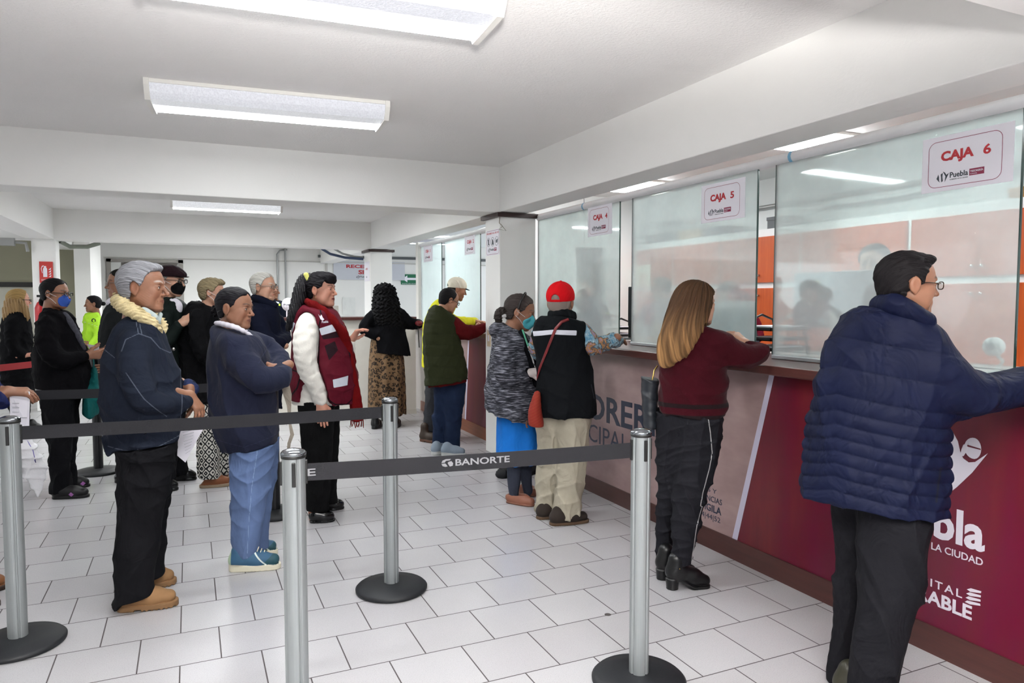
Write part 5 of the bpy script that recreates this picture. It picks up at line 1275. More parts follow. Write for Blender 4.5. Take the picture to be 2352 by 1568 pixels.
# ---------------------------------------------------------------- woman in blue sweatshirt
def blue_woman():
    p = Person(575, 1292, 'woman with crossed arms in a slate blue sweatshirt, jeans and teal sneakers')
    p.head(541, 708, 93, yaw=28, pitch=3, skin='brown', nose=.75, fat=.7, jaw=1.2, lips='6e4038', wide=1.08)
    p.skull(.03, hairline(.29, .13, .04, -.27), col='17151a', rough=.004, strand=lambda q: q[:, 2] * .8 + q[:, 1] * .5, sz=1.03)
    p.part('bun', disp(ell(p.q(-.50, 0, -.10), np.array([.15, .14, .16]) * .2 ), wavefold(.004, .02, 4)), mat('black_hair', '121014', .6, spec=.12, bump=.6, bscale=90), .0035)
    MB().lathe([(0, -.003), (.003, 0), (0, .003)], 8).build('earring', M_gold, p.root, tuple(p.q(-.04, -.36, -.16)))
    p.torso_skin([(540, 745, 20), (545, 800, 45, 1.3), (560, 1000, 55, 1.2)])
    p.hand(p.P(642, 868, .06), (-.2, .8, .4), (-.8, -.3, 0), 1, (.3, .3, .3), L=.16)
    p.hand(p.P(640, 846, .10), (-.9, -.2, -.3), (0, .9, 0), 1, (.3, .3, .3), L=.16)
    body = [(540, 742, 30, 1.5), (540, 772, 53, 1.35), (546, 820, 68, 1.2), (553, 880, 75, 1.12), (560, 940, 79, 1.1), (566, 985, 73, 1.1), (574, 1020, 64, 1.2), (580, 1050, 60, 1.2)]
    near = [(535, 790, 34, 1, .14), (560, 840, 35, 1, .20), (600, 872, 32, 1, .23), (640, 866, 26, 1, .17), (648, 850, 20, 1, .08)]
    far = [(590, 785, 26, 1, -.12), (625, 808, 27, 1, -.12), (646, 832, 24, 1, -.02), (640, 856, 22, 1, .08)]
    m = C_('slate_blue_fleece', '2f3349', .92, .14, 6, .45, 380, (('m0', '2c3046'),), folds=.45, sheen=.35)
    p.garment('sweatshirt', body, [near, far], m, ((515, 1034), (640, 1012)), .008, 12, {'m0': anyof(p.line([(592, 825), (612, 800), (622, 790)], .0012), p.line([(500, 1003), (560, 1012), (640, 988)], .0012))}, wl=.17)
    c = uni([p.tube([(497, 742, 4.5, 1, .02), (512, 744, 5.5, 1, .09), (545, 753, 5.5, 1, .125), (580, 772, 3, 1, .09)]), p.tube([(497, 742, 4.5, 1, .02), (530, 744, 4.5, 1, -.09), (578, 768, 3, 1, -.04)])], .01)
    p.part('shirt_collar', c, C_('white_cotton', 'd2cdd6', .8, .05), .003)
    mj = C_('light_blue_jeans', '586a8e', .85, .28, 7, .5, 450, (('m0', '7488ab'),), folds=.5, streak=(1, 1, .5))
    p.trousers([(580, 1000, 56, 1.15, .04), (578, 1070, 50, 1, .06), (573, 1140, 43, 1, .07), (567, 1200, 37, 1, .08), (565, 1250, 31, 1, .08), (565, 1278, 28, 1, .08)],
               [(594, 1000, 46, 1.1, -.08), (598, 1070, 40, 1, -.08), (594, 1140, 34, 1, -.08), (588, 1210, 30, 1, -.08), (590, 1258, 27, 1, -.08)], mj, hems=(((530, 1270), (605, 1278)), ((560, 1256), (620, 1256))), fold=.005, seed=4, masks={'m0': p.line([(590, 1020), (578, 1100), (571, 1180), (567, 1270)], .0016)})
    white = lambda t: t.math('LESS_THAN', t.math('ABSOLUTE', t.math('SUBTRACT', t.math('ADD', t.attr('x'), t.math('MULTIPLY', t.attr('z'), .9)), .235)), .005)
    toe = lambda t: t.math('GREATER_THAN', t.math('SUBTRACT', t.attr('x'), t.math('MULTIPLY', t.attr('z'), 1.2)), .14)
    heelc = lambda t: t.math('GREATER_THAN', .022, t.attr('x'))
    ms = shoe_mat('teal_sneaker', '2f5572', 'd9d3bd', .6, ((toe, '1d4650'), (heelc, 'a9bda0'), (white, 'cfd6cf')))
    for a, b in (((524, 1310), (645, 1302)), ((534, 1278), (638, 1270))):
        p.shoe(a, b, ms, 'sneaker', .052, .030, name='sneaker'); A, d, sd, Ln = p.lastfoot; mb = MB()
        for k in range(5):
            q = A + d * (.125 + .016 * k); z = .142 - .010 * k; mb.tube([q + sd * .022 + V3(0, 0, z - .018), q + V3(0, 0, z) + d * .006, q - sd * .022 + V3(0, 0, z - .018)], .0028, 6)
        mb.build('laces', mat('cream_laces', 'd8d4bd', .8), p.root)
    p.finish()
    e = empty('bag_strap', tuple(p.g), p.rz, 'beige bag strap dangling from the crossed arms of the woman in blue', 'strap'); mb = MB(); vs = []
    pt = [(655, 880, 9), (660, 905, 10), (664, 932, 5), (665, 965, 2.5), (671, 998, 4.5), (664, 1018, 4), (662, 1038, 3)]
    for i, (x, y, w) in enumerate(pt):
        for dx, dy in ((-w, 0), (w, 0), (w, .003), (-w, .003)): v = p.P(x + dx, y, .10); v[1] += dy; vs.append(v)
    for i in range(len(pt) - 1):
        a = 4 * i; mb.f += [(a + j, a + (j + 1) % 4, a + 4 + (j + 1) % 4, a + 4 + j) for j in range(4)]
    mb.v = [tuple(map(float, v)) for v in vs]; mb.smooth = [False] * len(mb.f); mb.build('webbing', C_('beige_webbing', '8b8277', .85), e)
blue_woman()
# ---------------------------------------------------------------- woman in the maroon vest
def vest_woman():
    p = Person(742, 1186, 'woman with a long black ponytail in a maroon utility vest, white sweater and red scarf')
    p.head(738, 666, 78, yaw=25, pitch=-2, skin='rosy', nose=.7, fat=.6, jaw=1.1, lips='6b1822', brow='120e10', wide=1.05)
    fringe = [ell((.30, .02, .28), (.13, .30, .15)), ell((.08, 0, .36), (.38, .33, .17))]
    p.skull(.05, hairline(.34, .17, .02, -.27), extra=fringe, col='100d12', rough=.006, sz=1.03)
    def pony(v): return None
    po = p.tube([(712, 637, 9, 1, 0), (698, 641, 11, 1, .0), (690, 665, 14, 1, .02), (684, 695, 15, 1, .03), (673, 725, 12, 1, .05), (662, 756, 5, 1, .05)])
    p.part('ponytail', disp(po, lambda q: .0025 * np.sin(q[:, 0] * 420 + q[:, 2] * 60) + .002 * np.sin(q[:, 1] * 500)), mat('glossy_black_hair', '0e0b10', .4, bump=.5, bscale=120, vec_scale=(1, 1, .1), spec=.25), .004)
    p.part('hair_tie', p.tube([(703, 631, 6, 1, .02), (706, 641, 6, 1, .02)]), mat('yellow_hair_tie', 'c9c76a', .6), .0035)
    er = p.q(-.03, -.37, -.17); MB().tube([er, er + V3(.004, 0, -.012), er + V3(0, 0, -.022), er + V3(-.004, 0, -.012), er], .002, 6).build('earring', M_gold, p.root)
    p.torso_skin([(728, 705, 15), (722, 750, 36, 1.3), (733, 900, 42, 1.1)])
    p.hand(p.P(737, 924, .20), (.05, -.1, -1), (.2, 1, 0), -1, (.12, .15, .1), L=.17, spread=.8)
    p.hand(p.P(806, 782, -.16), (.55, 0, .8), (.75, -.3, -.3), -1, (.7, .7, .5), L=.165, arm=p.P(796, 812, -.16))
    white = C_('cream_knit', 'd8d4cc', .9, .05, 30, .8, 260, folds=.25)
    kn = lambda q: .0013 * np.sin(q[:, 2] * 110 + 4 * np.sin(q[:, 0] * 22 + q[:, 2] * 9))
    body = [(728, 712, 22, 1.4), (722, 740, 40, 1.3), (729, 800, 52, 1.1), (733, 860, 58, 1.08), (728, 905, 56, 1.1), (722, 945, 52, 1.1)]
    near = [(708, 742, 24, 1, .13), (700, 790, 27, 1, .19), (704, 838, 24, 1, .22), (722, 880, 19, 1, .22), (737, 918, 15, 1, .20)]
    far = [(752, 745, 22, 1, -.14), (778, 800, 20, 1, -.2), (797, 815, 16, 1, -.19), (804, 790, 12, 1, -.16)]
    p.garment('sweater', body, [near, far], white, ((670, 926), (770, 926)), .004, 7, wl=.07, dfn=kn)
    arm = grow(p.tube(near), .010); arm2 = grow(p.tube(far), .008)
    gap = p.tube([(700, 895, 20, 1, .2), (715, 930, 34, 1, .2), (735, 945, 34, 1, .2)])
    vb = [(728, 704, 24, 1.6), (726, 735, 50, 1.25), (737, 790, 66, 1.0), (743, 845, 74, 1.0), (743, 890, 76, 1.0), (741, 930, 72, 1.0)]
    edge = anyof(p.line([(733, 700), (738, 722), (733, 745), (733, 790), (731, 850), (736, 880), (750, 905), (768, 919), (795, 921), (815, 905)], .004), p.line([(708, 716), (690, 730), (676, 765)], .004), p.line([(691, 850), (664, 845)], .005), p.line([(691, 860), (684, 885), (664, 912)], .005), p.line([(796, 790), (812, 850), (816, 905)], .004))
    refl = anyof(p.area([(733, 752), (772, 740), (779, 756), (738, 767)]), p.area([(763, 864), (798, 857), (796, 878), (765, 882)]), p.area([(667, 755), (673, 738), (679, 741), (672, 762)]))
    blk = anyof(p.area([(738, 768), (778, 757), (792, 770), (742, 776)]), p.area([(745, 790), (768, 780), (775, 800), (755, 822)]))
    mv = C_('maroon_nylon', '701a2c', .6, .14, 12, .2, 300, (('m1', '24141a'), ('m0', '160c12'), ('m2', 'bfc4cd')), folds=.5)
    p.garment('vest', vb, [], mv, ((650, 915), (830, 922)), .005, 8, {'m0': edge, 'm1': blk, 'm2': refl}, g=.004, subs=[arm, arm2, gap], wl=.12)
    V = p.last
    for pts, nm in (([(731, 721), (735, 727), (738, 722), (742, 730), (745, 733), (741, 736), (736, 733)], 'emblem'),):
        P_ = [p.surf(V, x, y, .002) for x, y in pts]; MB().add(P_ + [v + V3(0, .001, 0) for v in P_], [tuple(range(7)), tuple(range(13, 6, -1))]).build(nm, M_wprint, p.root)
    a = p.surf(V, 739, 742, .003); b = p.surf(V, 754, 741, .003); r_ = b - a; text('lettering', 'Puebla', .1, M_wprint, p.root, a, r_, np.cross(r_, (0, 1, 0)) * -1 if False else (0, 0, 1), width=float(np.linalg.norm(r_)), height=.016, bold=.03, ext=.0003)
    red = C_('red_scarf', '7a1012', .9, .2, 20, .8, 200, folds=.6)
    sc = uni([p.tube([(702, 692, 6, 1, .03), (716, 698, 9, 1, .10), (742, 716, 11, 1, .12), (766, 740, 11, 1, .13), (786, 765, 11, .8, .13), (795, 800, 13, .5, .10), (804, 860, 15, .4, .09), (815, 915, 15, .4, .09), (820, 962, 14, .4, .08)]),
              p.tube([(702, 692, 6, 1, .03), (722, 690, 7, 1, -.07), (756, 712, 9, 1, -.08), (780, 745, 9, 1, -.02), (795, 780, 10, .6, .03), (808, 830, 12, .4, .03)])], .01)
    sc = p.hem(sc, (780, 966), (850, 962)); sc = disp(sc, lambda q: .003 * np.sin(q[:, 0] * 120 + q[:, 2] * 22))
    so = p.part('scarf', sc, red)
    mb = MB()
    for k in range(16):
        x = 806 + k * 1.9; mb.tube([p.P(x, 960, .08), p.P(x + random.uniform(-2, 2), 972, .085), p.P(x + random.uniform(-3, 3), 981 + random.uniform(-3, 2), .08)], .0022, 5)
    mb.build('fringe', red, so)['kind'] = 'stuff'
    p.trousers([(726, 915, 44, 1.1, .04), (728, 990, 38, 1.05, .07), (728, 1060, 33, 1, .08), (729, 1120, 28, 1, .08), (730, 1178, 26, 1, .08)], [(742, 915, 36, 1.1, -.06), (748, 990, 32, 1, -.08), (750, 1060, 27, 1, -.08), (752, 1120, 22, 1, -.08), (755, 1156, 20, 1, -.08)],
               C_('black_wide_trousers', '0d0d0e', .85, .1, 12, .2), hems=(((700, 1172), (760, 1172)), ((730, 1154), (780, 1154))), fold=.005, seed=6)
    ms = shoe_mat('black_patent', '0b0b0d', '0b0b0d', .15); p.shoe((708, 1200), (771, 1195), ms, 'flat', .046, .014, top=.06, name='loafer'); p.shoe((742, 1172), (792, 1166), ms, 'flat', .046, .014, top=.06, name='loafer')
    sk = p.tube([(716, 1165, 9, 1, .09), (717, 1190, 8, 1, .09)]); p.add_skin(sk, .006); p.finish()
vest_woman()
# ---------------------------------------------------------------- woman in burgundy
def burgundy_woman():
    p = Person(1562, 1338, 'woman with long brown hair in a burgundy sweater leaning on the counter')
    p.head(1603, 699, 96, yaw=-38, pitch=2, skin='light', nose=.6, fat=.3, lips='8a4a44', brow='4a3524')
    h1 = uni([p.tube([(1590, 690, 46, .9, .0), (1580, 720, 46, .9, .03), (1566, 755, 44, .8, .07), (1550, 788, 40, .7, .10), (1538, 812, 28, .6, .11), (1530, 828, 14, .6, .11)]), p.tube([(1598, 690, 24, 1, .03), (1600, 730, 20, .8, .09), (1593, 762, 19, .7, .12), (1586, 785, 12, .6, .13)])], .03)
    def keep(q): return q[:, 0] - np.interp(q[:, 2], [-.8, -.3, 0, .2, .32, .5], [-.16, -.12, -.02, .12, .30, .4])
    C0, Rm, Hh = p.hd; sk = ell((-.045, 0, .135), (.475, .39, .41)); sk2 = ell((-.08, 0, -.15), (.36, .37, .35)); sk = uni([sk, sk2], .1)
    def f(v):
        q = p.Q(v); d = -smin(-sk.f(q), -keep(q).astype(f4), .03) * f4(Hh); d = smin(d, h1.f(v), .03); a = np.arctan2(q[:, 1], .12 - q[:, 0] * .8) * .5
        return d + .0022 * np.sin(a * 62 + 2 * np.sin(q[:, 2] * 4)) + .0016 * np.sin(a * 130 + q[:, 2] * 5) + .006 * np.sin(a * 21 + 1.6 * q[:, 2]) * sstep(.2, -.9, q[:, 2])
    sh = Shp(f, np.minimum(C0 - .6 * Hh, h1.lo), np.maximum(C0 + .6 * Hh, h1.hi)); v, q4 = nets(sh, .0034); q = p.Q(v.astype(f4)); k = sstep(.1, -1.3, q[:, 2])[:, None]; aa = np.arctan2(q[:, 1], .12 - q[:, 0] * .8) * .5; streak = (.55 + .3 * np.sin(aa * 40 + 2 * np.sin(q[:, 2] * 4)) + .25 * np.sin(aa * 95))[:, None]
    mesh_obj('hair', [(v, q4)], M_hair, p.root, {'strand': aa * 1.6 + .05 * np.sin(q[:, 2] * 4)}, np.array(srgb('46301f')) * (1 - k) + np.array(srgb('80603e')) * k * (.5 + streak))
    p.torso_skin([(1602, 745, 18), (1595, 800, 50, .8), (1590, 940, 60, .8)])
    p.hand(p.P(1716, 792, -.14), (-.6, .4, .55), (-.3, .3, -.8), 1, (.4, .4, .3), L=.165)
    body = [(1603, 755, 34, 1.1), (1598, 785, 62, .85), (1593, 835, 74, .78), (1592, 890, 78, .75), (1590, 935, 77, .78), (1588, 975, 74, .8)]
    near = [(1645, 790, 36, 1, .03), (1685, 812, 33, 1, .0), (1725, 818, 26, 1, -.04), (1748, 808, 20, 1, -.08), (1722, 790, 17, 1, -.14)]
    far = [(1545, 795, 30, 1, -.08), (1560, 850, 28, 1, -.25), (1620, 830, 24, 1, -.35)]
    zz = lambda y: float(p.P(1590, y)[2])
    band = lambda q: np.minimum(np.abs(q[:, 2] - zz(926)) - .011, np.abs(q[:, 2] - zz(950)) - .010)
    m = C_('burgundy_knit', '4a101c', .92, .15, 20, .9, 230, (('m0', '1c1416'),), folds=.4, sheen=.35)
    p.garment('sweater', body, [near, far], m, ((1500, 945), (1680, 957)), .006, 21, {'m0': band}, wl=.11)
    pipe = p.line([(1624, 945), (1630, 985), (1634, 1030), (1628, 1065), (1613, 1120), (1608, 1148), (1612, 1152), (1600, 1190), (1588, 1280)], .0018, front=.06)
    m = C_('charcoal_trousers', '2b2b31', .85, .12, 30, .5, 260, (('m0', 'a8a8a8'),), folds=.35)
    p.trousers([(1606, 935, 56, 1.1, 0), (1604, 1000, 54, 1.05, .0), (1596, 1060, 50, 1, .02), (1586, 1120, 41, 1, .04), (1579, 1170, 36, 1, .05), (1574, 1215, 32, 1, .06), (1567, 1262, 24, 1, .06), (1564, 1296, 22, 1, .06)],
               [(1560, 935, 54, 1.1, -.02), (1554, 1000, 50, 1, -.03), (1549, 1060, 42, 1, -.04), (1542, 1120, 33, 1, -.06), (1534, 1170, 27, 1, -.08), (1529, 1215, 24, 1, -.1), (1524, 1262, 18, 1, -.1), (1524, 1290, 17, 1, -.1)], m, fold=.005, seed=9, masks={'m0': pipe}, wl=.08)
    mb_ = shoe_mat('black_leather', '101012', '0c0c0d', .35); p.shoe((1527, 1352), (1633, 1346), mb_, 'heel', .042, .016, name='ankle_boot', top=.15)
    A, d, sd, Ln = p.lastfoot; MB().lathe([(.0405, -.006), (.045, 0), (.0405, .006)], 20).build('ankle_strap', mb_, p.root, tuple(A + d * .055 + V3(0, 0, .118))); MB().lathe([(0, -.004), (.004, 0), (0, .004)], 8).build('stud', M_gold, p.root, tuple(A + d * .06 - sd * .048 + V3(0, 0, .12)))
    p.shoe((1505, 1330), (1600, 1322), mb_, 'heel', .042, .016, name='ankle_boot', top=.15)
    p.finish()
    e = Person(1540, 1338, 'x'); bpy.data.objects.remove(e.root); r = empty('handbag', tuple(p.g), p.rz, 'dark grey leather handbag hanging at the left hip of the woman in burgundy', 'bag')
    lm = leather('slate_leather', '23272d', .4); b = p.tube([(1494, 870, 22, 1.5, -.04), (1494, 930, 19, 1.7, -.04), (1497, 985, 18, 1.7, -.04)]); b = p.hem(b, (1470, 984), (1530, 988), k=.015); b = cut(b, p.P(1490, 870), (.18, 0, 1), .006); b = cut(b, p.P(1514, 900), (1, 0, 0), .02)
    v, q = nets(disp(b, wavefold(.004, .1, 2)), .005); mesh_obj('body', [(v, q)], lm, r)
    MB().tube([p.P(1498, 874, .0), p.P(1503, 850, .0), p.P(1510, 840, -.03)], .004, 8).build('chain', M_gold, r)
burgundy_woman()
# ---------------------------------------------------------------- big man in the padded jacket
def big_man():
    p = Person(1990, 1622, 'heavy man with glasses in a navy quilted jacket leaning on the counter')
    p.head(2085, 653, 141, yaw=-22, pitch=3, skin='brown', nose=.7, fat=1., jaw=1.2, wide=1.08, lips='7a4538', brow='15110f', neckr=.28)
    p.skull(.05, hairline(.30, .10, .10, -.33, .02), extra=[ell((.20, 0, .40), (.16, .27, .09))], col='151214', rough=.006, strand=lambda q: q[:, 1] * 1.3 + q[:, 2] * .8)
    p.glasses(mat('bronze_frame', '3a2c22', .3, .6), th=.0018, x=.445)
    p.torso_skin([(2060, 715, 40), (2040, 800, 100, .75), (2010, 1150, 130, .75)])
    p.hand(p.P(2372, 870, -.18), (.8, .6, -.1), (.2, -.2, -1), 1, (.2, .3, .2), L=.18)
    body = [(2072, 712, 62, .95), (2058, 745, 88, .85), (2038, 790, 122, .76), (2022, 860, 148, .72), (2016, 940, 158, .72), (2010, 1030, 163, .73), (2003, 1110, 168, .75), (2000, 1200, 172, .76)]
    near = [(2105, 800, 66, 1, .02), (2150, 850, 68, 1, .02), (2205, 898, 58, 1, .0), (2262, 905, 46, 1, -.05), (2315, 895, 42, 1, -.1), (2365, 880, 38, 1, -.16)]
    far = [(1950, 820, 50, 1, -.12), (1975, 850, 42, 1, -.28), (2070, 826, 32, 1, -.42)]
    ys = [640, 700, 772, 838, 900, 935, 965, 995, 1023, 1051, 1080, 1110, 1142, 1190]; zs = np.array([p.P(2000, y)[2] for y in ys])[::-1].copy(); ix = np.arange(len(ys))[::-1].astype(float)[::-1].copy()
    cx = float(p.P(1925, 900)[0]); sh = p.tube(near)
    def ln(q):
        dx = q[:, 0] - cx; return np.interp(q[:, 2] + np.where(dx < 0, .30 * -dx * -1, -.16 * dx + .0) * -1 - .0, zs, ix)
    def arm(q): return np.clip((sh.f(q) + .012) / .02, 0, 1)   # sleeves are smooth
    g = lambda q: -.010 * (np.abs(np.sin(np.pi * ln(q))) ** .55 - .55) * arm(q)
    mk = lambda q: np.where(arm(q) > .6, np.abs(np.mod(ln(q) + .5, 1) - .5) * .045 - .0016, 1.)
    zip_ = p.line([(2158, 1062), (2152, 1090), (2146, 1135)], .003)
    m = C_('navy_padded_nylon', '0d1638', .65, .14, 10, .3, 90, (('m0', '0a1028'), ('m1', '10131c')), folds=.9, spec=.15)
    p.garment('padded_jacket', body, [near, far], m, ((1830, 1120), (2172, 1182)), .007, 31, {'m0': mk, 'm1': zip_}, k=.045, wl=.14, dfn=g)
    p.part('collar', disp(uni([p.tube([(2026, 700, 22, 1, .03), (2050, 700, 26, 1, .08), (2090, 715, 24, 1, .09), (2130, 742, 18, 1, .06)]), p.tube([(2026, 700, 22, 1, .03), (2070, 690, 18, 1, -.1), (2130, 735, 15, 1, -.04)])], .03), wavefold(.004, .1, 3)), m)
    p.trousers([(2050, 1120, 92, .95, .0), (2052, 1210, 86, .95, .03), (2046, 1300, 79, .95, .05), (2034, 1400, 72, 1, .07), (2012, 1500, 66, 1, .08), (1996, 1600, 60, 1, .08), (1988, 1690, 58, 1, .08)],
               [(1975, 1120, 62, .95, -.05), (1968, 1210, 52, .95, -.08), (1962, 1300, 46, .95, -.1), (1958, 1400, 43, 1, -.12), (1945, 1490, 42, 1, -.14), (1938, 1560, 42, 1, -.14)], C_('black_suit_trousers', '17171b', .8, .12, 10, .4), fold=.009, seed=14, wl=.2)
    ms = shoe_mat('dark_olive_shoe', '2c2a1e', '1a1814', .45)
    p.shoe((1985, 1712), (2150, 1700), ms, 'shoe', .05, .02); p.shoe((1915, 1600), (2040, 1590), ms, 'shoe', .05, .02)
    p.finish()
big_man()
# ---------------------------------------------------------------- man in the red cap
def redcap_man():
    p = Person(1290, 1192, 'man seen from behind in a bright red cap and black vest with white stripe')
    p.head(1288, 694, 86, yaw=-72, pitch=4, skin='brown', nose=.7, brow='888480')
    p.skull(.02, lambda q: np.maximum(q[:, 0] - np.interp(q[:, 2], [-.6, -.30, -.25, -.1, .1, .6], [-.5, -.4, -.18, -.10, .1, .3]), 0 * q[:, 0] - 1), col='8a8078', rough=.0, sz=.99, m=mat('grey_stubble', '7d7068', .8, bump=.5, bscale=400))
    red = C_('red_twill', 'c4121a', .8, .08, 20, .3); p.cap('c4121a', m=red)
    p.part('cap_opening', ell(p.q(-.475, 0, .20), np.array([.02, .02, .016])), mat('grey_scalp', '6f665f', .8), .003) if False else None
    p.torso_skin([(1290, 725, 15), (1290, 780, 45, .8), (1298, 940, 50, .8)])
    p.arms_rec = [[(1336, 762, 24, 1, .0), (1362, 796, 20, 1, .0), (1418, 780, 15, 1, -.1)], [(1242, 768, 22, 1, -.05), (1240, 810, 20, 1, -.2), (1300, 790, 16, 1, -.38)]]
    p.hand(p.P(1418, 776, -.12), (.1, .9, -.1), (0, -.2, -1), 1, (.3, .3, .2), L=.17)
    def fl(t):
        v = t.coords(); a = t.noise(16, 3, .6, v); w = t.n('ShaderNodeTexWave'); w.inputs['Scale'].default_value = 34; w.inputs['Distortion'].default_value = 6; w.inputs['Detail Scale'].default_value = 1.2; t.l(v, w.inputs['Vector'])
        base = t.ramp(a, [(.36, srgb('5d93b0')), (.45, srgb('a8c3ce')), (.52, srgb('3a4f60')), (.58, srgb('c98e4b')), (.66, srgb('9a8fb4'))]); base2 = t.mix(t.math('MULTIPLY', w.outputs[1], .55), base, srgb('23323e')); return base2
    fm = pattern('tropical_print_shirt', fl, .75)
    s1 = p.tube([(1336, 762, 24, 1, .0), (1350, 783, 23, 1, .02), (1362, 796, 20, 1, .0), (1392, 786, 18, 1, -.05), (1418, 780, 15, 1, -.1)]); s2 = p.tube([(1242, 768, 22, 1, -.05), (1240, 810, 20, 1, -.2), (1300, 790, 16, 1, -.38)])
    p.part('shirt', disp(uni([s1, s2, p.tube([(1292, 735, 26, 1), (1292, 770, 50, .8)])], .02), wavefold(.006, .09, 41)), fm)
    body = [(1292, 716, 30, 1.05), (1288, 750, 60, .85), (1289, 785, 63, .82), (1292, 830, 62, .8), (1298, 890, 67, .8), (1301, 935, 70, .82), (1302, 975, 70, .85)]
    stripe = p.area([(1224, 760), (1270, 755), (1324, 757), (1323, 768), (1270, 765), (1226, 771)], front=.02)
    p.garment('vest', body, [], C_('black_softshell', '0f1114', .75, .1, 14, .3, 300, (('m0', 'c9c9d2'), ('m1', '3a3d44')), folds=.4), ((1225, 953), (1380, 953)), .006, 17, {'m0': stripe, 'm1': p.line([(1357, 880), (1364, 912)], .0015)}, subs=[grow(s1, -.006)], wl=.14)
    V = p.last
    p.part('collar', uni([p.tube([(1264, 726, 7, 1, .05), (1290, 722, 9, 1, .085), (1318, 729, 7, 1, .045)]), p.tube([(1264, 718, 5, 1, .05), (1290, 713, 6, 1, .08), (1318, 720, 5, 1, .045)]), p.tube([(1264, 720, 6, 1, .05), (1290, 722, 6, 1, -.05), (1318, 724, 6, 1, .045)])], .01), C_('black_softshell2', '0f1114', .75))
    p.strap('bag_strap', V, [(1306, 733), (1290, 739), (1276, 755), (1264, 785), (1252, 815), (1240, 845), (1234, 868)], .018, leather('dark_red_leather', '6d1d20', .35))
    p.trousers([(1314, 935, 48, .9, .02), (1314, 1010, 37, 1, .04), (1312, 1080, 34, 1, .05), (1306, 1140, 32, 1, .05), (1300, 1186, 34, 1, .05)], [(1270, 935, 44, .9, -.02), (1266, 1010, 33, 1, -.04), (1261, 1080, 29, 1, -.05), (1256, 1130, 26, 1, -.06), (1253, 1172, 24, 1, -.06)],
               C_('khaki_cotton', 'a39c8c', .85, .12, 10, .4), fold=.006, seed=19, wl=.1)
    ms = shoe_mat('dark_brown_suede', '2a211c', '54402f', .85); p.shoe((1262, 1206), (1350, 1196), ms, 'shoe', .055, .02, top=.085); p.shoe((1232, 1192), (1300, 1182), ms, 'shoe', .055, .02, top=.085)
    p.finish()
    r = empty('woven_bag', tuple(p.g), p.rz, 'red woven shoulder bag hanging at the left side of the man in the red cap', 'bag')
    def wv(t):
        w = t.n('ShaderNodeTexWave'); w.bands_direction = 'Z'; w.inputs['Scale'].default_value = 18; t.l(t.coords(rot=(0, .5, 0)), w.inputs['Vector']); return t.ramp(w.outputs[1], [(.2, srgb('8a1a18')), (.4, srgb('7d5030')), (.55, srgb('2b2220')), (.8, srgb('8f2a1c'))])
    b = p.tube([(1234, 905, 8, 1.6, .10), (1229, 945, 15, 1.4, .12), (1232, 975, 17, 1.4, .12)]); b = p.hem(b, (1208, 968), (1262, 974)); v, q = nets(b, .005); mesh_obj('pouch', [(v, q)], pattern('woven_stripes', wv), r)
    mb = MB(); mb.tube([p.P(1210, 966, .16), p.P(1209, 976, .16), p.P(1211, 982, .16)], .006, 8); mb.build('tassel', mat('brown_tassel', '5a3a2a', .8), r)
redcap_man()
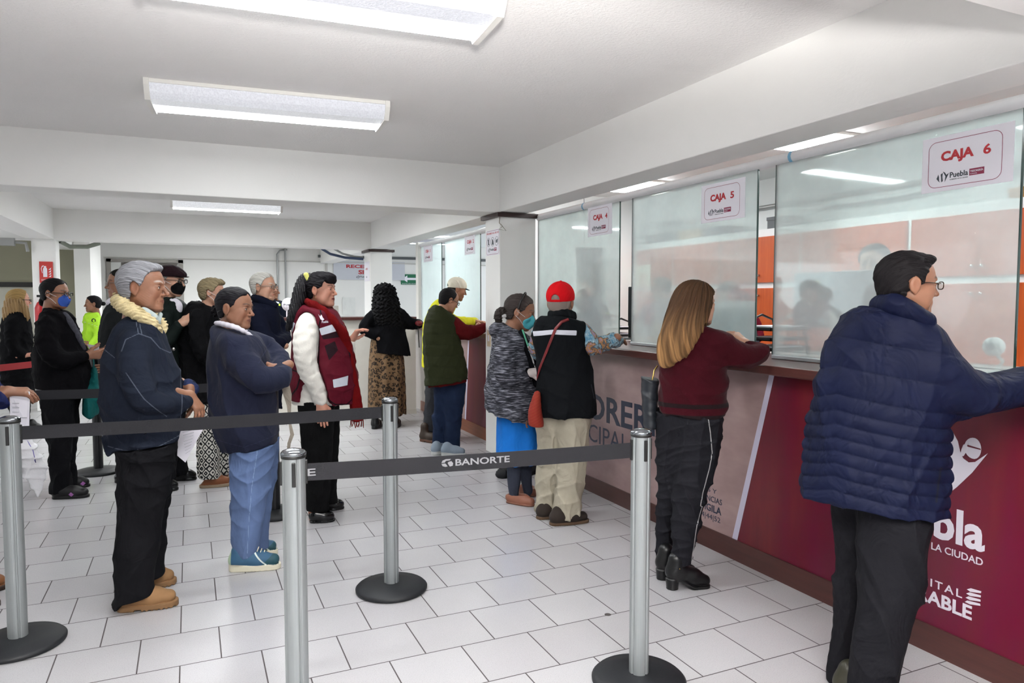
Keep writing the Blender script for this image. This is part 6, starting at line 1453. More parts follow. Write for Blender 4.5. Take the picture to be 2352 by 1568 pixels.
# ---------------------------------------------------------------- old woman in the heather coat
def old_woman():
    p = Person(1192, 1152, 'elderly woman with a turquoise mask in a heathered grey coat and blue skirt')
    p.head(1195, 717, 80, yaw=8, pitch=12, skin='brown', nose=.7, old=1., brow='4a4440')
    p.skull(.04, hairline(.30, .15, .04, -.28), col='38312f', rough=.006, grad=lambda q, c: c * (1 + 1.1 * sstep(.05, .3, q[:, 0])[:, None] * sstep(.0, .2, q[:, 2])[:, None]))
    po = p.tube([(1166, 720, 8, 1, .01), (1152, 716, 10, 1, .02), (1144, 726, 9, 1, .03), (1146, 740, 6, 1, .03)]); p.part('ponytail', disp(po, wavefold(.003, .02, 8)), mat('grey_brown_hair', '2f2927', .65, spec=.15, bump=.6, bscale=100), .004)
    p.part('hair_tie', ell(p.P(1156, 724, .03), V3(.028, .02, .02)), C_('white_scrunchie', 'd9d9d9', .8), .0035)
    hb = MB(); hb.tube([p.q(-.02 + .05 * math.cos(a), -.39 * math.sin(a), .14 + .44 * math.cos(a)) for a in [math.radians(x) for x in range(-95, 100, 12)]], .007, 8); hb.build('headband', mat('black_plastic', '181818', .4), p.root)
    p.mask('4fa9b5'); p.torso_skin([(1180, 762, 14), (1178, 820, 34, 1.1), (1180, 940, 44, 1.1)])
    p.hand(p.P(1216, 856, .17), (.85, -.1, .15), (-.1, .6, -.5), 1, (.5, .6, .4), L=.17, col='c4bab8')
    def hz(t):
        n_ = t.noise(1., 3, .6, t.coords((16, 16, 170))); n2 = t.noise(5, 2); return t.ramp(t.math('ADD', n_, t.math('MULTIPLY', n2, .05)), [(.40, srgb('1c1c22')), (.52, srgb('34353d')), (.62, srgb('6d6e78')), (.72, srgb('a3a3ab'))])
    m = pattern('heathered_knit', hz, .9, .5)
    body = [(1180, 755, 26, 1.3), (1176, 785, 43, 1.2), (1175, 840, 53, 1.12), (1176, 900, 62, 1.1), (1178, 950, 68, 1.1), (1180, 985, 70, 1.1)]
    near = [(1163, 790, 24, 1, .14), (1157, 830, 26, 1, .19), (1166, 868, 24, 1, .21), (1192, 868, 18, 1, .18), (1208, 862, 15, 1, .15)]
    far = [(1195, 790, 22, 1, -.14), (1215, 840, 18, 1, -.16), (1222, 856, 14, 1, -.08)]
    hood = ell(p.P(1147, 757, .0), V3(.085, .13, .06)); hood2 = p.tube([(1150, 752, 17, 1.4, 0), (1172, 768, 18, 1.2, .09), (1195, 790, 12, 1, .13)])
    p.garment('coat', body, [near, far], m, ((1100, 932), (1250, 978)), .007, 23, extra=[hood, hood2], wl=.13)
    p.part('cuff', p.tube([(1200, 862, 15, 1, .16), (1210, 859, 15, 1, .15)]), C_('black_rib', '101014', .9), .004)
    p.part('placket', p.tube([(1197, 765, 8, 1, .115), (1212, 800, 9, 1, .13), (1224, 835, 9, 1, .12), (1232, 880, 9, 1, .10)]), C_('black_rib', '101014', .9))
    J = p.last; mb = MB(); mb.tube([p.P(1200, 757, .13), p.P(1208, 780, .155), p.P(1213, 795, .16)], .006, 8); mb.build('lanyard', mat('green_lanyard', '4f9a7c', .6), p.root)
    mb = MB(); mb.tube([p.P(1213, 795, .16), p.P(1222, 820, .155), p.P(1228, 842, .14)], .006, 8); mb.build('lanyard', mat('white_lanyard', 'd6d6d6', .6), p.root)
    sk = p.tube([(1190, 920, 44, 1.05), (1190, 960, 49, 1.0), (1190, 1010, 51, .95), (1190, 1080, 52, .95)]); sk = p.hem(sk, (1130, 1062), (1260, 1058)); p.part('skirt', disp(sk, lambda q: .006 * np.sin(q[:, 0] * 60 + 1.5 * np.sin(q[:, 1] * 20))), C_('cobalt_blue_skirt', '1f6fc4', .8, .08, 6, .3))
    a = p.tube([(1180, 1040, 16, 1, .03), (1181, 1090, 16, 1, .04), (1180, 1120, 12, 1, .04), (1181, 1140, 9, 1, .04)]); b = p.tube([(1206, 1040, 15, 1, -.05), (1207, 1080, 14, 1, -.06), (1210, 1110, 11, 1, -.06), (1213, 1128, 10, 1, -.06)])
    p.part('tights', uni([a, b], .005), C_('grey_tights', '4b505f', .8, .1, 30, .8, 300))
    ms = shoe_mat('tan_ballet_flat', '8b5a48', '6b4536', .5); p.shoe((1161, 1152), (1229, 1163), ms, 'flat', .044, .012, top=.05, name='ballet_flat'); p.shoe((1190, 1132), (1236, 1140), ms, 'flat', .044, .012, top=.05, name='ballet_flat')
    p.finish()
old_woman()
# ---------------------------------------------------------------- man in the olive padded vest
def olive_man():
    p = Person(1026, 1038, 'balding man in an olive padded vest over a red jumper writing at the second window')
    p.head(1031, 690, 53, yaw=-22, pitch=22, skin='tan', nose=.7, fat=.6, brow='1a1512', jaw=1.15)
    p.skull(.04, hairline(.30, .08, .04, -.32, .22), col='151214', rough=.004)
    p.glasses(M_blackp, th=.003)
    p.torso_skin([(1020, 712, 14), (1014, 770, 28, .9), (1022, 860, 34, .9)])
    p.hand(p.P(1112, 750, -.1), (1, .2, -.2), (0, -.2, -1), 1, (.3, .4, .3), L=.17)
    body = [(1020, 708, 20, 1.1), (1014, 728, 33, 1.0), (1013, 765, 41, .92), (1019, 815, 46, .9), (1025, 860, 49, .9), (1026, 900, 50, .9)]
    near = [(1040, 745, 20, 1, .0), (1062, 762, 19, 1, .0), (1090, 761, 14, 1, -.04), (1110, 752, 11, 1, -.08)]
    far = [(995, 735, 18, 1, -.08), (1010, 780, 16, 1, -.22), (1060, 752, 13, 1, -.3)]
    p.arms_rec = [near, far]
    red = C_('dark_red_jumper', '6e1a1e', .92, .12, 20, .7, 240)
    sl = [p.tube(near), p.tube(far)]
    p.part('jumper', disp(uni(sl + [p.hem(p.tube([(1018, 740, 28, .9), (1024, 840, 44, .9), (1030, 900, 44, .9)]), (1000, 886), (1070, 876))], .02), wavefold(.005, .08, 51)), red)
    zs = float(p.P(1015, 715)[2]); g, mk = quilt(zs, .105, .006, .05, float(p.P(1022, 800)[0]), .1)
    p.garment('padded_vest', body, [], C_('olive_padded_nylon', '3c4028', .7, .12, 14, .3, 200, (('m0', '23261a'),), folds=.3), ((970, 886), (1080, 868)), .004, 52, {'m0': mk}, subs=[grow(sl[0], -.004)], dfn=g)
    p.under = None
    p.trousers([(1044, 885, 27, 1, 0), (1042, 925, 23, 1, .02), (1040, 975, 19, 1, .02), (1038, 1034, 18, 1, .02)], [(1020, 885, 25, 1, -.02), (1016, 925, 20, 1, -.04), (1011, 975, 17, 1, -.05), (1008, 1028, 16, 1, -.05)], C_('dark_blue_jeans', '2b3854', .85, .35, 6, .4), fold=.006, seed=3)
    ms = shoe_mat('grey_blue_sneaker', '76828f', 'b4b6b4', .7); p.shoe((1012, 1046), (1070, 1046), ms, 'sneaker', .05, .025, top=.09, name='sneaker'); p.shoe((993, 1046), (1030, 1036), ms, 'sneaker', .05, .025, top=.09, name='sneaker')
    p.finish()
olive_man()
def whitecap_man():
    p = Person(992, 1008, 'man in a white cap with navy brim and yellow shirt at the second window')
    p.head(1050, 664, 50, yaw=-8, pitch=14, skin='tan', nose=.8, brow='1a1512', stub=.8)
    p.skull(.02, hairline(.28, .10, .04, -.32), col='15110f'); p.cap('ddd6c4', '28375c')
    p.torso_skin([(1035, 690, 10), (1010, 740, 24), (1000, 820, 26)])
    y = C_('lemon_yellow_shirt', 'c9c62e', .8, .08, 12, .3)
    p.garment('shirt', [(1032, 694, 16, 1.2), (1014, 715, 28, 1.1), (1003, 755, 32, 1), (1000, 800, 30, 1), (998, 840, 30, 1), (998, 870, 30)], [[(1015, 725, 15, 1, .1), (1045, 742, 13, 1, .1), (1085, 738, 10, 1, 0)], [(1020, 725, 15, 1, -.15), (1050, 738, 12, 1, -.2), (1090, 738, 10, 1, -.2)]], y, ((960, 842), (1040, 842)), .004, 3)
    p.hand(p.P(1090, 738, 0), (1, 0, -.1), (0, 0, -1), 1, L=.17); p.hand(p.P(1094, 738, -.2), (1, 0, -.1), (0, 0, -1), 1, L=.17)
    p.trousers([(1002, 835, 27, 1, 0), (998, 900, 22, 1, .02), (992, 950, 18, 1, .03), (986, 990, 17, 1, .03)], [(1010, 835, 24, 1, -.06), (1008, 900, 18, 1, -.08), (1004, 950, 15, 1, -.08), (1000, 985, 14, 1, -.08)], C_('grey_trousers', '4a4b50', .85, .1), fold=.005)
    ms = shoe_mat('brown_hiking_boot', '35281f', '5a3a2a', .6); p.shoe((965, 1012), (1010, 1018), ms, 'boot', .05, .03, name='boot'); p.shoe((985, 1000), (1024, 1002), ms, 'boot', .05, .03, name='boot')
    p.finish()
whitecap_man()
def curly_woman():
    p = Person(888, 976, 'woman with black curly hair, hand on hip, in a black cardigan and leopard skirt')
    p.head(884, 684, 50, yaw=-105, pitch=0, skin='tan')
    cur = lambda q: .006 * np.sin(q[:, 0] * 130 + 3 * np.sin(q[:, 2] * 70)) + .006 * np.sin(q[:, 2] * 140 + 3 * np.sin(q[:, 1] * 90 + q[:, 0] * 40))
    h = uni([p.tube([(884, 676, 26, 1, 0), (886, 700, 31, .9, .03), (890, 728, 33, .7, .06), (895, 745, 28, .6, .07)]), ell(p.P(884, 668), V3(.12, .13, .08))], .03)
    p.part('hair', disp(h, cur), mat('black_curls', '09080a', .7, spec=.1, bump=.9, bscale=110), .006)
    bk = C_('black_cardigan', '0d0d10', .95, .1, 12, .6, 250)
    p.torso_skin([(890, 715, 10), (893, 760, 24, .9), (896, 800, 26, .9)])
    p.hand(p.P(868, 776, .12), (1, -.1, -.25), (0, 1, 0), -1, (.2, .2, .2), L=.165, thumb=.9, arm=p.P(852, 764, .1))
    p.hand(p.P(966, 744, -.1), (1, .3, 0), (0, 0, -1), 1, L=.165)
    p.garment('cardigan', [(888, 704, 20, 1.1), (892, 725, 34, .9), (893, 765, 38, .85), (897, 800, 43, .85), (900, 830, 46, .9)], [[(866, 720, 15, 1, .02), (845, 740, 15, 1, .05), (838, 756, 14, 1, .08), (860, 768, 11, 1, .11)], [(918, 722, 15, 1, 0), (940, 742, 14, 1, 0), (962, 744, 11, 1, -.06)]], bk, ((840, 806), (960, 818)), .006, 61)
    def leo(t):
        v = t.n('ShaderNodeTexVoronoi'); v.inputs['Scale'].default_value = 26; w = t.n('ShaderNodeTexNoise'); w.inputs['Scale'].default_value = 30; co = t.coords(); t.l(co, w.inputs['Vector'])
        ad = t.n('ShaderNodeMixRGB', blend_type='ADD'); ad.inputs[0].default_value = .06; t.l(co, ad.inputs[1]); t.l(w.outputs[1], ad.inputs[2]); t.l(ad.outputs[0], v.inputs['Vector'])
        return t.ramp(v.outputs[0], [(.16, srgb('5f4830')), (.24, srgb('18110c')), (.42, srgb('18110c')), (.50, srgb('6f563c')), (.9, srgb('7a6046'))])
    sk = p.hem(p.tube([(889, 780, 34, .85), (888, 830, 39, .85), (888, 890, 42, .85), (888, 960, 44, .85)]), (830, 950), (950, 950)); p.part('skirt', disp(sk, lambda q: .012 * np.sin(q[:, 0] * 45 + 2 * np.sin(q[:, 1] * 12))), pattern('leopard_print', leo, .7))
    ms = shoe_mat('black_leather', '101012', '0c0c0d', .35); p.shoe((858, 986), (872, 978), ms, 'boot', .05, .03, L=.24, name='boot'); p.shoe((905, 984), (920, 972), ms, 'boot', .05, .03, L=.24, name='boot')
    p.finish()
    e = empty('shoulder_bag', tuple(p.g), p.rz, 'small dark red bag on the forearm of the curly-haired woman', 'bag')
    b = ell(p.P(962, 742, .05), V3(.045, .04, .035)); v, q = nets(b, .01); mesh_obj('pouch', [(v, q)], leather('dark_red_leather', '6d1d20', .35), e); MB().tube([p.P(960, 752, .06), p.P(962, 780, .06), p.P(963, 798, .06)], .006, 6).build('strap', mat('black_cloth_bag', '17181c', .7), e)
curly_woman()
# ---------------------------------------------------------------- the queue behind
def navy_man():
    p = Person(612, 1098, 'white-haired man with glasses and crossed arms in a navy jacket')
    p.head(606, 659, 65, yaw=28, pitch=0, skin='light', nose=.9, old=.8, brow='a8a49c', fat=.2)
    p.skull(.05, hairline(.30, .10, .03, -.30, .05), col='b9b7b0', rough=.005)
    p.glasses(mat('steel_frame', '8f8b86', .3, .8), th=.0022)
    p.torso_skin([(606, 705, 14), (606, 760, 32, 1.1), (606, 900, 34, 1.1)])
    nv = C_('navy_fleece', '191d30', .9, .12, 10, .5, 300, folds=.5)
    p.garment('jacket', [(606, 700, 22, 1.3), (604, 722, 38, 1.25), (603, 780, 44, 1.1), (603, 850, 45, 1.1), (604, 910, 45, 1.1), (604, 950, 44, 1.1)],
              [[(594, 728, 20, 1, .15), (605, 770, 20, 1, .21), (635, 790, 18, 1, .18), (652, 780, 14, 1, .08)], [(628, 728, 19, 1, -.14), (648, 760, 18, 1, -.12), (650, 780, 16, 1, 0), (625, 785, 14, 1, .1)]], nv, ((550, 935), (660, 935)), .007, 71)
    p.part('collar', uni([p.tube([(584, 684, 8, 1, .0), (600, 690, 10, 1, .08), (630, 702, 8, 1, .07)]), p.tube([(584, 684, 8, 1, .0), (604, 686, 9, 1, -.07), (632, 700, 7, 1, -.04)])], .01), nv)
    p.hand(p.P(637, 792, .15), (-.9, .1, .1), (0, 1, 0), 1, (.3, .3, .2), L=.17)
    p.trousers([(604, 920, 34, 1, .02), (606, 990, 25, 1, .05), (608, 1040, 21, 1, .06), (610, 1090, 20, 1, .06)], [(612, 920, 30, 1, -.04), (616, 990, 23, 1, -.06), (618, 1040, 19, 1, -.07), (620, 1074, 18, 1, -.07)], C_('black_trousers', '131316', .85, .15, 12, .3))
    ms = shoe_mat('grey_white_sneaker', '5a5f66', 'd8d8d6', .6); p.shoe((594, 1112), (644, 1108), ms, 'sneaker', .05, .03, top=.09, name='sneaker'); p.shoe((602, 1084), (646, 1080), ms, 'sneaker', .05, .03, top=.09, name='sneaker')
    p.finish()
navy_man()
def blond_person():
    p = Person(490, 1112, 'person with short blond hair in a black coat and black and white patterned trousers')
    p.head(488, 672, 62, yaw=14, pitch=5, skin='light', nose=.8, old=.6)
    p.skull(.07, hairline(.30, .14, .03, -.33), extra=[ell((.1, 0, .40), (.32, .3, .14))], col='84775c', rough=.012)
    p.mask('c9d3d6'); bk = C_('black_wool', '0e0e10', .95, .1, 10, .5, 250)
    p.torso_skin([(472, 710, 14), (462, 770, 28, 1.2), (460, 880, 32, 1.2)])
    p.garment('coat', [(474, 702, 24, 1.35), (464, 722, 40, 1.25), (460, 780, 45, 1.15), (460, 840, 46, 1.15), (462, 900, 45, 1.15), (464, 940, 44, 1.15)], [[(455, 730, 21, 1, .16), (456, 785, 20, 1, .2), (478, 825, 17, 1, .2), (505, 830, 13, 1, .15)], [(485, 735, 18, 1, -.15), (500, 790, 17, 1, -.18), (515, 828, 13, 1, -.1)]], bk, ((410, 922), (520, 922)), .007, 81)
    p.hand(p.P(507, 830, .15), (1, 0, -.2), (0, .5, -1), -1, L=.16)
    def ik(t):
        v = t.coords((1, .9, 1)); w = t.n('ShaderNodeTexVoronoi', distance='MANHATTAN'); w.inputs['Scale'].default_value = 19; w.inputs['Randomness'].default_value = .0; t.l(t.coords((1, .6, .8), rot=(0, 0, 0)), w.inputs['Vector'])
        m = t.math('SINE', t.math('MULTIPLY', w.outputs[0], 14.)); return t.ramp(t.math('MULTIPLY_ADD', m, .5, t.math('MULTIPLY', t.noise(6, 2), 1.)), [(.40, srgb('17171a')), (.55, srgb('c4c0b8'))])
    p.trousers([(476, 900, 32, 1.1, .03), (477, 970, 28, 1, .06), (478, 1040, 26, 1, .07), (480, 1097, 28, 1, .07)], [(496, 900, 28, 1.1, -.05), (502, 970, 22, 1, -.07), (505, 1040, 20, 1, -.08), (506, 1090, 20, 1, -.08)], pattern('black_white_ikat', ik, .85), fold=.006, k=.02)
    ms = shoe_mat('brown_sandal', '7d4a2c', '8d7a64', .5); p.shoe((456, 1120), (530, 1114), ms, 'sandal', .05, .025, top=.07, name='sandal'); p.shoe((476, 1104), (528, 1100), ms, 'sandal', .05, .025, top=.07, name='sandal')
    p.finish()
blond_person()
def beret_man():
    p = Person(400, 1110, 'man in a dark flat cap, glasses and black mask in a dark green jacket')
    p.head(393, 645, 71, yaw=38, pitch=2, skin='light', nose=.9, old=.6, brow='8f8a84')
    p.skull(.03, hairline(.2, .10, .03, -.28, .05), col='777470', rough=.004)
    p.cap('2e1c22', kind='flat'); p.mask('0f0f12'); p.glasses(M_blackp, th=.0028, square=False, x=.45)
    p.torso_skin([(395, 700, 14), (392, 770, 32, 1.2), (392, 900, 34, 1.2)])
    gn = C_('dark_green_nylon', '141b19', .7, .12, 10, .3, 300, folds=.5)
    p.garment('jacket', [(396, 696, 22, 1.3), (392, 718, 40, 1.25), (391, 780, 45, 1.1), (390, 850, 46, 1.1), (390, 910, 45, 1.1), (390, 950, 44, 1.1)],
              [[(380, 728, 20, 1, .16), (372, 775, 19, 1, .22), (390, 775, 17, 1, .28), (410, 748, 13, 1, .29)], [(415, 725, 20, 1, -.14), (428, 780, 18, 1, -.16), (425, 830, 15, 1, -.1)]], gn, ((340, 935), (450, 935)), .007, 91)
    p.part('shirt_collar', uni([p.tube([(402, 690, 6, 1, .10), (411, 700, 7, .8, .12), (414, 714, 4, .8, .12)]), p.tube([(394, 690, 5, 1, .09), (404, 704, 6, .8, .125), (410, 716, 3, .8, .125)])], .01), C_('white_cotton', 'd2cdd6', .8, .05), .004)
    p.hand(p.P(414, 744, .30), (.8, .05, .5), (.5, 1, -.6), -1, (.12, .12, .1), L=.19, spread=1.3, arm=p.P(402, 758, .26)); p.hand(p.P(424, 832, -.1), (0, 0, -1), (-1, 0, 0), 1, L=.17)
    p.trousers([(388, 920, 34, 1, .02), (388, 990, 26, 1, .05), (386, 1050, 21, 1, .06), (384, 1112, 20, 1, .06)], [(400, 920, 30, 1, -.04), (404, 990, 24, 1, -.06), (410, 1050, 20, 1, -.07), (415, 1090, 18, 1, -.07)], C_('black_trousers', '131316', .85, .15, 12, .3))
    ms = shoe_mat('black_polished_shoe', '0f0f11', '0c0c0d', .2); p.shoe((360, 1128), (412, 1124), ms, 'shoe', .045, .02); p.shoe((398, 1104), (454, 1100), ms, 'shoe', .045, .02)
    p.finish()
beret_man()
def left_facing_man():
    p = Person(292, 1092, 'man with glasses facing left behind the old man in denim')
    p.head(277, 652, 66, yaw=172, pitch=0, skin='brown', nose=.8, fat=.3)
    p.skull(.04, hairline(.30, .10, .04, -.30), col='17130f', rough=.004); p.glasses(mat('steel_frame', '8f8b86', .3, .8), th=.002)
    p.torso_skin([(280, 700, 14), (276, 770, 30, 1.1), (274, 880, 34, 1.1)])
    m = C_('charcoal_wool', '222425', .9, .12, 12, .5, 260)
    p.part('shirt_collar', ell(p.P(262, 694), V3(.06, .06, .04)), C_('white_cotton', 'd2cdd6', .8, .05), .005)
    p.garment('jacket', [(279, 700, 22, 1.3), (275, 724, 38, 1.25), (272, 780, 44, 1.1), (272, 850, 46, 1.1), (272, 910, 46, 1.1), (274, 950, 44, 1.1)], [[(285, 735, 20, 1, .16), (290, 800, 18, 1, .2), (268, 840, 15, 1, .2)], [(262, 735, 18, 1, -.15), (255, 800, 16, 1, -.18), (240, 815, 12, 1, -.12)]], m, ((220, 930), (330, 930)), .006, 95)
    p.hand(p.P(264, 842, .2), (-1, 0, -.1), (0, 1, 0), 1, L=.17)
    p.trousers([(276, 915, 34, 1, .02), (280, 1000, 25, 1, .05), (286, 1050, 21, 1, .06), (290, 1096, 20, 1, .06)], [(284, 915, 30, 1, -.04), (290, 1000, 22, 1, -.06), (296, 1040, 19, 1, -.07), (300, 1074, 18, 1, -.07)], C_('black_trousers', '131316', .85, .15, 12, .3))
    ms = shoe_mat('black_polished_shoe', '0f0f11', '0c0c0d', .2); p.shoe((304, 1106), (262, 1108), ms, 'shoe', .045, .02); p.shoe((312, 1084), (276, 1086), ms, 'shoe', .045, .02)
    p.finish()
left_facing_man()
def hivis_woman():
    p = Person(214, 932, 'woman with her hair in a bun wearing a neon yellow jacket')
    p.head(213, 698, 37, yaw=176, pitch=0, skin='brown', nose=.7, fat=.3, lips='6b3a36')
    p.skull(.05, hairline(.30, .13, .03, -.27), extra=[ell((-.58, 0, .02), (.13, .12, .13))], col='121014', rough=.003, k=.02)
    p.torso_skin([(215, 722, 8), (213, 750, 16, 1.1), (213, 800, 18, 1.1)])
    m = C_('neon_yellow_jacket', 'aee23c', .7, .08, 12, .2, 200, (('m0', '2a3426'), ('m1', 'c9d8b8')), folds=.5)
    ring = lambda q: np.abs(np.sqrt((q[:, 0] - float(p.P(215, 735)[0])) ** 2 + (q[:, 2] - float(p.P(215, 735)[2])) ** 2) - .022) - .006
    p.garment('jacket', [(215, 719, 11, 1.3), (213, 731, 20, 1.25), (212, 765, 23, 1.1), (212, 800, 23, 1.1), (213, 830, 22, 1.1)], [[(220, 737, 10, 1, .14), (224, 770, 9, 1, .18), (212, 790, 8, 1, .2)], [(205, 737, 10, 1, -.14), (200, 775, 9, 1, -.16), (192, 790, 7, 1, -.1)]], m, ((180, 822), (240, 822)), .008, 97, {'m0': ring, 'm1': p.line([(190, 738), (212, 744), (226, 750)], .004)})
    p.hand(p.P(210, 791, .2), (-1, 0, -.1), (0, 1, 0), 1, L=.16)
    p.trousers([(212, 812, 17, 1.1, .03), (214, 860, 13, 1, .05), (215, 928, 10, 1, .06)], [(215, 812, 15, 1.1, -.05), (217, 860, 11, 1, -.06), (218, 922, 9, 1, -.06)], C_('black_trousers', '131316', .85, .15, 12, .3))
    ms = shoe_mat('black_leather', '101012', '0c0c0d', .35); p.shoe((222, 937), (200, 938), ms, 'shoe', .045, .02); p.shoe((226, 930), (206, 930), ms, 'shoe', .045, .02)
    p.finish()
hivis_woman()
def bluemask_woman():
    p = Person(148, 1136, 'woman with glasses and a blue face mask in a black blazer holding papers')
    p.head(127, 674, 68, yaw=30, pitch=3, skin='brown', nose=.8, fat=.5)
    p.skull(.03, hairline(.29, .13, .03, -.27), extra=[ell((-.44, .05, -.30), (.11, .13, .16))], col='0e0d10', rough=.003, k=.03)
    p.mask('3a59a8'); p.glasses(M_blackp, th=.003, x=.46)
    p.torso_skin([(132, 716, 14), (134, 770, 34, 1.2), (146, 880, 42, 1.1)])
    bk = C_('black_blazer', '0c0b0e', .92, .1, 10, .4, 260)
    p.garment('blazer', [(132, 712, 24, 1.35), (130, 734, 42, 1.25), (134, 785, 56, 1.1), (142, 840, 66, 1.05), (148, 880, 68, 1.05), (150, 915, 68, 1.05)],
              [[(110, 745, 25, 1, .15), (112, 800, 27, 1, .2), (145, 828, 22, 1, .22), (192, 818, 14, 1, .18)], [(155, 745, 22, 1, -.15), (175, 790, 19, 1, -.16), (198, 812, 13, 1, -.06)]], bk, ((70, 892), (220, 892)), .008, 101)
    J = p.last
    p.part('blouse', p.tube([(148, 722, 7, 1.2, .09), (160, 740, 9, .9, .11), (178, 770, 8, .8, .10), (192, 800, 6, .8, .08)]), C_('grey_blouse', '5c5c66', .8, .3, 60), .005)
    pl = p.hem(p.tube([(148, 870, 60, 1.05), (150, 900, 66, 1.05), (152, 925, 66, 1.05)]), (70, 899), (230, 899)); p.part('blouse_hem', pl, C_('checked_blouse', '8c8c90', .8, .9, 50))
    p.hand(p.P(198, 817, .16), (.95, -.1, .1), (0, .9, .3), -1, (.5, .5, .4), L=.17)
    p.hand(p.P(202, 812, -.04), (.9, -.3, .1), (0, -.8, .6), 1, (.4, .5, .4), L=.17)
    p.under = None
    p.trousers([(134, 880, 44, 1.1, .04), (134, 950, 37, 1, .07), (137, 1010, 30, 1, .08), (139, 1070, 25, 1, .08), (141, 1132, 27, 1, .08)], [(150, 880, 38, 1.1, -.05), (152, 950, 30, 1, -.07), (154, 1010, 24, 1, -.08), (156, 1070, 20, 1, -.08), (160, 1112, 19, 1, -.08)], C_('black_dress_trousers', '101013', .85, .12, 12, .3), fold=.007, seed=7)
    ms = shoe_mat('black_sneaker', '0e0d10', '0c0b0d', .5, ((lambda t: t.math('LESS_THAN', t.math('ADD', t.math('ABSOLUTE', t.math('SUBTRACT', t.attr('x'), .15)), t.math('ABSOLUTE', t.math('SUBTRACT', t.attr('z'), .035))), .018), '9a5f9e'),))
    p.shoe((118, 1145), (206, 1140), ms, 'shoe', .05, .02); p.shoe((142, 1122), (208, 1116), ms, 'shoe', .05, .02)
    p.finish()
    e = empty('brochure', tuple(p.g), p.rz, 'thin folded papers in the hands of the woman with the blue mask', 'paper')
    v = [p.P(200, 790, .1), p.P(228, 794, .1), p.P(227, 812, .06), p.P(206, 806, .06)]; MB().add(v + [q + V3(0, .004, 0) for q in v], [(0, 1, 2, 3), (7, 6, 5, 4), (0, 4, 5, 1), (1, 5, 6, 2), (2, 6, 7, 3), (3, 7, 4, 0)]).build('sheet', M_paper, e)
    e = empty('tote_bag', tuple(p.g), p.rz, 'teal tote bag hanging from the hand of the woman with the blue mask', 'bag')
    b = p.hem(p.tube([(214, 850, 8, 2, .05), (210, 890, 15, 2.2, .05), (207, 930, 20, 2.2, .05), (206, 965, 21, 2.2, .05)]), (170, 955), (240, 952), k=.02); v, q = nets(disp(b, lambda q: .008 * np.sin(q[:, 0] * 70 + q[:, 2] * 8)), .007); mesh_obj('pouch', [(v, q)], C_('teal_cloth', '1a6b6a', .7, .15, 12), e)
    MB().tube([p.P(212, 856, .05), p.P(216, 836, .06), p.P(214, 820, .06)], .006, 6).build('handle', mat('teal_handle', '1a6b6a', .7), e)
bluemask_woman()
def blonde_woman():
    p = Person(42, 992, 'woman with long blond hair and glasses in a black coat at the far left')
    p.head(44, 690, 50, yaw=-14, pitch=0, skin='rosy', nose=.7)
    h = uni([p.tube([(38, 683, 23, .95, 0), (32, 705, 24, .9, .03), (28, 728, 22, .8, .05), (24, 742, 14, .7, .06)]), p.tube([(52, 700, 9, 1, .09), (58, 720, 9, .8, .10), (62, 733, 5, .8, .10)])], .03)
    p.skull(.06, hairline(.25, .12, .05, -.3), col='8f7448', rough=.006)
    p.part('long_hair', disp(h, lambda q: .004 * np.sin(q[:, 0] * 260 + 3 * np.sin(q[:, 2] * 9)) + .003 * np.sin(q[:, 1] * 300)), mat('dark_blond_hair', '86693f', .5, var=.3, vscale=30, bump=.6, bscale=90, vec_scale=(1, 1, .08)), .006)
    p.glasses(M_blackp, th=.003); bk = C_('black_coat', '0b0b0d', .95, .1, 10, .5)
    p.torso_skin([(40, 722, 10), (38, 770, 26, 1.1), (38, 860, 28, 1.1)])
    p.garment('coat', [(42, 718, 18, 1.35), (38, 736, 34, 1.2), (38, 790, 38, 1.1), (40, 850, 39, 1.1), (42, 900, 40, 1.1), (42, 930, 40)], [[(30, 742, 18, 1, .14), (28, 790, 16, 1, .18), (50, 815, 12, 1, .16)], [(50, 742, 16, 1, -.14), (62, 790, 14, 1, -.15), (66, 815, 11, 1, -.1)]], bk, ((0, 918), (90, 918)), .007, 111)
    p.hand(p.P(54, 816, .16), (1, 0, .1), (0, .5, -1), -1, L=.165)
    p.trousers([(38, 905, 28, 1.1, .03), (42, 945, 20, 1, .05), (46, 985, 14, 1, .05)], [(46, 905, 24, 1.1, -.05), (52, 945, 17, 1, -.06), (58, 980, 12, 1, -.06)], C_('black_trousers', '131316', .85, .15, 12, .3))
    ms = shoe_mat('black_leather', '101012', '0c0c0d', .35); p.shoe((40, 1000), (80, 996), ms, 'shoe', .045, .02); p.shoe((60, 990), (99, 988), ms, 'shoe', .045, .02)
    p.finish()
blonde_woman()
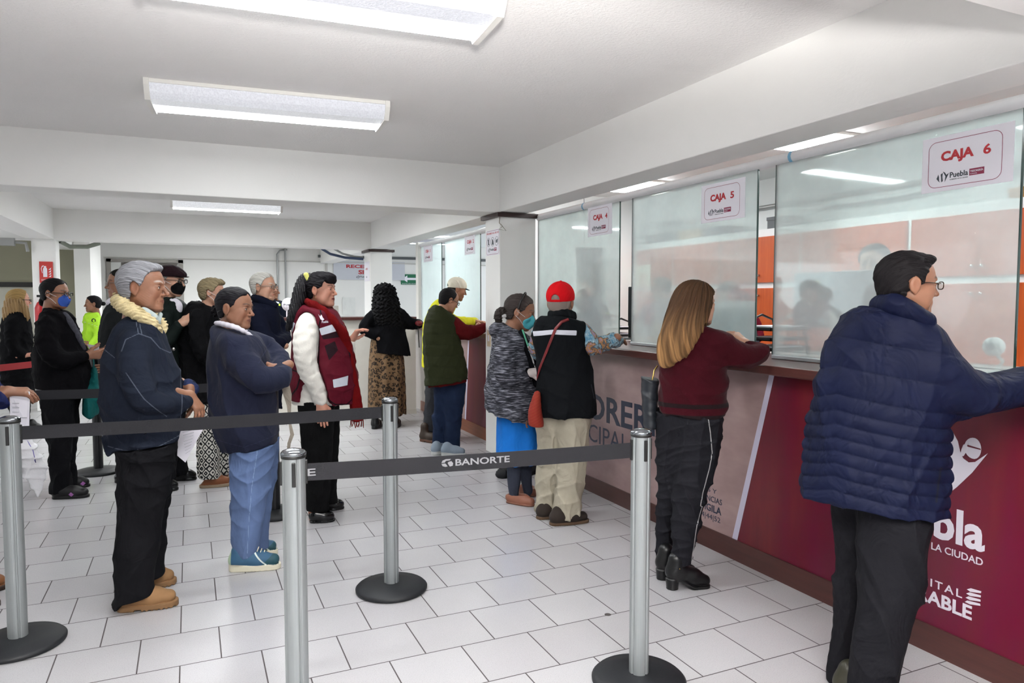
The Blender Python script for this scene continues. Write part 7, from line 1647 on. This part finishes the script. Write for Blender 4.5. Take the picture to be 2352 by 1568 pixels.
def edge_person():
    p = Person(-62, 1372, 'person in a blue jacket cut off by the left edge of the photo')
    p.head(-70, 640, 112, yaw=15, pitch=2, skin='brown'); p.skull(.045, hairline(.30, .12, .04, -.3), col='1a1613', rough=.004)
    p.torso_skin([(-70, 720, 20), (-75, 800, 50, 1.2), (-75, 950, 55, 1.2)])
    p.garment('jacket', [(-70, 720, 32, 1.5), (-78, 765, 58, 1.3), (-78, 850, 72, 1.15), (-78, 950, 76, 1.1), (-78, 1020, 74, 1.1), (-78, 1060, 74)], [[(-90, 790, 34, 1, .15), (-88, 870, 32, 1, .2), (-40, 915, 28, 1, .2), (-4, 918, 27, 1, .14)], [(-55, 790, 30, 1, -.15), (-40, 870, 26, 1, -.18), (0, 900, 18, 1, -.05)]], C_('royal_blue_jacket', '262f63', .85, .14, 10, .4), ((-180, 1030), (10, 1030)), .008, 121)
    p.hand(p.P(12, 898, .08), (.9, 0, -.1), (0, .4, -1), -1, (.5, .5, .4), L=.17, arm=p.P(-6, 912, .1)); p.hand(p.P(2, 898, -.03), (1, 0, -.2), (0, .5, -1), 1, L=.17)
    p.trousers([(-76, 1000, 66, 1.1, .05), (-76, 1100, 54, 1, .08), (-78, 1200, 46, 1, .1), (-80, 1372, 42, 1, .1)], [(-62, 1000, 56, 1.1, -.05), (-56, 1100, 44, 1, -.07), (-50, 1200, 38, 1, -.08), (-46, 1335, 36, 1, -.08)], C_('dark_navy_trousers', '1a1d2b', .85, .12, 10, .4), fold=.006)
    bt_ = shoe_mat('brown_leather_shoe', '7a4e2c', '2a1c14', .5); p.shoe((-125, 1402), (-2, 1392), bt_, 'shoe', .055, .024); p.shoe((-92, 1360), (16, 1350), bt_, 'shoe', .055, .024)
    p.finish()
    e = empty('form_sheet', tuple(p.g), p.rz, 'white printed form held out at the left edge of the photo', 'paper')
    v = [p.P(22, 898, .1), p.P(69, 899, .1), p.P(67, 985, .08), p.P(56, 1020, .06), p.P(24, 1010, .06)]; n = len(v)
    MB().add(v + [q + V3(0, .002, 0) for q in v], [tuple(range(n)), tuple(range(2 * n - 1, n - 1, -1))] + [(i, i + n, (i + 1) % n + n, (i + 1) % n) for i in range(n)]).build('sheet', M_paper, e)
    for x0, x1, y, c in ((46, 64, 906, 'print_grey'), (28, 44, 925, 'print_grey'), (28, 44, 935, 'print_grey'), (28, 44, 945, 'print_grey'), (48, 62, 958, 'print_grey')):
        a, b = p.P(x0, y, .103), p.P(x1, y, .103); MB().add([a, b, b + V3(0, 0, -.005), a + V3(0, 0, -.005)], [(0, 1, 2, 3)]).build('printed_line', mat(c, 'a0a0a8', .8), e)
    e = empty('plastic_bag', tuple(p.g), p.rz, 'crumpled translucent white plastic bag hanging at the left edge', 'bag')
    t = NT('thin_white_plastic'); tr = t.n('ShaderNodeBsdfTransparent'); df = t.n('ShaderNodeBsdfTranslucent'); df.inputs[0].default_value = (.9, .9, .93, 1); t.set((.82, .82, .85), .3); mx = t.n('ShaderNodeMixShader'); mx.inputs[0].default_value = .28; t.l(t.b.outputs[0], mx.inputs[1]); t.l(tr.outputs[0], mx.inputs[2]); t.l(mx.outputs[0], t.out.inputs[0]); t.bump(t.noise(30, 3), .6, .01)
    b = uni([p.tube([(52, 985, 5, .5, .1), (60, 1020, 20, .5, .1), (72, 1060, 28, .45, .1), (80, 1100, 22, .4, .1), (86, 1138, 4, .4, .1)])], .01); v, q = nets(disp(b, wavefold(.010, .06, 5, 5)), .005); mesh_obj('pouch', [(v, q)], t.m, e)
    MB().tube([p.P(50, 985, .1), p.P(62, 1010, .11), p.P(76, 1035, .12), p.P(82, 1062, .12), p.P(76, 1048, .12)], .002, 6).build('drawstring', mat('violet_cord', '6a64a8', .6), e)
edge_person()
def bust(px, py, hpx, X, label, hair='17130f', yaw=170, pitch=5, skin='tan', jacket='3a3a40', long=False, glasses=False, Y=None, cat='person', seat=.62, wid=1., maskc=None):
    """a seated clerk behind the counter"""
    g = on_x(px, py, X) if Y is None else on_y(px, py, Y); p = Person(0, 0, label, floor_xy=(g[0], g[1])); d = ray(px, py); x = px
    p.head(x, py, hpx, yaw=yaw, pitch=pitch, skin=skin, nose=.7, fat=.2)
    u = hpx
    ex = [ell((-.12, 0, -.25), (.30, .33, .45))] if long else []
    p.skull(.06 if long else .045, hairline(.30, .13, .03, -.3), extra=ex, col=hair, rough=.004)
    if glasses: p.glasses(M_blackp, th=.0022)
    yb = py + u * .5; sh = py + u * 1.0; m = C_('clerk_' + jacket, jacket, .85, .1, 10, .3); w = wid
    p.torso_skin([(x, yb + 4, u * .2), (x, sh + u * .4, u * .5, .6), (x, sh + u * 1.5, u * .5, .7)])
    zf = p.P(x, sh + u * 2.2)[2]
    p.garment('jacket', [(x, yb + u * .22, u * .30 * w, 1.), (x, sh - u * .1, u * .72 * w, .55), (x, sh + u * .5, u * .78 * w, .6), (x, sh + u * 1.3, u * .72 * w, .65), (x, sh + u * 2.0, u * .75 * w, .7)],
              [[(x - u * .72 * w, sh + u * .1, u * .26, 1, 0), (x - u * .95 * w, sh + u * .9, u * .23, 1, .06), (x - u * .6 * w, sh + u * 1.3, u * .17, 1, .25)], [(x + u * .72 * w, sh + u * .1, u * .26, 1, 0), (x + u * .95 * w, sh + u * .9, u * .23, 1, .06), (x + u * .6 * w, sh + u * 1.3, u * .17, 1, .25)]], m, None, .005, 7, k=.04)
    for sg in (-1, 1): p.hand(p.P(x + sg * u * .6 * w, sh + u * 1.3, .25), (-sg * .5, -1, 0), (0, 0, -1), sg, L=.16)
    # lap, thighs and lower legs, down to the floor
    hz = .60; mt = C_('black_trousers', '131316', .85, .15, 12, .3); hx = 0
    c = p.L(np.array([g[0], g[1], 0])); th = []
    for sg in (-1, 1): th.append(spline([((sg * .09, .0, hz), .095), ((sg * .11, -.25, hz + .02), .075), ((sg * .11, -.42, hz), .062), ((sg * .11, -.43, .32), .05), ((sg * .11, -.40, .10), .042)], 2))
    p.part('trousers', uni(th + [cone((0, .02, hz - .02), (0, .0, p.P(x, sh + u * 1.6)[2]), .15, .14, .8)], .04), mt, .012)
    ms = shoe_mat('black_leather', '101012', '0c0c0d', .35)
    for sg in (-1, 1):
        v, q = nets(cut(uni([cone((sg * .11, -.38, .05), (sg * .11, -.55, .035), .045, .038), cone((sg * .11, -.40, .05), (sg * .11, -.40, .11), .045, .042)], .02), (0, 0, 0), (0, 0, -1)), .007); mesh_obj('shoe', [(v, q)], mat('black_shoe', '101012', .35), p.root)
    st = empty('office_chair', tuple(p.g), p.rz, 'black office chair of the ' + label.split(' ', 1)[1].replace('short ', '').replace('thick ', '').replace('seen in the gap ', ''), 'chair'); K = mat('black_chair_fabric', '1a1b1e', .8)
    MB().box((-.22, -.22, .44), (.22, .24, .50), .02).build('seat', K, st); MB().box((-.2, .22, .6), (.2, .27, 1.0), .02).build('backrest', K, st)
    MB().tube([(0, 0, .06), (0, 0, .45)], .03).build('column', mat('black_plastic', '181818', .4), st)
    mb = MB()
    for k in range(5): a = 2 * math.pi * k / 5; mb.tube([(0, 0, .07), (.26 * math.cos(a), .26 * math.sin(a), .03)], .02, 8)
    mb.build('base', mat('black_plastic', '181818', .4), st)
    p.finish(); return p
bust(1518, 662, 50, 4.5, 'seated clerk with glasses in a grey jacket behind the fifth pane', yaw=172, jacket='6b6f7c', glasses=True)
bust(1672, 680, 62, 4.2, 'seated clerk with thick black hair looking down behind the fifth pane', yaw=125, pitch=22, long=True, jacket='4a4d58', glasses=True)
bust(1703, 690, 42, 4.66, 'seated clerk in a maroon vest seen in the gap beside the fifth pane', yaw=185, jacket='7a1c30', wid=1.05)
bust(2008, 606, 88, 4.4, 'seated clerk with short dark hair behind the large monitor', yaw=110, pitch=4, skin='light', jacket='3b3e48', hair='1c1a1c')
bust(1352, 662, 46, 4.25, 'seated clerk with dark hair behind the fourth pane', yaw=150, long=True, jacket='4f5360')
def guard():
    p = Person(0, 0, 'security guard in a navy jacket with lime patches behind the reception counter', floor_xy=(on_y(640, 690, 9.85)[0], 9.85))
    p.head(624, 668, 38, yaw=20, skin='brown'); p.skull(.04, hairline(.3, .12, .03, -.3), col='17130f')
    p.torso_skin([(636, 692, 8), (640, 720, 16), (640, 790, 18)])
    m = C_('guard_navy', '1b2233', .8, .1, 10, .3, 300, (('m0', 'b4e04a'), ('m1', 'b9c2cc')))
    p.garment('jacket', [(634, 688, 11, 1.3), (641, 700, 21, 1.2), (643, 730, 23, 1.1), (643, 790, 23, 1.1)], [[(632, 708, 10, 1, .14), (636, 740, 9, 1, .2)], [(652, 706, 10, 1, -.1), (660, 735, 9, 1, -.12)]], m, ((600, 785), (680, 785)), .006, 5, {'m0': anyof(p.area([(631, 700), (636, 698), (638, 706), (633, 708)]), p.area([(640, 697), (644, 697), (644, 702), (640, 702)])), 'm1': p.area([(634, 692), (642, 694), (641, 697), (634, 696)])})
    p.trousers([(640, 775, 18, 1, .05), (641, 850, 12, 1, .06), (641, 958, 11, 1, .06)], [(645, 775, 17, 1, -.05), (646, 850, 12, 1, -.06), (646, 952, 11, 1, -.06)], C_('black_trousers', '131316', .85, .15, 12, .3))
    p.hand(p.P(637, 744, .2), (0, 0, -1), (0, 1, 0), -1, L=.17); p.hand(p.P(661, 740, -.12), (0, 0, -1), (-1, 0, 0), 1, L=.17)
    ms = shoe_mat('black_leather', '101012', '0c0c0d', .35); a = on_floor(632, 960); p.shoe((632, 962), (658, 960), ms, 'shoe', .045, .02); p.shoe((638, 956), (662, 954), ms, 'shoe', .045, .02)
    p.finish()
guard()
# round sign and small stand on the reception counter, box farther left
g = on_y(663, 693, 9.3); s_ = empty('table_sign', (g[0], 9.3, 1.275), 0, 'round white table sign with small print on the reception counter', 'sign')
o = MB().lathe([(0, -.006), (.085, -.006), (.085, .006), (0, .006)], 28).build('disc', M_paper, s_); o.matrix_local = Matrix.Translation((0, 0, .16)) @ Matrix.Rotation(math.pi / 2, 4, 'X'); MB().box((-.03, -.03, 0), (.03, .03, .08), .004).build('stand', M_paper, s_)
text('lettering', 'Puebla', .1, M_ink, s_, (-.06, -.007, .15), (1, 0, 0), (0, 0, 1), width=.12, height=.02, bold=.02)
g = on_y(458, 700, 9.3); b_ = empty('ballot_box', (g[0], 9.25, 1.275), 0, 'small grey box with a steel frame on the left of the reception counter', 'box')
MB().box((-.13, -.08, 0), (.13, .08, .10), .004).build('body', mat('warm_grey_box', 'a8a49c', .5), b_)
MB().tube([(-.05, -.06, .10), (-.03, -.06, .21), (.05, -.06, .21), (.08, -.06, .10)], .006, 8).tube([(-.05, .06, .10), (-.03, .06, .21), (.05, .06, .21), (.08, .06, .10)], .006, 8).build('frame', M_pipe, b_)
g = on_y(778, 700, 9.3); thing_box('card_holder', (on_y(762, 700, 9.3)[0], 9.25, 1.275), (on_y(776, 700, 9.3)[0], 9.4, 1.42), mat('warm_grey_box', 'a8a49c', .5), 'grey box on the reception counter behind the woman in maroon', 'box')
# black bag on the floor by the pillar and dirt spot on the tiles
g = on_floor(1205, 1094); r = empty('floor_bag', (g[0] + .05, g[1] + .12, 0), .3, 'black bag lying on the floor at the foot of the thick pillar', 'bag')
v, q = nets(cut(disp(ell((0, 0, .03), V3(.30, .10, .085)), wavefold(.02, .08, 3)), (0, 0, 0), (0, 0, -1)), .008); mesh_obj('pouch', [(v, q)], mat('black_cloth_bag', '17181c', .7), r)
g = on_floor(1396, 1411); tag(MB().lathe([(0, .0005), (.014, .0005), (.016, .0), (0, 0)], 10).build('stain', mat('dark_spot', '4a4644', .7), None, (g[0], g[1], .0006)), 'small dark spot on the tiles in front of the counter', 'stain')
